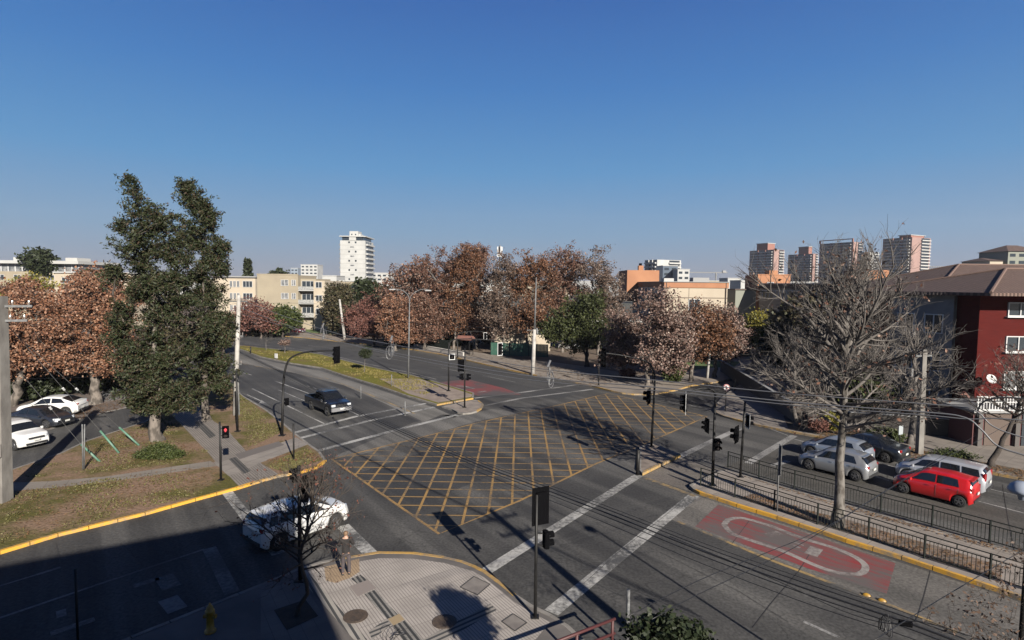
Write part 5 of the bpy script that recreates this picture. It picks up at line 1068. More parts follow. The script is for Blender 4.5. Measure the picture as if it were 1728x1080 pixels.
def conifer(label, px, pyb, pyt, w, dist, seed):
    rnd = np.random.default_rng(seed); base = W(px, pyb, dist); base.z = 0; top = W(px, pyt, dist).z; t = empty('conifer_tree', base, 0, label, 'tree', 'conifers on the skyline'); n = 900; u = rnd.uniform(0, 1, n) ** .7; k = MPP(dist) * w
    a = rnd.uniform(0, 6.28, n); r = k * (1 - u) * rnd.uniform(.3, 1, n) * (1 + .3 * np.sin(u * 40)); C_ = np.stack([np.cos(a) * r, np.sin(a) * r, top * .25 + top * .75 * u], 1)
    V, F = leaves(rnd, C_, 4, .35, .7, 0, 2.0); new_obj('crown', np_mesh('crown', V, F), L_DG, t); MB().tube([(0, 0, 0), (0, 0, top)], [.35, .05], 8).build('trunk', M_BARKD, t)
conifer('dark pointed conifer above the beige apartment roofs', 419, 480, 440, 9, 170, 1)
conifer('small dark conifer on the skyline right of the larger one', 472, 480, 455, 6, 190, 2)
for i, (px, pt, w, d, lab) in enumerate([(66, 424, 15, 150, 'dark round tree above the white roofed apartments'), (470, 462, 8, 175, 'small tree peeping over the beige parapet'), (616, 478, 16, 135, 'green tree at the foot of the white tower, left'), (640, 486, 16, 135, 'green tree at the foot of the white tower, right')]):
    b = W(px, 520, d); b.z = 0; bushy('garden_tree', lab, 'trees on the skyline', b, [(px, pt + w, w, w * .9), (px + w * .4, pt + w * 1.3, w * .8, w * .7)], 180 + i, L_DG, lsig=.8, lsize=.6, trunk_h=5, counts=(6, 40, 220))
# ---------------------------------------------------------------- poles, signals, wires, fences
M_BLKM = mat('black_pole_paint', (.010, .010, .011), .55, (.018, .017, .016), 4, spec=.3)
M_SIG = mat('signal_housing', (.004, .004, .005), .95, spec=.04)
M_POLEC = mat('pole_concrete', (.24, .225, .205), .9, (.16, .148, .135), 3, .25, 18, stretch=(1, 1, .4))
M_POLEW = mat('pale_concrete', (.50, .48, .45), .85, (.32, .3, .28), 2, .2)
M_STEEL = mat('galvanised_steel', (.20, .205, .21), .6, (.13, .13, .13), 5, metal=.2)
M_REDL = mat('red_signal_light', (.4, .02, .03), .3, emit=(1, .10, .12), es=.55)
M_OFFL = mat('dark_lens', (.03, .025, .025), .15)
M_WIRE = mat('black_cable', (.012, .012, .014), .5)
M_WIREG = mat('grey_cable', (.16, .16, .17), .45)
M_BORD = mat('white_border', (.6, .6, .6), .5)
M_GRNP = mat('green_paint', (.07, .20, .13), .6, (.15, .24, .19), 5)
def head(t, loc, yaw, n=3, sc=1.0, back=True, border=False, lit=None, ped=False):
    """signal head: lenses look along yaw"""
    h = empty('signal_head', loc, yaw); h.parent = t; H = .32 * n * sc
    MB().box((0, 0, 0), (.20 * sc, .34 * sc, H), bev=.04).build('housing', M_SIG, h)
    if back:
        mb = MB(); mb.box((-.02, 0, 0), (.015, .62 * sc, H + .30 * sc)); mb.build('backboard', M_SIG, h)
        if border:
            k = MB(); a, b = .31 * sc, H / 2 + .15 * sc
            for s in (1, -1): k.box((-.018, s * (a - .03), 0), (.03, .06, 2 * b)); k.box((-.018, 0, s * (b - .03)), (.03, 2 * a - .12, .06))
            k.build('border', M_BORD, h)
    for i in range(n):
        z = H / 2 - .16 * sc - i * .32 * sc
        MB().lathe([(0, .012), (.07 * sc, .008), (.11 * sc, 0)], (.10 * sc, 0, z), n=14, M=Matrix.Rotation(math.pi / 2, 4, 'Y')).build('lens', M_REDL if lit == i else M_OFFL, h)
        v = MB(); m = 9
        for q in range(m):
            a0 = math.pi * (-.15 + 1.3 * q / m); a1 = math.pi * (-.15 + 1.3 * (q + 1) / m); r = .135 * sc
            p = [Vector((.10 * sc, r * math.cos(a0), z + r * math.sin(a0))), Vector((.10 * sc, r * math.cos(a1), z + r * math.sin(a1))), Vector(((.10 + .2) * sc, r * math.cos(a1), z + r * math.sin(a1))), Vector(((.10 + .2) * sc, r * math.cos(a0), z + r * math.sin(a0)))]
            v.add(p, [(0, 1, 2, 3)])
        v.build('visor', M_SIG, h)
    return h
def signal(label, base, ztop, r=.06, heads=(), arm=None, m=None, group='black traffic signal poles', name='traffic_signal', boxes=(), lean=0.0):
    base = Vector((base.x, base.y, .13)); t = empty(name, base, 0, label, 'traffic signal', group); ztop -= .13
    mb = MB(); mb.tube([(0, 0, 0), (lean * .5, 0, ztop * .5), (lean, 0, ztop)], [r * 1.15, r, r * .9], 12); mb.build('pole', m or M_BLKM, t, smooth=True)
    MB().box((0, 0, .02), (r * 5, r * 5, .04)).build('base_plate', m or M_BLKM, t)
    if arm:
        p = smooth_line([Vector(q) for q in arm], 8); MB().tube(p, [r * .9 - (r * .35) * i / len(p) for i in range(len(p))], 10).build('arm', m or M_BLKM, t, smooth=True)
    for hd in heads:
        (x, y, z, yaw), kw = hd; head(t, (x, y, z), yaw, **kw)
        if not arm or abs(x) + abs(y) < .8:
            k = MB()
            for dz in (-.25, .25): k.obox((0, 0, z + dz * .8), (x, y, z + dz * .8), .04, .04)
            k.build('bracket', m or M_BLKM, t)
    return t
def loc_px(base, px, py, dy=0):
    p = W(px, py, base.y + dy); return (p.x - base.x, p.y - base.y, p.z - .13)
PI = math.pi
b = G(903, 1048); zt = ZT(b, 910, 822)
a1 = loc_px(b, 911, 856); a2 = loc_px(b, 913, 910)
signal('nearest black signal pole at the round corner, large head on top seen from behind', b, zt - .25, .05, [((a1[0] + .02, .12, a1[2], RAD(115)), dict(n=3, sc=1.0)), ((a2[0] + .16, 0, a2[2], RAD(20)), dict(n=2, sc=.85, back=False))])
b = G(476, 738); top = W(568, 595, b.y)
q = [(.05, 0, 0)] 
def armpts(base, pts): return [loc_px(base, *p) for p in pts]
ar = armpts(b, [(478, 650), (481, 625), (488, 607), (502, 598), (520, 594), (545, 592), (563, 592)])
hb = loc_px(b, 568, 599); hm_ = loc_px(b, 482, 678)
signal('mast arm signal on the left verge reaching over the traffic lanes', b, ar[0][2] + .13, .085, [((hb[0], hb[1], hb[2], RAD(150)), dict(n=3, sc=.95)), ((hm_[0] + .1, 0, hm_[2], RAD(150)), dict(n=2, sc=.8, back=False))], arm=ar, lean=ar[0][0])
b = G(373, 814); z = ZT(b, 373, 712); h1 = loc_px(b, 381, 729)
t = signal('pedestrian signal with a red standing figure on the left verge', b, z, .055, [((h1[0], -.02, h1[2], RAD(-65)), dict(n=2, sc=1.0, back=False))])
fg = MB(); fz = h1[2] + .16
for (y0, z0, w, h) in ((0, .085, .05, .05), (0, .01, .07, .10), (-.02, -.075, .028, .09), (.02, -.075, .028, .09), (-.05, .0, .022, .09), (.05, .0, .022, .09)): fg.box((0, y0, z0), (.012, w, h))
f = fg.build('standing_figure', M_REDL, t); f.location = (h1[0] + math.cos(RAD(-65)) * .125, -.02 + math.sin(RAD(-65)) * .125, fz); f.rotation_euler = (0, 0, RAD(-65))
b = G(401, 731); signal('bare black post standing against the concrete utility pole', b, ZT(b, 404, 625), .07, [], name='black_post')
b = G(757, 662); b.z = 0; z = ZT(b, 758, 578)
ar = armpts(b, [(758, 584), (760, 577), (767, 573), (790, 572), (815, 573), (843, 575)]); h1 = loc_px(b, 844, 589); h2 = loc_px(b, 763, 602)
signal('mast arm signal at the tip of the median, white bordered head over the far lanes', b, z, .075, [((h1[0], -.1, h1[2], RAD(-50)), dict(n=3, sc=1.05, border=True)), ((h2[0], -.1, h2[2], RAD(-70)), dict(n=1, sc=1.0, border=True))], arm=ar)
b = G(784, 690); h1 = loc_px(b, 780, 617); h2 = loc_px(b, 787, 636)
signal('signal pole on the paved median nose with two black heads', b, ZT(b, 786, 588), .065, [((h1[0] - .05, .1, h1[2], RAD(100)), dict(n=2, sc=1.15)), ((h2[0] + .12, 0, h2[2], RAD(10)), dict(n=2, sc=.9, back=False)), ((h2[0] - .35, 0, h2[2], RAD(190)), dict(n=2, sc=.85, back=False))])
b = G(772, 605); ar = armpts(b, [(770, 580), (772, 566), (780, 561), (800, 559), (818, 560)]); h1 = loc_px(b, 819, 567)
signal('far mast arm signal behind the shelter, small white bordered head', b, ZT(b, 770, 575), .08, [((h1[0], -.1, h1[2], RAD(-40)), dict(n=2, sc=1.15, border=True))], arm=ar)
b = G(1010, 652); h1 = loc_px(b, 1016, 602); signal('thin signal pole on the far pavement under the planes', b, ZT(b, 1010, 596), .06, [((h1[0], 0, h1[2], RAD(200)), dict(n=2, sc=.8))])
b = G(1099, 757); ar = armpts(b, [(1105, 645), (1104, 630), (1098, 616), (1086, 608), (1070, 604), (1045, 599), (1022, 596)]); h1 = loc_px(b, 1018, 604); h2 = loc_px(b, 1097, 669)
signal('mast arm signal on the crossing refuge, arm reaching left over the box junction', b, ar[0][2] + .13, .075, [((h1[0], 0, h1[2], RAD(200)), dict(n=3, sc=1.0)), ((h2[0] - .1, 0, h2[2], RAD(150)), dict(n=2, sc=1.15))], arm=ar, lean=ar[0][0])
b = G(1202, 823); ar = armpts(b, [(1207, 672), (1206, 662), (1200, 657), (1186, 655), (1170, 659), (1157, 664)]); h1 = loc_px(b, 1156, 680); h2 = loc_px(b, 1195, 718); h3 = loc_px(b, 1207, 749)
signal('mast arm signal at the fence end, hanging head and two heads on shaft', b, ar[0][2] + .13, .075, [((h1[0], -.05, h1[2], RAD(165)), dict(n=3, sc=.95, border=True)), ((h2[0] - .08, 0, h2[2], RAD(185)), dict(n=2, sc=.85)), ((h3[0] + .05, -.12, h3[2], RAD(-80)), dict(n=2, sc=1.0, back=False))], arm=ar, lean=ar[0][0])
b = G(1249, 809); h1 = loc_px(b, 1262, 710); h2 = loc_px(b, 1245, 733)
signal('signal pole between the two fences, white edged head turned to the right', b, ZT(b, 1254, 677), .065, [((h1[0], -.05, h1[2], RAD(0)), dict(n=2, sc=.9, border=True)), ((h2[0] - .08, 0, h2[2], RAD(140)), dict(n=2, sc=1.05))], lean=.12)
b = G(507, 985); h1 = loc_px(b, 496, 802)
signal('black signal pole rising through the young street tree', b, ZT(b, 509, 786), .07, [((h1[0] + .05, .0, h1[2], RAD(150)), dict(n=2, sc=.75, back=False)), ((.12, .1, h1[2] - .55, RAD(95)), dict(n=3, sc=.95, back=False))])
# plain posts
def post(label, base, ztop, r, m, name='post', lean=0, cap=None, group='thin posts along the kerbs'):
    t = empty(name, (base.x, base.y, base.z), 0, label, 'post', group); h = ztop - base.z
    MB().tube([(0, 0, 0), (lean * .5, 0, h * .5), (lean, 0, h)], r, 10).build('shaft', m, t, smooth=True); MB().lathe([(r * 1.6, .0), (r * 1.6, .03), (r, .05)], n=12).build('foot', m, t); return t
for px, pb, pt, r, m, lab in [(609, 672, 651, .05, M_STEEL, 'short grey post at the edge of the pale lane'), (683.5, 701, 677, .06, M_STEEL, 'short grey post on the crosswalk of the left road'), (496, 780, 715, .05, M_BLKM, 'thin dark post on the corner of the left verge'), (1076, 801, 759, .11, M_BLKM, 'thick black bollard at the tip of the crossing refuge'), (1240, 662, 640, .05, M_BLKM, 'thin black post beside the round road sign'), (661, 654, 632, .05, M_STEEL, 'grey post in the grass median, left of the double lamp'), (1101, 648, 610, .06, M_BLKM, 'thin black post on the far pavement right of the white trunk'), (423, 597, 585, .1, M_BLKM, 'short black post at the far end of the median'), (1058, 1100, 995, .055, M_STEEL, 'grey metal post rising at the bottom edge'), (133, 1120, 960, .035, M_BLKM, 'thin black post rising from the shaded pavement')]:
    b = G(px, pb); post(lab, b, ZT(b, px, pt), r, m)
def concrete_pole(label, base, top, r0, r1, square=False, fittings=(), m=None):
    t = empty('utility_pole', (base.x, base.y, 0), 0, label, 'utility pole', 'concrete utility poles'); d = top - base; mb = MB()
    if square:
        for z0, z1 in ((0, 1),):
            a, b_ = r0, r1; mb.add([(sx * a, sy * a, 0) for sx, sy in ((-1, -1), (1, -1), (1, 1), (-1, 1))] + [(d.x + sx * b_, d.y + sy * b_, top.z) for sx, sy in ((-1, -1), (1, -1), (1, 1), (-1, 1))], [(3, 2, 1, 0), (4, 5, 6, 7), (0, 1, 5, 4), (1, 2, 6, 5), (2, 3, 7, 6), (3, 0, 4, 7)])
    else: mb.tube([(0, 0, -.1), (d.x * .5, d.y * .5, top.z * .5), (d.x, d.y, top.z)], [r0, (r0 + r1) / 2, r1], 12)
    mb.build('shaft', m or M_POLEC, t, smooth=not square)
    for z, L, ang in fittings:
        k = MB(); u = Vector((math.cos(ang), math.sin(ang), 0)); c = Vector((d.x, d.y, 0)) * (z / top.z) + Vector((0, 0, z)); k.obox(c - u * L / 2, c + u * L / 2, .09, .11); k.build('crossarm', M_STEEL, t)
        for s in (-.45, -.2, .2, .45):
            p = c + u * L * s; MB().lathe([(0, .24), (.035, .22), (.05, .16), (.03, .13), (.05, .09), (.03, .05), (.02, 0)], (p.x, p.y, p.z + .05), n=10).build('insulator', mat('insulator_glaze', (.25, .22, .2), .2), t)
    return t
b = G(3, 850); bt = W(-2, 500, b.y)
tl = concrete_pole('thick square concrete utility pole at the left edge with a meter box', b, bt, .31, .23, True, [(9.7, 2.6, RAD(20)), (9.0, 2.2, RAD(20))])
MB().box((.22, -.40, 2.75), (.36, .16, .62), bev=.02).build('meter_box', mat('meter_box_paint', (.36, .33, .3), .7), tl)
b = G(397, 703); bt = W(403, 498, b.y)
t4 = concrete_pole('pale concrete utility pole by the left road with a crossarm on top', b, bt, .21, .14, False, [(bt.z - .5, 1.4, RAD(0)), (bt.z - 3.3, .9, RAD(0)), (bt.z - 5.6, .8, 0)], M_POLEW)
MB().tube([(.32, 0, .1), (.34, 0, bt.z * .62)], .04, 6).build('conduit', M_STEEL, t4)
b = G(582, 574); concrete_pole('leaning pale concrete pole on the far pavement by the lawn', b, W(573, 505, b.y), .28, .18, False, [], M_POLEW)
b = G(899, 633); t9 = concrete_pole('tall pale pole before the broad planes, thick below and slim above', b, W(902, 556, b.y), .26, .2, False, [], M_POLEW)
p0 = W(902, 556, b.y) - Vector((b.x, b.y, 0)); p1 = W(905, 468, b.y) - Vector((b.x, b.y, 0)); MB().tube([p0, p1], [.13, .06], 10).build('upper_shaft', M_STEEL, t9, smooth=True)
k = MB(); k.tube([p0 + Vector((-.9, 0, -.1)), p0 + Vector((.5, 0, -.1))], .05, 6); k.tube([p0 + Vector((.25, 0, .2)), p0 + Vector((.35, 0, -.5))], .12, 8); k.build('cable_bracket', M_STEEL, t9)
b = G(1193, 640); concrete_pole('short pale concrete column between the plaza trees', b, W(1199, 583, b.y), .16, .13, False, [], M_POLEW)
b = G(1551, 769); b.z = 0; bt = W(1559, 590, b.y); concrete_pole('concrete utility pole before the white house, behind the light blue people carrier', b, bt, .17, .13, True, [(bt.z - .4, 1.2, RAD(10))])
b = Vector((9.3, 7.0, 0)); concrete_pole('concrete utility pole whose forked shadow falls over the near crosswalk', b, Vector((9.3, 7.0, 10.2)), .26, .16, False, [(9.7, 2.0, RAD(30)), (8.9, 1.6, RAD(30))])
# street lamps
b = G(689, 640); b.z = .13; t = empty('street_lamp', b, 0, 'tall street lamp with two curved arms in the grass median', 'street lamp', 'street lamps')
jp = W(691, 510, b.y) - b; MB().tube([(0, 0, 0), (jp.x * .5, 0, jp.z * .5), jp], [.11, .085, .06], 10).build('pole', M_STEEL, t, smooth=True)
for s, pts in ((-1, [(691, 510), (689, 499), (680, 491), (668, 488), (658, 488)]), (1, [(691, 510), (694, 499), (704, 491), (715, 488), (726, 490)])):
    pp = smooth_line([W(*p, b.y) - b for p in pts], 6); MB().tube(pp, .04, 8).build('arm', M_STEEL, t, smooth=True)
    e = pp[-1]; MB().box((e.x - s * .25, e.y, e.z - .02), (.75, .22, .11), bev=.08).build('luminaire', mat('luminaire_grey', (.4, .4, .4), .4), t)
lb = W(1723, 1080, 11.4); lb.z = .13; t = empty('street_lamp', lb, 0, 'near street lamp with a rounded pale blue head at the right edge', 'street lamp', 'street lamps')
lt = W(1724, 832, 11.4) - lb; MB().tube([(0, 0, 0), (0, 0, lt.z - .25), (0, 0, lt.z)], [.05, .045, .04], 10).build('pole', M_BLKM, t, smooth=True)
MB().lathe([(0, .22), (.10, .21), (.19, .15), (.235, .06), (.235, .02), (.2, -.02), (.07, -.07), (.05, -.16), (0, -.16)], (lt.x, 0, lt.z + .02), n=20).build('luminaire', mat('pale_blue_enamel', (.34, .38, .46), .3), t, smooth=True)
# signs
def sign_post(label, base, ztop, yaw, shape, w, h, m, face=None, pm=None):
    base = Vector((base.x, base.y, .13)); t = empty('road_sign', base, yaw, label, 'road sign', 'road signs'); H = ztop - .13
    MB().tube([(0, 0, 0), (0, 0, H)], .035, 8).build('post', pm or M_BLKM, t, smooth=True)
    if shape == 'round':
        R_ = Matrix.Rotation(math.pi / 2, 4, 'X')
        MB().lathe([(0, .02), (w / 2, .02), (w / 2, 0), (0, 0)], (0, -.04, H - w / 2), n=24, M=R_).build('plate', M_BORD, t)
        MB().lathe([(w * .40, .0), (w * .48, .0), (w * .48, -.004), (w * .40, -.004)], (0, -.066, H - w / 2), n=24, M=R_).build('red_ring', mat('sign_red', (.45, .03, .03), .5), t)
        k = MB(); k.box((.02, -.066, H - w * .55), (w * .12, .006, w * .42)); k.box((-.04, -.066, H - w * .36), (w * .3, .006, w * .10)); k.build('arrow', M_SIG, t)
        MB().obox((-w * .3, -.07, H - w * .2), (w * .3, -.07, H - w * .8), w * .07, .006, up=(0, 1, 0)).build('red_bar', MATS['sign_red'], t)
    else: MB().box((0, -.04, H - h / 2), (w, .02, h), bev=.0).build('plate', m, t)
    return t
b = G(1224, 696); sign_post('round white turn sign with a red ring at the mouth of the side street', b, ZT(b, 1225, 648), RAD(-5), 'round', .62, 0, None)
b = G(1517, 765); sign_post('rectangular pale sign panel on a black post right of the dark sedan', b, ZT(b, 1520, 718), RAD(25), 'rect', .45, .6, mat('sign_back', (.38, .42, .44), .4))
b = G(1311, 868); sign_post('tall grey post with a sign panel seen edge on between the fences', b, ZT(b, 1316, 751), RAD(78), 'rect', .5, 1.45, M_STEEL, pm=M_STEEL)
b = G(466, 607); t = empty('info_plate', b, RAD(-30), 'small pale box plate on the grass median', 'sign'); MB().box((0, 0, .55), (.5, .12, .65), bev=.0).build('plate', M_BORD, t); MB().box((0, 0, .12), (.1, .08, .25)).build('post', M_BLKM, t)
# guy wire anchors on the left verge
for i, (a, b_, lab) in enumerate([((137, 750), (169, 783), 'green guy wire guard crossing the upright green posts'), ((169, 727), (201, 768), 'middle green guy wire guard on the grass'), ((201, 721), (235, 755), 'right hand green guy wire guard by the low bush')]):
    gb_ = G(*b_); gb_.z = .13; top_ = W(a[0], a[1], gb_.y - .35 + .25)
    tt = empty('guy_guard', gb_, 0, lab, 'guy wire guard', 'green guards of the guy wires'); MB().tube([(0, 0, 0), top_ - gb_], .065, 8).build('guard', M_GRNP, tt, smooth=True)
    far_ = W(0, 528 + i * 6 + (60 if i == 0 else 0), 28.0) - gb_; MB().tube([top_ - gb_, far_], .013, 5).build('guy_wire', M_STEEL, tt)
    mp_ = (top_ - gb_).lerp(far_, .42); dd = (far_ - (top_ - gb_)).normalized(); MB().tube([mp_ - dd * .09, mp_ + dd * .09], .06, 8).build('guy_insulator', M_BORD, tt)
gb_ = G(140, 796); gb_.z = .13; tt = empty('guy_post', gb_, 0, 'pair of upright green grey posts on the left verge', 'post'); zt_ = ZT(gb_, 144, 716) - .13
for s, px in ((-1, 0), (1, .14)): MB().tube([(px * .5, 0, 0), (px + .06, 0, zt_)], .035, 8).build('upright', M_STEEL, tt, smooth=True)
# ---------------------------------------------------------------- overhead cables
def cable(label, pts, da, db, r, m=None, coils=False, group='overhead cables', name='overhead_cable'):
    """photo points on a run of cable that hangs in the vertical plane between two distances"""
    A = W(pts[0][0], pts[0][1], da); B = W(pts[-1][0], pts[-1][1], db); n = Vector((B.y - A.y, -(B.x - A.x), 0)); P = []
    for px, py in pts:
        d = ray(px, py); t = n.dot(A - CAMP) / n.dot(d); P.append(CAMP + d * t)
    P = smooth_line(P, 5); o = MB().tube(P, r, 6).build(name, m or M_WIRE, smooth=True); tag(o, label, 'cable', group); return P
cA = cable('upper grey cable from the left pole across the junction to the right edge', [(405, 506), (545, 556), (660, 581), (800, 604), (926, 624), (1100, 641), (1330, 664), (1555, 681), (1625, 687), (1652, 697), (1675, 719), (1719, 736), (1790, 752)], 45.4, 11.5, .016, M_WIREG)
cB = cable('second grey cable sagging below the upper one, bending down before the shop railing', [(405, 519), (545, 569), (720, 606), (912, 637), (1100, 653), (1330, 678), (1555, 695), (1626, 704), (1655, 724), (1683, 752), (1728, 768), (1800, 790)], 45.4, 10.8, .018, M_WIREG)
cC = cable('third grey cable running just under the second', [(405, 529), (600, 584), (800, 626), (930, 645), (1140, 662), (1330, 683), (1555, 700), (1632, 707), (1680, 706), (1760, 712)], 45.4, 11.5, .014, M_WIREG)
cable('thin cable from the left pole meeting the three grey ones at mid span', [(405, 503), (545, 541), (700, 585), (830, 612), (960, 632), (1200, 655), (1500, 672), (1700, 678)], 45.4, 12, .007)
cable('thin cable crossing under the planes to the pale pole', [(405, 512), (560, 515), (700, 545), (900, 556)], 45.4, 68, .012)
for i, (dy, lab, r) in enumerate([(0, 'thick black cable descending from the left pole to the bottom right', .022), (9, 'black cable just below the thick one over the near crosswalk', .014), (-9, 'black cable just above the thick one over the bus lane', .014), (24, 'lowest black cable of the bundle over the box junction', .010), (-16, 'highest thin cable of the bundle over the bus lane', .008)]):
    base = [(405, 595), (500, 640), (583, 684), (690, 734), (800, 781), (920, 826), (1050, 876), (1180, 928), (1350, 990), (1520, 1047), (1640, 1092)]
    cable(lab, [(x, y + dy * (i > 0) * (.12 + .88 * min(1, max(0, (x - 405) / 900)))) for x, y in base], 45.4, 11.5, r)
cable('slack black cable curling down to the splice at the bottom right', [(1130, 905), (1300, 975), (1420, 1030), (1500, 1052), (1560, 1050), (1700, 1095)], 15, 10.5, .010)
cable('service wire rising from the bottom edge to the red house, left of the pair', [(1060, 1040), (1180, 979), (1290, 934), (1400, 886), (1520, 812), (1646, 735)], 8.5, 26, .007)
cable('service wire rising from the bottom edge to the red house, right of the pair', [(1100, 1045), (1180, 1002), (1300, 945), (1390, 895), (1540, 802), (1680, 728), (1740, 690)], 8.5, 26, .007)
cable('dark wire across the bottom right corner', [(1470, 1084), (1580, 1015), (1703, 942), (1760, 908)], 8.0, 12, .008)
cable('black jumper cable arching over the shop railing', [(1649, 704), (1651, 690), (1660, 678), (1680, 672), (1705, 671), (1740, 674)], 13, 12.5, .02)
for i, (a, c, lab) in enumerate([((0, 533), (400, 505), 'highest wire between the left edge pole and the pale pole'), ((0, 548), (400, 512), 'middle wire between the left edge pole and the pale pole'), ((0, 640), (398, 600), 'low wire between the left edge pole and the pale pole')]):
    cable(lab, [a, ((a[0] + c[0]) / 2, (a[1] + c[1]) / 2 + 12), c], 28, 45.4, .010)
cable('wire from the pole before the white house running to the right edge', [(1559, 594), (1640, 668), (1728, 676), (1800, 678)], 37, 30, .01)
# cable bundles hanging on the wires
def bundle(label, px, py, P, seed, sc=1.0):
    rnd = random.Random(seed); best = min(P, key=lambda q: (Vector(project(q)) - Vector((px, py))).length); t = empty('cable_bundle', best, 0, label, 'cable bundle', 'splice bundles hanging on the cables')
    for q in range(5):
        a = rnd.uniform(0, 3.1); R_ = rnd.uniform(.16, .34) * sc; k = MB(); c = Vector((rnd.uniform(-.12, .12), 0, -.25 * sc + rnd.uniform(-.3, .3) * sc))
        k.tube([c + Vector((math.cos(w) * R_ * .6 * math.cos(a), math.cos(w) * R_ * .6 * math.sin(a), math.sin(w) * R_ * 1.2)) for w in [j * 6.283 / 20 for j in range(21)]], .012, 5, False); k.build('coil', M_WIREG, t)
    MB().tube([(-.05, 0, .15 * sc), (.06, 0, .5 * sc)], .06 * sc, 8).build('splice_case', M_WIREG, t); MB().tube([(.05, 0, -.3 * sc), (.0, 0, -.8 * sc)], .05 * sc, 8).build('splice_case', M_STEEL, t)
def project(p):
    q = RM.transposed() @ (Vector(p) - CAMP); return (CX + q.x / -q.z * FPX, CY - q.y / -q.z * FPX)
bundle('cable bundle hanging before the far kerb, right of the tall pale pole', 918, 625, cA, 1, .75)
bundle('cable bundle hanging left of the double armed lamp', 666, 581, cA, 2, .9)
bundle('cable bundle hanging before the lawn of the beige apartments', 537, 554, cA, 3, .8)
sp_ = W(1528, 1052, 11.9); t = empty('splice_box', sp_, RAD(-20), 'black splice box with coiled cable at the end of the black bundle', 'splice box'); MB().box((0, 0, 0), (.26, .09, .10), bev=.02).build('case', M_SIG, t)
for q in range(5): MB().tube([(-.28 + .04 * math.cos(w + q) - .05 * q, .12 * math.sin(w * 1.0) , -.12 + .2 * math.sin(w + q * .8)) for w in [j * 6.283 / 16 for j in range(17)]], .008, 5, False).build('coil', M_WIRE, t)
cl = G(668, 1078, .14); t = empty('cable_coil', cl, 0, 'loose loops of black wire at the bottom edge before the tactile strip', 'cable coil')
for q in range(4): MB().tube([(.12 * q - .2 + .2 * math.cos(w), .2 * math.sin(w), .14 + .12 * math.sin(w + q)) for w in [j * 6.283 / 24 for j in range(25)]], .006, 5, False).build('loop', M_WIRE, t)
# ---------------------------------------------------------------- fences of the right median
def fence(label, line, h, m, group, gap=.125, panel=2.05, z0=.15):
    P = [G(*p) for p in line]; L = [0]
    for a, b in zip(P, P[1:]): L.append(L[-1] + (b - a).length)
    def at(s):
        for i in range(len(P) - 1):
            if s <= L[i + 1] or i == len(P) - 2: u = (s - L[i]) / (L[i + 1] - L[i]); q = P[i].lerp(P[i + 1], u); return Vector((q.x, q.y, z0))
    n = int(L[-1] / panel); o = at(0); t = empty('railing_fence', o, 0, label, 'fence', group)
    for i in range(n + 1):
        p = at(min(i * panel, L[-1])) - o; MB().box((p.x, p.y, h / 2), (.06, .06, h)).build('post', m, t)
        if i < n:
            a = at(i * panel + .03) - o; b = at((i + 1) * panel - .03) - o; k = MB(); d = b - a; Z = Vector((0, 0, 1))
            for zz in (h - .02, h - .22, .10): k.obox(a + Z * zz, b + Z * zz, .035, .035)
            c = int(d.length / gap)
            for j in range(1, c):
                q = a + d * (j / c); k.box((q.x, q.y, (h - .22 + .10) / 2), (.016, .016, h - .34))
            k.box((a.x + d.x / 2, a.y + d.y / 2, h - .12), (.03, .03, .17)); k.build('panel', m, t)
    return t
M_FEN = mat('dark_green_fence_paint', (.010, .014, .012), .7, spec=.2)
gf = 'dark fences of the right median'
fence('dark railing fence along the bus lane kerb, nearer the camera', [(1182, 824), (1243, 845), (1311, 867), (1387, 893), (1474, 919), (1572, 953), (1689, 990), (1800, 1027)], 1.0, M_FEN, gf)
fence('dark railing fence along the lanes with the waiting cars', [(1228, 793), (1283, 811), (1335, 827), (1404, 846), (1479, 868), (1563, 891), (1660, 919), (1728, 939), (1850, 975)], 1.0, M_FEN, gf)
# lane separators
for px, py, lab in [(1462, 1005, 'left yellow lane separator block beside the worn yellow line'), (1488, 1014, 'right yellow lane separator block beside the worn yellow line')]:
    b = G(px, py); t = empty('lane_separator', b, RAD(-38), lab, 'lane separator', 'yellow lane separators'); mb = MB()
    mb.lathe([(0, .13), (.07, .12), (.13, .07), (.16, 0)], n=14, M=Matrix.Diagonal((.95, .55, .7, 1))); mb.build('block', mat('yellow_plastic', (.55, .3, .02), .5, (.3, .17, .03), 8), t, smooth=True)
    MB().box((0, 0, .005), (.3, .18, .014)).build('base', M_TRIM, t)
# hydrant in the shade
b = G(355, 1066, .13); b.z = .13; t = empty('fire_hydrant', b, 0, 'yellow fire hydrant on the shaded pavement at the bottom left', 'fire hydrant'); my = mat('hydrant_yellow', (.42, .25, .02), .5, (.3, .17, .02), 6)
MB().lathe([(0, 0), (.17, 0), (.17, .05), (.12, .07), (.11, .3), (.10, .62), (.14, .64), (.14, .68), (.11, .70), (.10, .78), (.06, .85), (.03, .87), (.03, .92), (0, .92)], n=18).build('barrel', my, t, smooth=True)
for a in (0, 1.57, 3.14): MB().tube([(math.cos(a) * .08, math.sin(a) * .08, .5), (math.cos(a) * .19, math.sin(a) * .19, .5)], [.06, .07], 10).build('outlet', my, t)
# red rail at the bottom
b = G(990, 1068); bA, bB = G(925, 1088, .95), G(1038, 1044, .95); bB_ = bB.copy(); t = empty('red_barrier', (bB.x, bB.y, 0), rz(bA, bB), 'dull red tubular barrier at the bottom edge beside the kerb', 'barrier'); mr = mat('barrier_red', (.075, .018, .018), .6)
for z in (.95, .5): MB().tube([(-3.0, 0, z), (0, 0, z)], .045, 8).build('rail', mr, t, smooth=True)
for x in (-2.8, -1.45, -.1): MB().tube([(x, 0, 0), (x, 0, .95)], .045, 8).build('leg', mr, t, smooth=True)
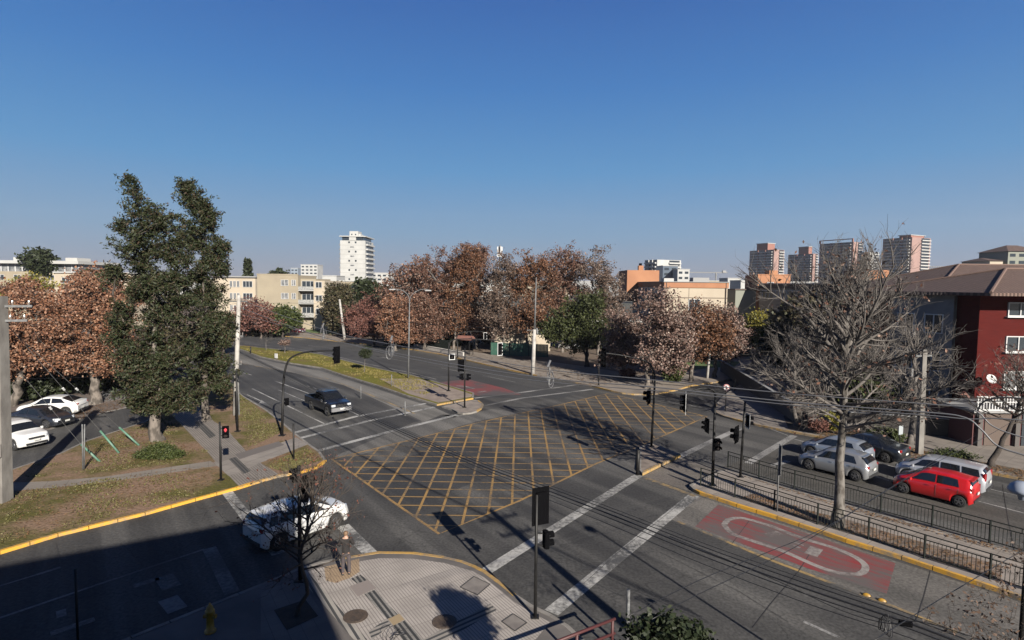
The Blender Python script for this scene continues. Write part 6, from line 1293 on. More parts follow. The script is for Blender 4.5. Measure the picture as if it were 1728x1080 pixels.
# shelter, low walls, green fence
b = G(785, 600); t = empty('shelter', (b.x, b.y, .13), RAD(-20), 'small waiting shelter with a red brown roof on the far pavement', 'shelter'); w_ = 2.2
k = MB(); k.add([(-w_ / 2 - .2, -.9, 2.45), (w_ / 2 + .2, -.9, 2.45), (w_ / 2 + .2, .1, 2.95), (-w_ / 2 - .2, .1, 2.95), (w_ / 2 + .2, .9, 2.5), (-w_ / 2 - .2, .9, 2.5), (-w_ / 2 - .2, -.9, 2.35), (w_ / 2 + .2, -.9, 2.35), (w_ / 2 + .2, .9, 2.4), (-w_ / 2 - .2, .9, 2.4)], [(0, 1, 2, 3), (3, 2, 4, 5), (0, 6, 7, 1), (1, 7, 8, 4, 2), (5, 9, 6, 0, 3), (5, 4, 8, 9), (6, 9, 8, 7)]); k.build('roof', mat('shelter_roof', (.24, .10, .075), .8, (.18, .08, .06), 3), t)
for x in (-1, 1):
    for y in (-.7, .7): MB().box((x * w_ / 2 * .9, y, 1.2), (.08, .08, 2.4)).build('post', M_BLKM, t)
MB().box((0, .5, .45), (w_ * .8, .35, .06)).build('bench', M_TRIM, t); MB().box((0, .7, 1.2), (w_ * .85, .03, 1.2)).build('back_panel', M_CAR if False else M_SIG, t)
def low_wall(label, line, h, w, m, z=.13):
    P = [G(*p) for p in line]; t = empty('low_wall', (P[0].x, P[0].y, z), 0, label, 'low wall'); o = P[0]
    for a, b in zip(P, P[1:]): MB().obox(Vector((a.x - o.x, a.y - o.y, h / 2)), Vector((b.x - o.x, b.y - o.y, h / 2)), w, h).build('wall', m, t); MB().obox(Vector((a.x - o.x, a.y - o.y, h + .02)), Vector((b.x - o.x, b.y - o.y, h + .02)), w + .1, .05).build('coping', m, t)
M_WW = mat('white_wall_paint', (.55, .52, .48), .8, (.42, .39, .36), 1.5)
low_wall('long low white wall at the far left kerb', [(404, 560), (440, 562), (475, 565)], .75, .3, M_WW)
low_wall('low white bench wall left of the shelter', [(700, 587), (740, 594), (783, 602)], .5, .4, M_WW)
def board_fence(label, a, b, h, m, ph=2.4):
    A, B = G(*a), G(*b); t = empty('board_fence', (A.x, A.y, .13), rz(A, B), label, 'fence', 'garden fences on the far side'); L = (B - A).length; n = max(1, int(L / ph))
    for i in range(n):
        k = MB(); x0 = i * L / n; x1 = (i + 1) * L / n; c = 14
        for j in range(c): k.box((x0 + (j + .5) * (x1 - x0) / c, 0, h / 2), ((x1 - x0) / c - .02, .03, h))
        k.build('panel', m, t); MB().box((x0, 0, h / 2 + .05), (.08, .08, h + .1)).build('post', M_BLKM, t)
board_fence('dark green mesh fence right of the shelter', (828, 600), (925, 604), 1.9, mat('green_mesh', (.02, .09, .06), .7))
board_fence('dark fence behind the orange trees and bicycles', (100, 668), (240, 655), 2.0, M_FEN)
board_fence('dark garden fence left of the shelter', (660, 582), (760, 592), 1.6, M_FEN)
board_fence('dark garden fence behind the plaza lawn', (1080, 618), (1245, 606), 1.5, M_FEN)
board_fence('dark fence beside the white house, added to stand for shade', (1340, 668), (1545, 712), 1.9, M_FEN)  # dark fence added where the corner ground lies in shade
# bicycles parked in the shade
def bicycle(label, base, yaw):
    t = empty('bicycle', (base.x, base.y, .05), yaw, label, 'bicycle', 'bicycles parked behind the spotted trunk'); R_ = Matrix.Rotation(math.pi / 2, 4, 'X')
    for x in (-.52, .52):
        k = MB(); k.tube([(x + math.cos(a) * .33, 0, .34 + math.sin(a) * .33) for a in [j * 6.283 / 20 for j in range(21)]], .018, 5, False)
        for j in range(8): k.tube([(x, 0, .34), (x + math.cos(j * .785) * .32, 0, .34 + math.sin(j * .785) * .32)], .004, 3)
        k.build('wheel', M_STEEL, t)
    k = MB()
    for a, b in (((-.52, 0, .34), (-.12, 0, .32)), ((-.12, 0, .32), (-.22, 0, .80)), ((-.52, 0, .34), (-.22, 0, .78)), ((-.2, 0, .75), (.35, 0, .80)), ((-.12, 0, .32), (.36, 0, .72)), ((.34, 0, .88), (.52, 0, .34))): k.tube([a, b], .018, 5)
    k.build('frame', M_TRIM, t); MB().box((-.24, 0, .86), (.26, .13, .06), bev=.05).build('saddle', M_TRIM, t); MB().tube([(.30, -.28, .98), (.34, 0, .95), (.30, .28, .98)], .014, 5).build('handlebar', M_STEEL, t)
for i, (px, py) in enumerate([(178, 677), (192, 677), (205, 674), (217, 671)]):
    bicycle(['bicycle nearest the spotted plane trunk', 'second bicycle right of the spotted trunk', 'third bicycle right of the spotted trunk', 'bicycle farthest right in the rack, by the evergreens'][i], G(px, py), RAD(20 + i * 7))
# ---------------------------------------------------------------- the person on the ramp
def skinmesh(name, chains, m, parent, sub=2):
    """chains: list of [(x,y,z,r)...], first point of a chain may repeat an existing one"""
    bm = bmesh.new(); lay = bm.verts.layers.skin.verify(); V = {}
    def gv(p):
        k = tuple(round(c, 3) for c in p[:3])
        if k not in V:
            v = bm.verts.new(p[:3]); v[lay].radius = (p[3], p[4] if len(p) > 4 else p[3]); V[k] = v
        return V[k]
    for c in chains:
        vs = [gv(p) for p in c]
        for a, b in zip(vs, vs[1:]):
            if not bm.edges.get((a, b)): bm.edges.new((a, b))
    bm.verts.ensure_lookup_table(); bm.verts[0][lay].use_root = True
    me = bpy.data.meshes.new(name); bm.to_mesh(me); bm.free(); o = new_obj(name, me, m, parent)
    o.modifiers.new('skin', 'SKIN').use_smooth_shade = True; s = o.modifiers.new('sub', 'SUBSURF'); s.levels = sub; s.render_levels = sub; return o
pb = G(584, 976); pb.z = .13; sc = 1.72 / 1.75
t = empty('person', pb, RAD(14), 'person in a dark jacket and dusky trousers waiting on the ramp with hands raised', 'person'); t.scale = (sc, sc, sc)
M_SKIN = mat('skin', (.42, .25, .18), .6); M_HAIR = mat('light_brown_hair', (.22, .13, .07), .7, (.14, .08, .045), 20); M_JACK = mat('dark_jacket', (.012, .010, .011), .9, (.02, .017, .018), 8, .3); M_TROU = mat('dusky_trousers', (.075, .06, .066), .9, (.055, .045, .05), 6, .3); M_SHOE = mat('dark_shoes', (.03, .028, .03), .6)
pel = (0, 0, .95, .13, .11)
hand = lambda s: []
pel = (0, 0, .95, .09, .08)
ch = [[pel, (0, 0, 1.10, .08, .07), (0, .01, 1.28, .09, .07), (0, 0, 1.42, .10, .09), (0, .01, 1.49, .055), (0, .02, 1.56, .06), (0, .025, 1.63, .085, .095), (0, .02, 1.72, .06)]]
for s in (-1, 1):
    ch.append([pel, (s * .09, 0, .86, .06), (s * .10, .02, .50, .045), (s * .11, -.01, .28, .04), (s * .11, -.02, .09, .04), (s * .12, .12, .04, .035)])
    sh = (s * .17, 0, 1.40, .06); el = (s * .27, .06, 1.15, .042); wr = (s * .10, .26, 1.26, .03); pm = (s * .06, .32, 1.31, .034, .02)
    ch.append([(0, 0, 1.42, .10, .09), sh, el, wr, pm])
    for f in range(4):
        ch.append([pm, (s * .06 - s * f * .004, .36, 1.345 - f * .02, .011), (s * .03, .385 - .004 * f, 1.345 - f * .021, .009), (s * .01, .375, 1.335 - f * .02, .008)])
    ch.append([pm, (s * .035, .335, 1.345, .011), (s * .02, .36, 1.37, .009)])
skinmesh('body', ch, M_SKIN, t)
skinmesh('jacket', [[(0, 0, .86, .165, .14), (0, 0, .96, .165, .14), (0, 0, 1.08, .155, .13), (0, .01, 1.27, .165, .135), (0, 0, 1.41, .12, .105), (0, .0, 1.48, .075)]] + [[(0, 0, 1.41, .12, .105), (s * .18, 0, 1.40, .078), (s * .285, .06, 1.15, .06), (s * .12, .24, 1.25, .045)] for s in (-1, 1)], M_JACK, t)
skinmesh('trousers', [[(0, 0, .94, .14, .12), (0, 0, .90, .14, .12)]] + [[(0, 0, .90, .14, .12), (s * .10, 0, .82, .105), (s * .105, .02, .50, .078), (s * .115, -.01, .28, .068), (s * .115, -.02, .10, .062)] for s in (-1, 1)], M_TROU, t)
for s in (-1, 1): skinmesh('shoe', [[(s * .115, -.06, .045, .045), (s * .118, .04, .05, .05), (s * .125, .16, .035, .042)]], M_SHOE, t)
skinmesh('hair', [[(0, -.01, 1.73, .055), (0, -.02, 1.68, .093), (0, -.04, 1.61, .085), (0, -.045, 1.55, .06)]], M_HAIR, t)
k = MB()
for s in (-1, 1): k.box((s * .032, .112, 1.645), (.022, .012, .011))
k.build('eyes', M_SIG, t); MB().tube([(0, .105, 1.65), (0, .135, 1.615), (0, .11, 1.608)], [.008, .013, .010], 6).build('nose', M_SKIN, t); MB().box((0, .108, 1.58), (.042, .012, .010)).build('mouth', mat('lips', (.3, .12, .1), .6), t)
for s in (-1, 1): MB().lathe([(0, .012), (.02, .008), (.025, 0)], (s * .088, .02, 1.63), n=8, M=Matrix.Rotation(s * math.pi / 2, 4, 'Y')).build('ear', M_SKIN, t)
MB().box((0, .375, 1.35), (.075, .012, .15), bev=.0).build('phone', M_SIG)
ph_ = bpy.data.objects['phone']; ph_.parent = None; mwp = Matrix.Translation(pb) @ Matrix.Rotation(RAD(14), 4, 'Z'); ph_.matrix_world = mwp; tag(ph_, 'small dark phone held up in both hands by the person on the ramp', 'phone')
# ---------------------------------------------------------------- buildings
M_WIN = mat('window_glass', (.035, .045, .055), .12, spec=.6); M_WINL = mat('curtained_window', (.30, .30, .30), .3, (.08, .09, .1), 1.0)
M_FRM = mat('white_frame', (.6, .6, .6), .5); M_CREAM = mat('cream_render', (.50, .43, .335), .9, (.44, .375, .29), .25, .1); M_BEIGE = mat('beige_render', (.36, .31, .225), .9, (.31, .265, .195), .3, .1)
M_WHITEB = mat('white_render', (.50, .50, .485), .85, (.42, .42, .41), .15); M_ORAN = mat('orange_render', (.42, .20, .105), .9, (.35, .16, .085), .3); M_DKF = mat('dark_fascia', (.10, .07, .055), .8)
M_ROOFG = mat('grey_roof', (.3, .3, .3), .8); M_PINK = mat('pink_brick', (.36, .23, .20), .9, (.30, .19, .17), .1); M_BRK = mat('dark_pink_brick', (.30, .14, .11), .9)
M_REDW = mat('red_brick_wall', (.095, .014, .012), .95, (.072, .011, .010), 1.2, .3, 5, stretch=(1, 1, 8), spec=.1); M_GREYG = mat('grey_green_render', (.24, .25, .21), .9)
def tilemat():
    m, nt, b, N, L = _nt('roof_tiles'); b.inputs['Roughness'].default_value = .85; tc = N.new('ShaderNodeTexCoord'); br = N.new('ShaderNodeTexBrick')
    br.inputs['Color1'].default_value = (.11, .07, .055, 1); br.inputs['Color2'].default_value = (.085, .052, .042, 1); br.inputs['Mortar'].default_value = (.04, .025, .02, 1); br.inputs['Scale'].default_value = 1; br.inputs['Brick Width'].default_value = .28; br.inputs['Row Height'].default_value = .33; br.inputs['Mortar Size'].default_value = .035
    L.new(tc.outputs['Object'], br.inputs['Vector']); L.new(br.outputs['Color'], b.inputs['Base Color'])
    w = N.new('ShaderNodeTexWave'); w.inputs['Scale'].default_value = 1.15; w.bands_direction = 'X'; bp = N.new('ShaderNodeBump'); bp.inputs['Strength'].default_value = .8; bp.inputs['Distance'].default_value = .08; L.new(tc.outputs['Object'], w.inputs['Vector']); L.new(w.outputs['Fac'], bp.inputs['Height']); L.new(bp.outputs[0], b.inputs['Normal']); return m
M_TILE = tilemat()
def bld(label, cat, group, o, rot=0, name='apartment_building'): return empty(name, (o.x, o.y, 0), rot, label, cat, group)
def bx(name, t, x0, x1, y0, y1, z0, z1, m): return MB().box(((x0 + x1) / 2, (y0 + y1) / 2, (z0 + z1) / 2), (x1 - x0, y1 - y0, z1 - z0)).build(name, m, t)
def win(t, face, u0, u1, z0, z1, glass=None, frame=True, off=0, mull=1, name='window'):
    """face: ((x,y) origin, (dx,dy) along, (nx,ny) outward) in the building's frame"""
    (ox, oy), (dx, dy), (nx, ny) = face; D = Vector((dx, dy, 0)); Nn = Vector((nx, ny, 0)); O = Vector((ox, oy, 0)) + Nn * off
    k = MB(); a = O + D * u0 + Nn * .02; b = O + D * u1 + Nn * .02; k.add([a + Vector((0, 0, z0)), b + Vector((0, 0, z0)), b + Vector((0, 0, z1)), a + Vector((0, 0, z1))], [(0, 1, 2, 3)] if D.cross(Vector((0, 0, 1))).dot(Nn) > 0 else [(3, 2, 1, 0)])
    if frame:
        k.cur = 1; f = .07; c = O + Nn * .05
        for z in (z0, z1): k.obox(c + D * (u0 - f / 2) + Vector((0, 0, z)), c + D * (u1 + f / 2) + Vector((0, 0, z)), .1, f)
        for u in [u0, u1] + [u0 + (u1 - u0) * (i + 1) / (mull + 1) for i in range(mull)]: k.obox(c + D * u + Vector((0, 0, z0 + f / 2)), c + D * u + Vector((0, 0, z1 - f / 2)), f, .09, up=(nx, ny, 0))
    return k.build(name, [glass or M_WIN, M_FRM], t)
def X_at(px, d): return W(px, 480, d).x
def Z_at(px, py, d): return W(px, py, d).z
# --- white tower
d = 370; k = MPP(d); x0, x1 = X_at(574.5, d), X_at(616.5, d); o = Vector(((x0 + x1) / 2, d, 0)); zt = Z_at(596, 398, d); t = bld('white residential tower with side balconies and a roof box', 'apartment tower', None, o, name='apartment_tower'); w = (x1 - x0) / 2
bx('wall', t, -w, w, 0, 22, 0, zt - 3, M_WHITEB); bx('top_storey', t, -w + 1.2, w - 1.2, .6, 21, zt - 3, zt - .6, M_WIN); bx('stair_core', t, -2.2, 2.2, -.3, 2, zt - 3, zt - .6, M_WHITEB); bx('roof_slab', t, -w - .3, w + .6, -.8, 23, zt - .6, zt, M_WHITEB)
bx('roof_box', t, -2.8, 2.8, 3, 12, zt, zt + 3.3, M_WHITEB); bx('roof_box', t, 2.85, 4.2, 4, 11, zt, zt + 1.6, M_WHITEB)
for s in (-1.3, 1.2): bx('vent', t, s - .4, s + .4, 2.9, 3.0, zt + .8, zt + 1.6, M_WIN)
F = ((0, 0), (1, 0), (0, -1)); fh = 3.0; n = 16
for i in range(n):
    z = zt - 3 - (i + 1) * fh
    if z < 2: break
    if i % 2 == 0:
        for u in (-2.3, 2.0): win(t, F, u - .55, u + .55, z + 1.2, z + 2.4, frame=False)
    else: win(t, F, -1.6, .9, z + 1.3, z + 2.2, glass=M_WINL, frame=False)
    bx('floor_band', t, -w, w, -.05, 0, z - .06, z + .06, M_ROOFG)
    bx('balcony', t, w, w + 1.5, 1.5, 20, z - .1, z + .9, M_WHITEB); bx('balcony', t, -w - 1.2, -w, 2, 20, z - .1, z + .9, M_WHITEB)
    for y in (3, 8, 13): win(t, ((w, y), (0, 1), (1, 0)), 0, 3.4, z + .9, z + 2.6, frame=False)
# --- beige apartments
d = 128; gl_ = 'low apartment blocks across the left road'
xa, xb, xc, xd, xe = [X_at(p, d) for p in (362, 434, 503, 529, 548)]; zt = Z_at(470, 464, d); o = Vector(((xb + xc) / 2, d, 0)); t = bld('beige four storey apartment block with stacked balconies at its right end', 'apartment building', gl_, o); r = lambda x: x - o.x
bx('wall', t, r(xb), r(xc), 0, 12, 0, zt, M_BEIGE); bx('wall', t, r(xc), r(xd), 1.6, 12, 0, zt - .8, M_BEIGE); bx('wall', t, r(xd), r(xe), 0, 12, 0, zt - 1.2, M_CREAM); bx('roof_edge', t, r(xc) - .2, r(xe) + .2, -.1, 12, zt - .8, zt - .55, M_WHITEB) if False else None
bx('parapet', t, r(xb) - .05, r(xc) + .05, -.08, .15, zt, zt + .25, M_BEIGE)
for i in range(4):
    z = zt - 3.4 - i * 3.0
    if z < .3: continue
    for px, ww in ((448, .0), (482, 1.6), (497, .9)):
        if ww: win(t, F, r(X_at(px, d)) - ww / 2 - .2, r(X_at(px, d)) + ww / 2 - .2, z + 1.0, z + 2.3, glass=M_WINL)
    win(t, F, r(X_at(538, d)) - .7, r(X_at(538, d)) + .7, z + .6, z + 1.9)
    bx('balcony_slab', t, r(xc), r(xd), 0, 1.6, z - .15, z + .05, M_WHITEB); bx('balcony_rail', t, r(xc), r(xd), 0, .06, z + .1, z + .85, mat('balcony_rail_paint', (.45, .45, .43), .6, (.2, .2, .2), 4)); win(t, ((0, 1.6), (1, 0), (0, -1)), r(xc) + .3, r(xd) - .3, z + .1, z + 2.1, mull=2)
zl = Z_at(400, 468, 140); ya = 12; bx('wall', t, r(X_at(360, 140)), r(X_at(431, 140)) , ya, ya + 10, 0, zl, M_CREAM); bx('roof_edge', t, r(X_at(360, 140)), r(X_at(431, 140)) + .3, ya - .5, ya + 10, zl, zl + .3, M_ROOFG)
for i in range(4):
    z = zl - 3.4 - i * 3
    if z < 0: continue
    for px in (390, 396, 402): win(t, ((0, ya), (1, 0), (0, -1)), r(X_at(px, 140)) - .3, r(X_at(px, 140)) + .3, z + 1, z + 2.5)
    win(t, ((0, ya), (1, 0), (0, -1)), r(X_at(410, 140)), r(X_at(426, 140)), z + 1, z + 2.5, mull=2)
# --- white roofed apartments at the far left
d = 150; zt = Z_at(60, 443, d); o = Vector((X_at(60, d), d, 0)); t = bld('cream apartments with a long white flat roof at the far left', 'apartment building', gl_, o); r = lambda px: X_at(px, d) - o.x
bx('wall', t, r(-60), r(78), 0, 14, 0, zt - 2.4, M_BEIGE); bx('top_storey', t, r(-60), r(132), .8, 14, zt - 2.4, zt - .3, M_WINL); bx('roof', t, r(-64), r(137), -.8, 15, zt - .3, zt + .5, M_WHITEB); bx('wall', t, r(78), r(140), .5, 14, 0, zt - 2.5, M_CREAM)
for px in range(-50, 135, 12): bx('mullion', t, r(px), r(px) + .25, .7, .85, zt - 2.4, zt - .3, M_FRM)
for a, b_ in ((2, 22), (92, 112)): bx('roof_box', t, r(a), r(b_), 4, 9, zt + .5, zt + 1.5, M_WHITEB)
for i in (0, 1, 2):
    z = zt - 5.6 - i * 3
    for px in (2, 30, 55, 84, 98): win(t, ((0, 0 if px < 78 else .5), (1, 0), (0, -1)), r(px) - .9, r(px) + .9, z + 1, z + 2.3)
t = bld('cream low block glimpsed between the white roofed apartments and the evergreens', 'apartment building', gl_, Vector((X_at(150, 135), 135, 0))); zt = Z_at(150, 461, 135); bx('wall', t, -8, 10, 0, 10, 0, zt, M_CREAM); bx('roof_edge', t, -8.3, 10.3, -.4, 10, zt, zt + .3, M_WHITEB)
for x in (-5.5, -1.5, 3, 7):
    for z in (zt - 3, zt - 6): win(t, F, x - .9, x + .9, z + .6, z + 1.9)
# --- school like building, cream wall with orange trim
d = 98; x0, x1 = X_at(1122, d), X_at(1228, d); zt = Z_at(1175, 476, d); o = Vector(((x0 + x1) / 2, d, 0)); t = bld('cream flat roofed school building with orange fascia and orange roof box', 'school building', 'flat roofed school blocks', o, name='school_building'); w = (x1 - x0) / 2
bx('wall', t, -w, w, 0, 26, 0, zt - 1.0, M_CREAM); bx('fascia', t, -w - .15, w + .15, -.15, 26.2, zt - 1.0, zt - .05, M_ORAN); bx('roof', t, -w - .3, w + .3, -.3, 26.4, zt - .05, zt + .08, M_ROOFG)
win(t, F, r0 := (X_at(1163, d) - o.x), X_at(1182, d) - o.x, Z_at(1172, 527, d), Z_at(1172, 505, d), mull=1); bx('floor_band', t, -w, w, -.06, 0, Z_at(1172, 503, d), Z_at(1172, 502, d), M_DKF)
bx('control_joint', t, r0 - .03, r0 + .03, -.03, 0, Z_at(1172, 503, d) + .1, zt - 1.0, M_DKF)
for u in (-w + .25, w - .3): MB().tube([(u, -.12, 0), (u, -.12, zt)], .09, 8).build('downpipe', M_DKF, t)
for fl in (0, 1, 2):
    z = zt - 3.4 - fl * 3.4
    for j in range(9):
        if z > 0: win(t, ((-w, 1 + j * 2.7), (0, 1), (-1, 0)), 0, 2.4, z + .7, z + 2.3, glass=M_WIN if j % 3 else M_WINL, mull=2)
    bx('spandrel', t, -w - .06, -w, .5, 25.5, z - .5, z + .65, M_GREYG)
dd = 118; xo0, xo1 = X_at(1058, dd) - o.x, X_at(1112, dd) - o.x; zz = Z_at(1085, 456, dd); bx('roof_block', t, xo0, xo1, dd - d, dd - d + 9, zt - 4, zz, M_ORAN); bx('roof_block', t, xo0 + 2.6, xo0 + 3.6, dd - d + 1, dd - d + 2, zz, zz + 1, M_ORAN)
bx('vent', t, xo0 + 2.8, xo0 + 3.3, dd - d + 1.2, dd - d + 1.8, zz + 1, zz + 1.5, M_SIG); bx('roof_unit', t, 2, 5, 8, 10, zt + .08, zt + .9, M_ROOFG); bx('roof_unit', t, -4, -2.2, 6, 8, zt + .08, zt + .7, M_WHITEB)
# recessed link and second block with its long shaded side
A = Vector((46.5, 106, 0)); t = bld('second school block with an orange stair tower and a long window band in shade', 'school building', 'flat roofed school blocks', A, math.atan2(-.95, .31), name='school_building'); zt = 11.6
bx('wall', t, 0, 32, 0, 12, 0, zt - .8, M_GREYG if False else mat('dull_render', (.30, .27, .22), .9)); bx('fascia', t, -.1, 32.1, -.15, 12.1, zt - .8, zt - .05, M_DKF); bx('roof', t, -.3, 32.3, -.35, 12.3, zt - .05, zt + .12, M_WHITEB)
FB = ((0, 0), (1, 0), (0, -1))
for fl in (0, 1, 2):
    for j in range(10): win(t, FB, .8 + j * 3.1, 3.5 + j * 3.1, zt - 2.8 - fl * 3.3, zt - 1.2 - fl * 3.3, glass=M_WINL if j % 2 else M_WIN, mull=2)
x0 = X_at(1262, 108); t2 = bld('orange stair tower block right of the cream school wall', 'school building', 'flat roofed school blocks', Vector((x0 + 3.5, 108, 0)), 0, name='school_building'); zo = Z_at(1300, 464, 108)
bx('wall', t2, -1.6, 4.6, 0, 6, 0, zo, M_ORAN); bx('roof_box', t2, 1, 2.6, 1, 3, zo, zo + .9, M_ORAN); bx('parapet', t2, -1.7, 4.7, -.1, .1, zo, zo + .15, M_ORAN); win(t2, F, .2, 1.4, zo - 2.4, zo - 1.4)
bx('link_wall', t2, -5.6, -1.6, .5, 6, 0, 10.4, M_GREYG); bx('link_roof', t2, -5.8, -1.6, .3, 6, 10.4, 10.6, M_DKF)
xc0, xc1 = X_at(1425, 92), X_at(1572, 92); t3 = bld('cream and orange block glimpsed through the big bare tree', 'school building', 'flat roofed school blocks', Vector((xc0, 92, 0)), 0, name='school_building'); zc = Z_at(1500, 478, 92); L_ = xc1 - xc0
bx('wall', t3, 0, L_, 0, 10, 0, zc - 1, M_CREAM); bx('fascia', t3, -.1, L_ + .1, -.1, 10, zc - 1, zc, M_ORAN)
for x in (2, 5.5, 9, 12.5):
    for z in (zc - 4, zc - 7): win(t3, F, x - .8, x + .8, z + .5, z + 1.9)
bx('roof_block', t3, 4.5, 8.5, 2, 8, zc, zc + 2.2, M_ORAN)
# --- brick towers on the right skyline
def find_w(o, dirv, target):
    lo, hi = 1, 120
    for _ in range(30):
        mid = (lo + hi) / 2; p = o + dirv * mid; px = project(Vector((p.x, p.y, 11)))[0]
        if (px < target) == (target < project(Vector((o.x, o.y, 11)))[0]): hi = mid
        else: lo = mid
    return mid
def tower(label, pl, pc, pr, ytop, dist, fh=2.9, pent=None, frame=False, sidem=M_PINK, group='brick apartment towers on the right skyline', brick=M_BRK, bal=M_WHITEB, nmax=26, ang=64.5):
    oc = W(pc, 480, dist); oc.z = 0; zt = W(pc, ytop, dist).z; u = Vector((-math.cos(RAD(ang)), math.sin(RAD(ang)), 0)); v = Vector((math.sin(RAD(ang)), math.cos(RAD(ang)), 0))
    wl = find_w(oc, u, pl); wr = find_w(oc, v, pr); t = empty('apartment_tower', oc, math.atan2(v.y, v.x), label, 'apartment tower', group)
    # local: x along the sunlit face, y along the shaded face
    bx('wall', t, 0, wr, 0, wl, 0, zt, sidem); n = min(nmax, int((zt - 3) / fh))
    for i in range(n):
        z = zt - (i + 1) * fh
        k = MB(); s0, s1 = wl * .06, wl * .94; k.box((-.7, (s0 + s1) / 2, z + .45), (1.4, s1 - s0, .95)); k.build('balcony', bal, t)
        k = MB()
        for a, b_ in ((.08, .32), (.36, .62), (.66, .92)): k.box((-.06, wl * (a + b_) / 2, z + 1.85), (.1, wl * (b_ - a), 1.5))
        k.build('window_band', M_WIN, t)
        k = MB(); k.box((wr * .72, -.6, z + .45), (wr * .5, 1.2, .95)); k.build('balcony', bal, t)
        MB().box((wr * .72, -.05, z + 1.85), (wr * .44, .1, 1.4)).build('window_band', M_WIN, t)
    if pent: bx('penthouse', t, wr * .1, wr * .8, wl * pent[0], wl * pent[1], zt, zt + pent[2], brick if not frame else sidem); bx('penthouse_roof', t, wr * .05, wr * .85, wl * pent[0] - .5, wl * pent[1] + .5, zt + pent[2], zt + pent[2] + .6, M_WHITEB)
    if frame:
        for y in (0, wl - 1.2): bx('roof_frame', t, -1, .2, y, y + 1.2, zt, zt + 2.6, brick)
        bx('roof_frame', t, -1, .2, 0, wl, zt + 2.6, zt + 3.4, brick)
    bx('brick_pier', t, -.9, 0, wl * .62, wl * .66, 0, zt, brick); bx('brick_pier', t, -.9, 0, wl * .32, wl * .36, 0, zt, brick)
    return t
tower('leftmost brick and white tower with a dark roof box', 1263, 1304, 1321, 421, 600, pent=(.3, .75, 7))
tower('second brick and white tower, lower, with a small roof box', 1328, 1370, 1378, 428, 640, pent=(.2, .6, 8))
tower('wide dark tower with a thin frame on its roof', 1380, 1437, 1452, 408, 560, frame=True, bal=M_ROOFG)
tower('tall tower with white balconies and brick sides right of the bare tree top', 1486, 1535, 1566, 400, 520, pent=(.1, .5, 2), bal=M_WHITEB, group='brick apartment towers on the right skyline')
tower('pale tower almost hidden in the bare tree top', 1440, 1464, 1480, 425, 620, bal=M_WHITEB, sidem=M_WHITEB)
tower('white office block with dark ribbon windows above the orange roof box', 1087, 1108, 1148, 438, 420, bal=M_WHITEB, sidem=M_WHITEB, brick=M_WHITEB, group='pale blocks on the skyline', nmax=10)
# small far blocks
def block(label, pl, pr, yt, dist, m, depth=15, rows=True, group='pale blocks on the skyline', roofm=None, hip=0):
    xl, xr = X_at(pl, dist), X_at(pr, dist); zt = Z_at((pl + pr) / 2, yt, dist); t = empty('far_building', ((xl + xr) / 2, dist, 0), 0, label, 'building', group); w = (xr - xl) / 2
    bx('wall', t, -w, w, 0, depth, 0, zt, m)
    if rows:
        for i in range(4):
            z = zt - 2.6 - 3 * i
            if z > 1:
                k = MB(); n = max(2, int(2 * w / 3.2))
                for j in range(min(n, 12)):
                    n_ = min(n, 12); MB().box((-w + (j + .5) * 2 * w / n_, -.03, z + .9), (2 * w / n_ * .6, .06, 1.3)).build('window', M_WIN, t)
    if hip:
        k = MB(); e = .7; y1 = depth; k.add([(-w - e, -e, zt), (w + e, -e, zt), (w + e, y1 + e, zt), (-w - e, y1 + e, zt), (-w * .3, y1 / 2, zt + hip), (w * .3, y1 / 2, zt + hip)], [(0, 1, 5, 4), (1, 2, 5), (2, 3, 4, 5), (3, 0, 4), (3, 2, 1, 0)]); k.build('roof', M_TILE, t)
    else: bx('parapet', t, -w - .2, w + .2, -.2, depth, zt, zt + .4, roofm or M_WHITEB)
block('dark glass office block in front of the white ribbon window one', 1118, 1143, 449, 330, mat('blue_glass_wall', (.08, .11, .15), .3))
block('narrow white stepped block right of the dark glass one', 1143, 1163, 455, 320, M_WHITEB)
block('pale patterned block on the left skyline', 508, 536, 447, 520, M_WHITEB)
block('slim grey tower left of the pale patterned block', 491, 503, 453, 540, mat('blue_grey_wall', (.25, .3, .36), .6))
block('low white block between the beige apartments and the white tower', 544, 568, 466, 300, M_WHITEB, rows=False)
block('low pale block right of the white tower foot', 627, 662, 461, 420, M_WHITEB)
block('beige block before the foot of the white tower', 572, 618, 475, 200, M_BEIGE, rows=True)
block('low white roofs beyond the cream school, left piece', 1228, 1250, 470, 360, M_WHITEB, rows=False)
block('low white roofs beyond the cream school, right piece', 1250, 1262, 474, 300, M_WHITEB, rows=False)
block('grey building with a shallow tiled roof beyond the red house', 1634, 1690, 454, 230, M_GREYG, hip=2.2)
block('small cream roof house above the grey building', 1668, 1690, 440, 240, M_CREAM, hip=1.5, rows=False)
block('slim pale block left of the grey building', 1620, 1634, 456, 260, M_ROOFG)
block('higher grey building with a tiled roof at the right edge', 1698, 1760, 424, 240, M_GREYG, hip=3)
fb = random.Random(4)
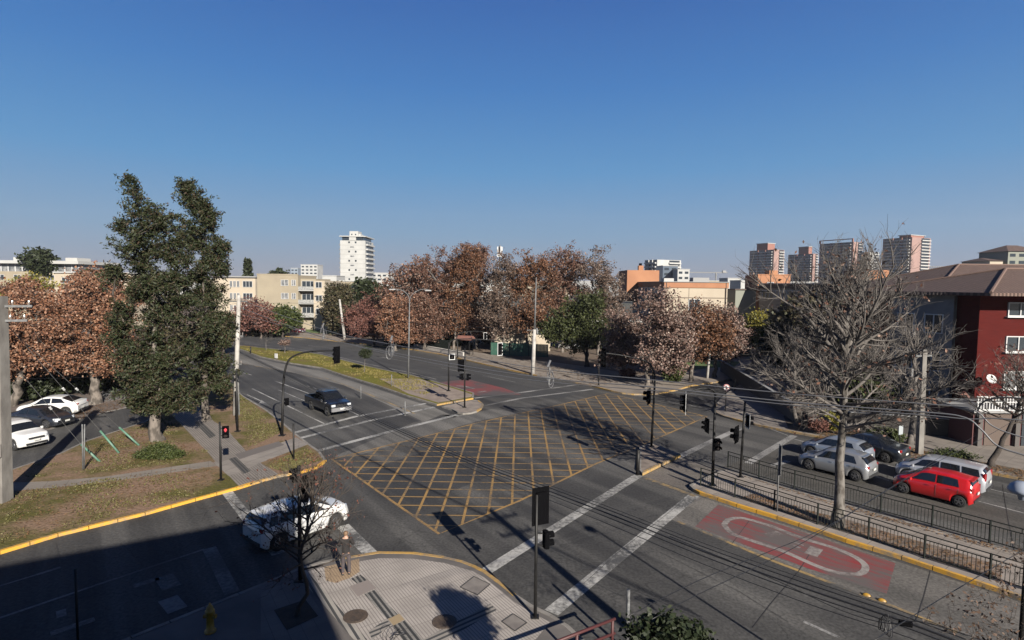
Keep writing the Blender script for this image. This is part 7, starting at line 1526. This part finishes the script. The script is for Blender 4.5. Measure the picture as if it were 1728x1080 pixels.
for i, (a, b_, y) in enumerate([(0, 30, 447), (160, 200, 470), (425, 470, 470), (655, 700, 468), (1165, 1230, 474), (1320, 1380, 476), (1470, 1500, 470), (1566, 1640, 476), (700, 760, 470), (760, 860, 473), (860, 960, 474), (960, 1060, 475), (200, 330, 470), (330, 425, 471)]):
    block(['low pale building on the horizon at the far left', 'low pale building on the horizon behind the palm', 'low pale building on the horizon above the beige parapet', 'low pale building on the horizon right of the white tower', 'low pale building on the horizon behind the cream school', 'low pale building on the horizon between the brick towers', 'low pale building on the horizon below the pale tower', 'low pale building on the horizon left of the tiled roof', 'low pale building behind the bare topped tree', 'low pale building behind the tallest plane', 'low pale building behind the plane beside the lamp column', 'low pale building behind the broad planes', 'low pale building behind the first evergreen', 'low pale building behind the second evergreen'][i], a, b_, y, 450 + 40 * (i % 4), [M_WHITEB, M_BEIGE, M_ROOFG][i % 3], rows=False, group='low buildings on the horizon')
# crane and antenna
c = W(1225, 480, 500); c.z = 0; t = empty('tower_crane', c, 0, 'thin tower crane on the skyline above the cream school wall', 'crane'); zc = Z_at(1205, 460, 500)
MB().box((-9, 0, zc / 2), (1.0, 1.0, zc)).build('mast', M_STEEL, t); MB().box((-16, 0, zc), (34, .6, .8)).build('jib', M_STEEL, t); MB().box((-2, 0, zc + .9), (3, 2, 2)).build('counterweight', M_ROOFG, t)
c = W(1600, 480, 400); c.z = 0; t = empty('tower_crane', c, 0, 'lattice crane jib left of the tiled roof', 'crane'); zc = Z_at(1600, 452, 400); k = MB()
for j in range(18): k.obox((-14 + j * 1.6, 0, zc - .9), (-13.2 + j * 1.6, 0, zc + .9), .25, .25); k.obox((-13.2 + j * 1.6, 0, zc + .9), (-12.4 + j * 1.6, 0, zc - .9), .25, .25)
k.obox((-14, 0, zc - .9), (15, 0, zc - .9), .3, .3); k.obox((-14, 0, zc + .9), (15, 0, zc + .9), .3, .3); k.build('jib', M_STEEL, t); MB().box((13, 0, zc / 2), (1, 1, zc)).build('mast', M_STEEL, t)
c = W(843, 480, 190); c.z = 0; t = empty('antenna_mast', c, 0, 'pale antenna mast rising above the plane crowns', 'antenna mast'); zc = Z_at(843, 414, 190); MB().tube([(0, 0, 0), (0, 0, zc)], .25, 8).build('mast', M_STEEL, t)
for a in range(4): MB().box((math.cos(a * 1.57 + .5) * .8, math.sin(a * 1.57 + .5) * .8, zc - 1.4), (.4, .4, 1.9)).build('antenna_panel', M_BORD, t)
for a in range(3): MB().lathe([(0, 0), (.35, .1), (.5, .25)], (-.5 + a * .5, -.7, zc - 3.4), n=12, M=Matrix.Rotation(math.pi / 2, 4, 'X')).build('dish', M_BORD, t)
# houses seen darkly between the park trees
block('dull cream house behind the broad planes', 830, 930, 540, 92, M_CREAM, depth=10, group='houses behind the park trees')
block('dull beige house behind the low planes', 1000, 1110, 545, 98, M_BEIGE, depth=10, group='houses behind the park trees')
block('grey house behind the orange red plane', 640, 740, 540, 108, M_GREYG, depth=8, group='houses behind the park trees')
block('dark garage wall behind the cars parked at left', 10, 150, 600, 62, M_DKF, depth=8, group='houses behind the park trees', rows=False)
# --- red house with tiled roofs
o = Vector((X_at(1656, 43), 43, 0)); t = bld('red brick house with white framed windows under a wide tiled roof', 'house', None, o, 0, name='brick_house'); ze = Z_at(1660, 495, 43)
bx('wall', t, 0, 24, 0, 12, 0, ze, M_REDW)
Fh = ((0, 0), (1, 0), (0, -1))
def hwin(x0, x1, z0, z1, m=None):
    w_ = win(t, Fh, x0, x1, z0, z1, mull=1, glass=m or M_WIN); MB().box(((x0 + x1) / 2, -.12, z0 - .08), (x1 - x0 + .35, .26, .09)).build('sill', M_FRM, w_)
for x in (2.15, 6.2, 10.5):
    for yt_, yb in ((511, 533), (568, 593), (627, 655)): hwin(x, x + 1.85, Z_at(1710, yb, 43), Z_at(1710, yt_, 43), M_WINL if yt_ > 600 else None)
def hiproof(name, x0, x1, y0, y1, z, h, e=.0):
    rn = min(x1 - x0, y1 - y0) / 2; k = MB(); c0 = (x0 + rn, y0 + rn) if x1 - x0 >= y1 - y0 else ((x0 + x1) / 2, y0 + rn); c1 = (x1 - rn, y1 - rn) if x1 - x0 >= y1 - y0 else ((x0 + x1) / 2, y1 - rn)
    k.add([(x0, y0, z), (x1, y0, z), (x1, y1, z), (x0, y1, z), (c0[0], c0[1], z + h), (c1[0], c1[1], z + h), (x0, y0, z - .22), (x1, y0, z - .22), (x1, y1, z - .22), (x0, y1, z - .22)], ([(0, 1, 5, 4), (1, 2, 5), (2, 3, 4, 5), (3, 0, 4)] if x1 - x0 >= y1 - y0 else [(0, 1, 4), (1, 2, 5, 4), (2, 3, 5), (3, 0, 4, 5)]) + [(0, 6, 7, 1), (1, 7, 8, 2), (2, 8, 9, 3), (3, 9, 6, 0), (9, 8, 7, 6)]); r_ = k.build(name, M_TILE, t)
    for a, b_ in (((x0, y0), c0), ((x0, y1), c0 if x1 - x0 >= y1 - y0 else c1), (c0, c1)):
        za = z if a in ((x0, y0), (x0, y1)) else z + h; MB().tube([(a[0], a[1], za + .03), (b_[0], b_[1], z + h + .03)], .11, 6).build('ridge_tiles', mat('ridge_tile', (.16, .10, .08), .85), r_)
hiproof('roof', -1.1, 26, -2.2, 13, ze + .05, 2.0)
hiproof('roof', 7.6, 38, 14.5, 34, ze + .2, 3.0)
bx('wall', t, 8.6, 36, 15.5, 33, 0, ze + .1, M_REDW)
M_WHS = mat('white_house_wall', (.22, .22, .23), .85, (.16, .165, .17), 1.2)
wt = bld('white house wing with dark windows and a balcony left of the red brick house', 'house', None, Vector((X_at(1612, 45), 45.0, 0)), RAD(118), name='white_house')
bx('wall', wt, 0, 4.6, -3.2, 0, 0, 10.5, M_WHS)
FW = ((0, 0), (1, 0), (0, 1))
for z in (1.2, 4.3, 7.4):
    for x in (.7, 2.8): win(wt, FW, x, x + 1.3, z, z + 1.5)
    bx('balcony', wt, 2.4, 4.5, 0, .8, z - .9, z + .0, M_WHS)
bx('eave', wt, -.6, 5.2, -4, .7, 10.5, 10.72, M_TILE)
dsh = W(1672, 640, 42.3); t = empty('satellite_dish', dsh, 0, 'white satellite dish on the red brick wall', 'satellite dish'); Rm = Matrix.Rotation(RAD(60), 4, 'X') @ Matrix.Rotation(RAD(0), 4, 'Y')
MB().lathe([(0, -.02), (.2, .01), (.36, .07), (.37, .09), (.34, .08), (.18, .03), (0, .0)], n=20, M=Rm).build('dish', M_BORD, t, smooth=True); MB().tube([(0, 0, 0), (0, .5, -.25), (0, .68, -.5)], .03, 6).build('bracket', M_STEEL, t); MB().tube([(0, -.1, -.3), (0, -.5, .0)], .015, 5).build('feed_arm', M_STEEL, t)
# shop front railing below the red house
rb = W(1648, 680, 38.5); zr0, zr1 = W(1690, 692, 38.5).z, W(1690, 670, 38.5).z; t = empty('balcony_railing', (rb.x, 38.5, 0), 0, 'white latticed railing on the terrace below the red house', 'railing'); 
for zz in (zr0, zr1): MB().box((6, 0, zz), (12, .08, .09)).build('rail', M_BORD, t)
for i in range(10):
    k = MB()
    for j in range(6): k.box((i * 1.2 + j * .2 + .1, 0, (zr0 + zr1) / 2), (.06, .05, zr1 - zr0 - .1))
    k.box((i * 1.2 + .6, 0, (zr0 * .4 + zr1 * .6)), (1.18, .04, .06)); k.build('lattice', M_BORD, t)
t = bld('single storey shop terrace in front of the red house', 'shop', None, Vector((rb.x, 38.7, 0)), 0, name='shop_building'); bx('wall', t, 0, 14, 0, 4.0, 0, zr0 - .2, mat('shop_wall', (.10, .03, .03), .8)); bx('terrace_slab', t, -.2, 14.2, -.3, 4.1, zr0 - .2, zr0 - .05, M_ROOFG)
for i in range(5): bx('shop_door', t, .8 + i * 2.6, 2.6 + i * 2.6, -.05, .0, .15, 2.5, M_WIN if i % 2 else M_DKF)
for i in range(6): bx('pillar', t, .2 + i * 2.6, .5 + i * 2.6, -.25, 0, .13, zr0 - .2, mat('shop_pillar', (.09, .08, .075), .8))
# garden walls on the corner
def gwall(label, p, q, h, m): 
    A, B = p, q; t = empty('garden_wall', (A.x, A.y, .13), rz(A, B), label, 'wall', 'garden walls of the corner block'); L = (B - A).length; MB().box((L / 2, 0, h / 2), (L, .2, h)).build('wall', m, t); MB().box((L / 2, 0, h + .03), (L + .1, .3, .06)).build('coping', M_ROOFG, t)
gwall('garden wall before the white house, darkened to stand for shade', Vector((23, 44, 0)), Vector((33.5, 40.5, 0)), 1.3, mat('shade_toned_wall', (.045, .04, .036), .9))  # wall colour darkened to stand in for the shade at this corner
gwall('garden wall along the side street', Vector((27, 72, 0)), Vector((23, 45, 0)), 1.4, mat('side_wall', (.10, .085, .075), .9))
# --- the building the photograph was taken from: only its shadow reaches the view
P0 = Vector((2.5, .7)); u = Vector((-.86, -.5)).normalized(); v = Vector((.5, -.86)).normalized(); H = 13.0
A_, B_, C_, D_ = P0, P0 + u * 70, P0 + u * 70 + v * 25, P0 + v * 25
t = empty('corner_building', (P0.x, P0.y, 0), 0, 'near apartment building whose roof shadow darkens the bottom left road', 'apartment building')
loc = lambda p: (p.x - P0.x, p.y - P0.y); MB().prism([loc(A_), loc(B_), loc(C_), loc(D_)], 0, H - .6).build('wall', M_BEIGE, t)
g0, g1 = 20.7, 23.2
def par(s0, s1): MB().obox(Vector((*loc(P0 + u * s0), H - .3)), Vector((*loc(P0 + u * s1), H - .3)), .3, .6).build('parapet', M_BEIGE, t)
MB().prism([loc(P0), loc(P0 + v * 25), loc(P0 + v * 25 + u * .3), loc(P0 + u * .3)], H - .6, H).build('parapet', M_BEIGE, t)
par(.3, g0); par(g1, 70)
for fl in range(4):
    for j in range(12):
        a = P0 + u * (4 + j * 4); k = MB(); n_ = Vector((u.y, -u.x)) * -1; n_ = Vector((-.5, .86)).normalized(); c = loc(a + n_ * .03); k.obox(Vector((*c, fl * 3 + 1.6)), Vector((*loc(a + u * 1.6 + n_ * .03), fl * 3 + 1.6)), .06, 1.4); k.build('window', M_WIN, t)
# ---------------------------------------------------------------- air
hm = bpy.data.materials.new('haze_air'); hm.use_nodes = True; hn = hm.node_tree; hn.nodes.remove(hn.nodes['Principled BSDF'])
pv = hn.nodes.new('ShaderNodeVolumePrincipled'); pv.inputs['Color'].default_value = (.82, .83, .92, 1); pv.inputs['Density'].default_value = 0.00012; pv.inputs['Anisotropy'].default_value = .2
hn.links.new(pv.outputs[0], hn.nodes['Material Output'].inputs['Volume'])
hz = MB().box((0, 700, 99), (3400, 1700, 202)).build('haze', hm); hz['kind'] = 'stuff'
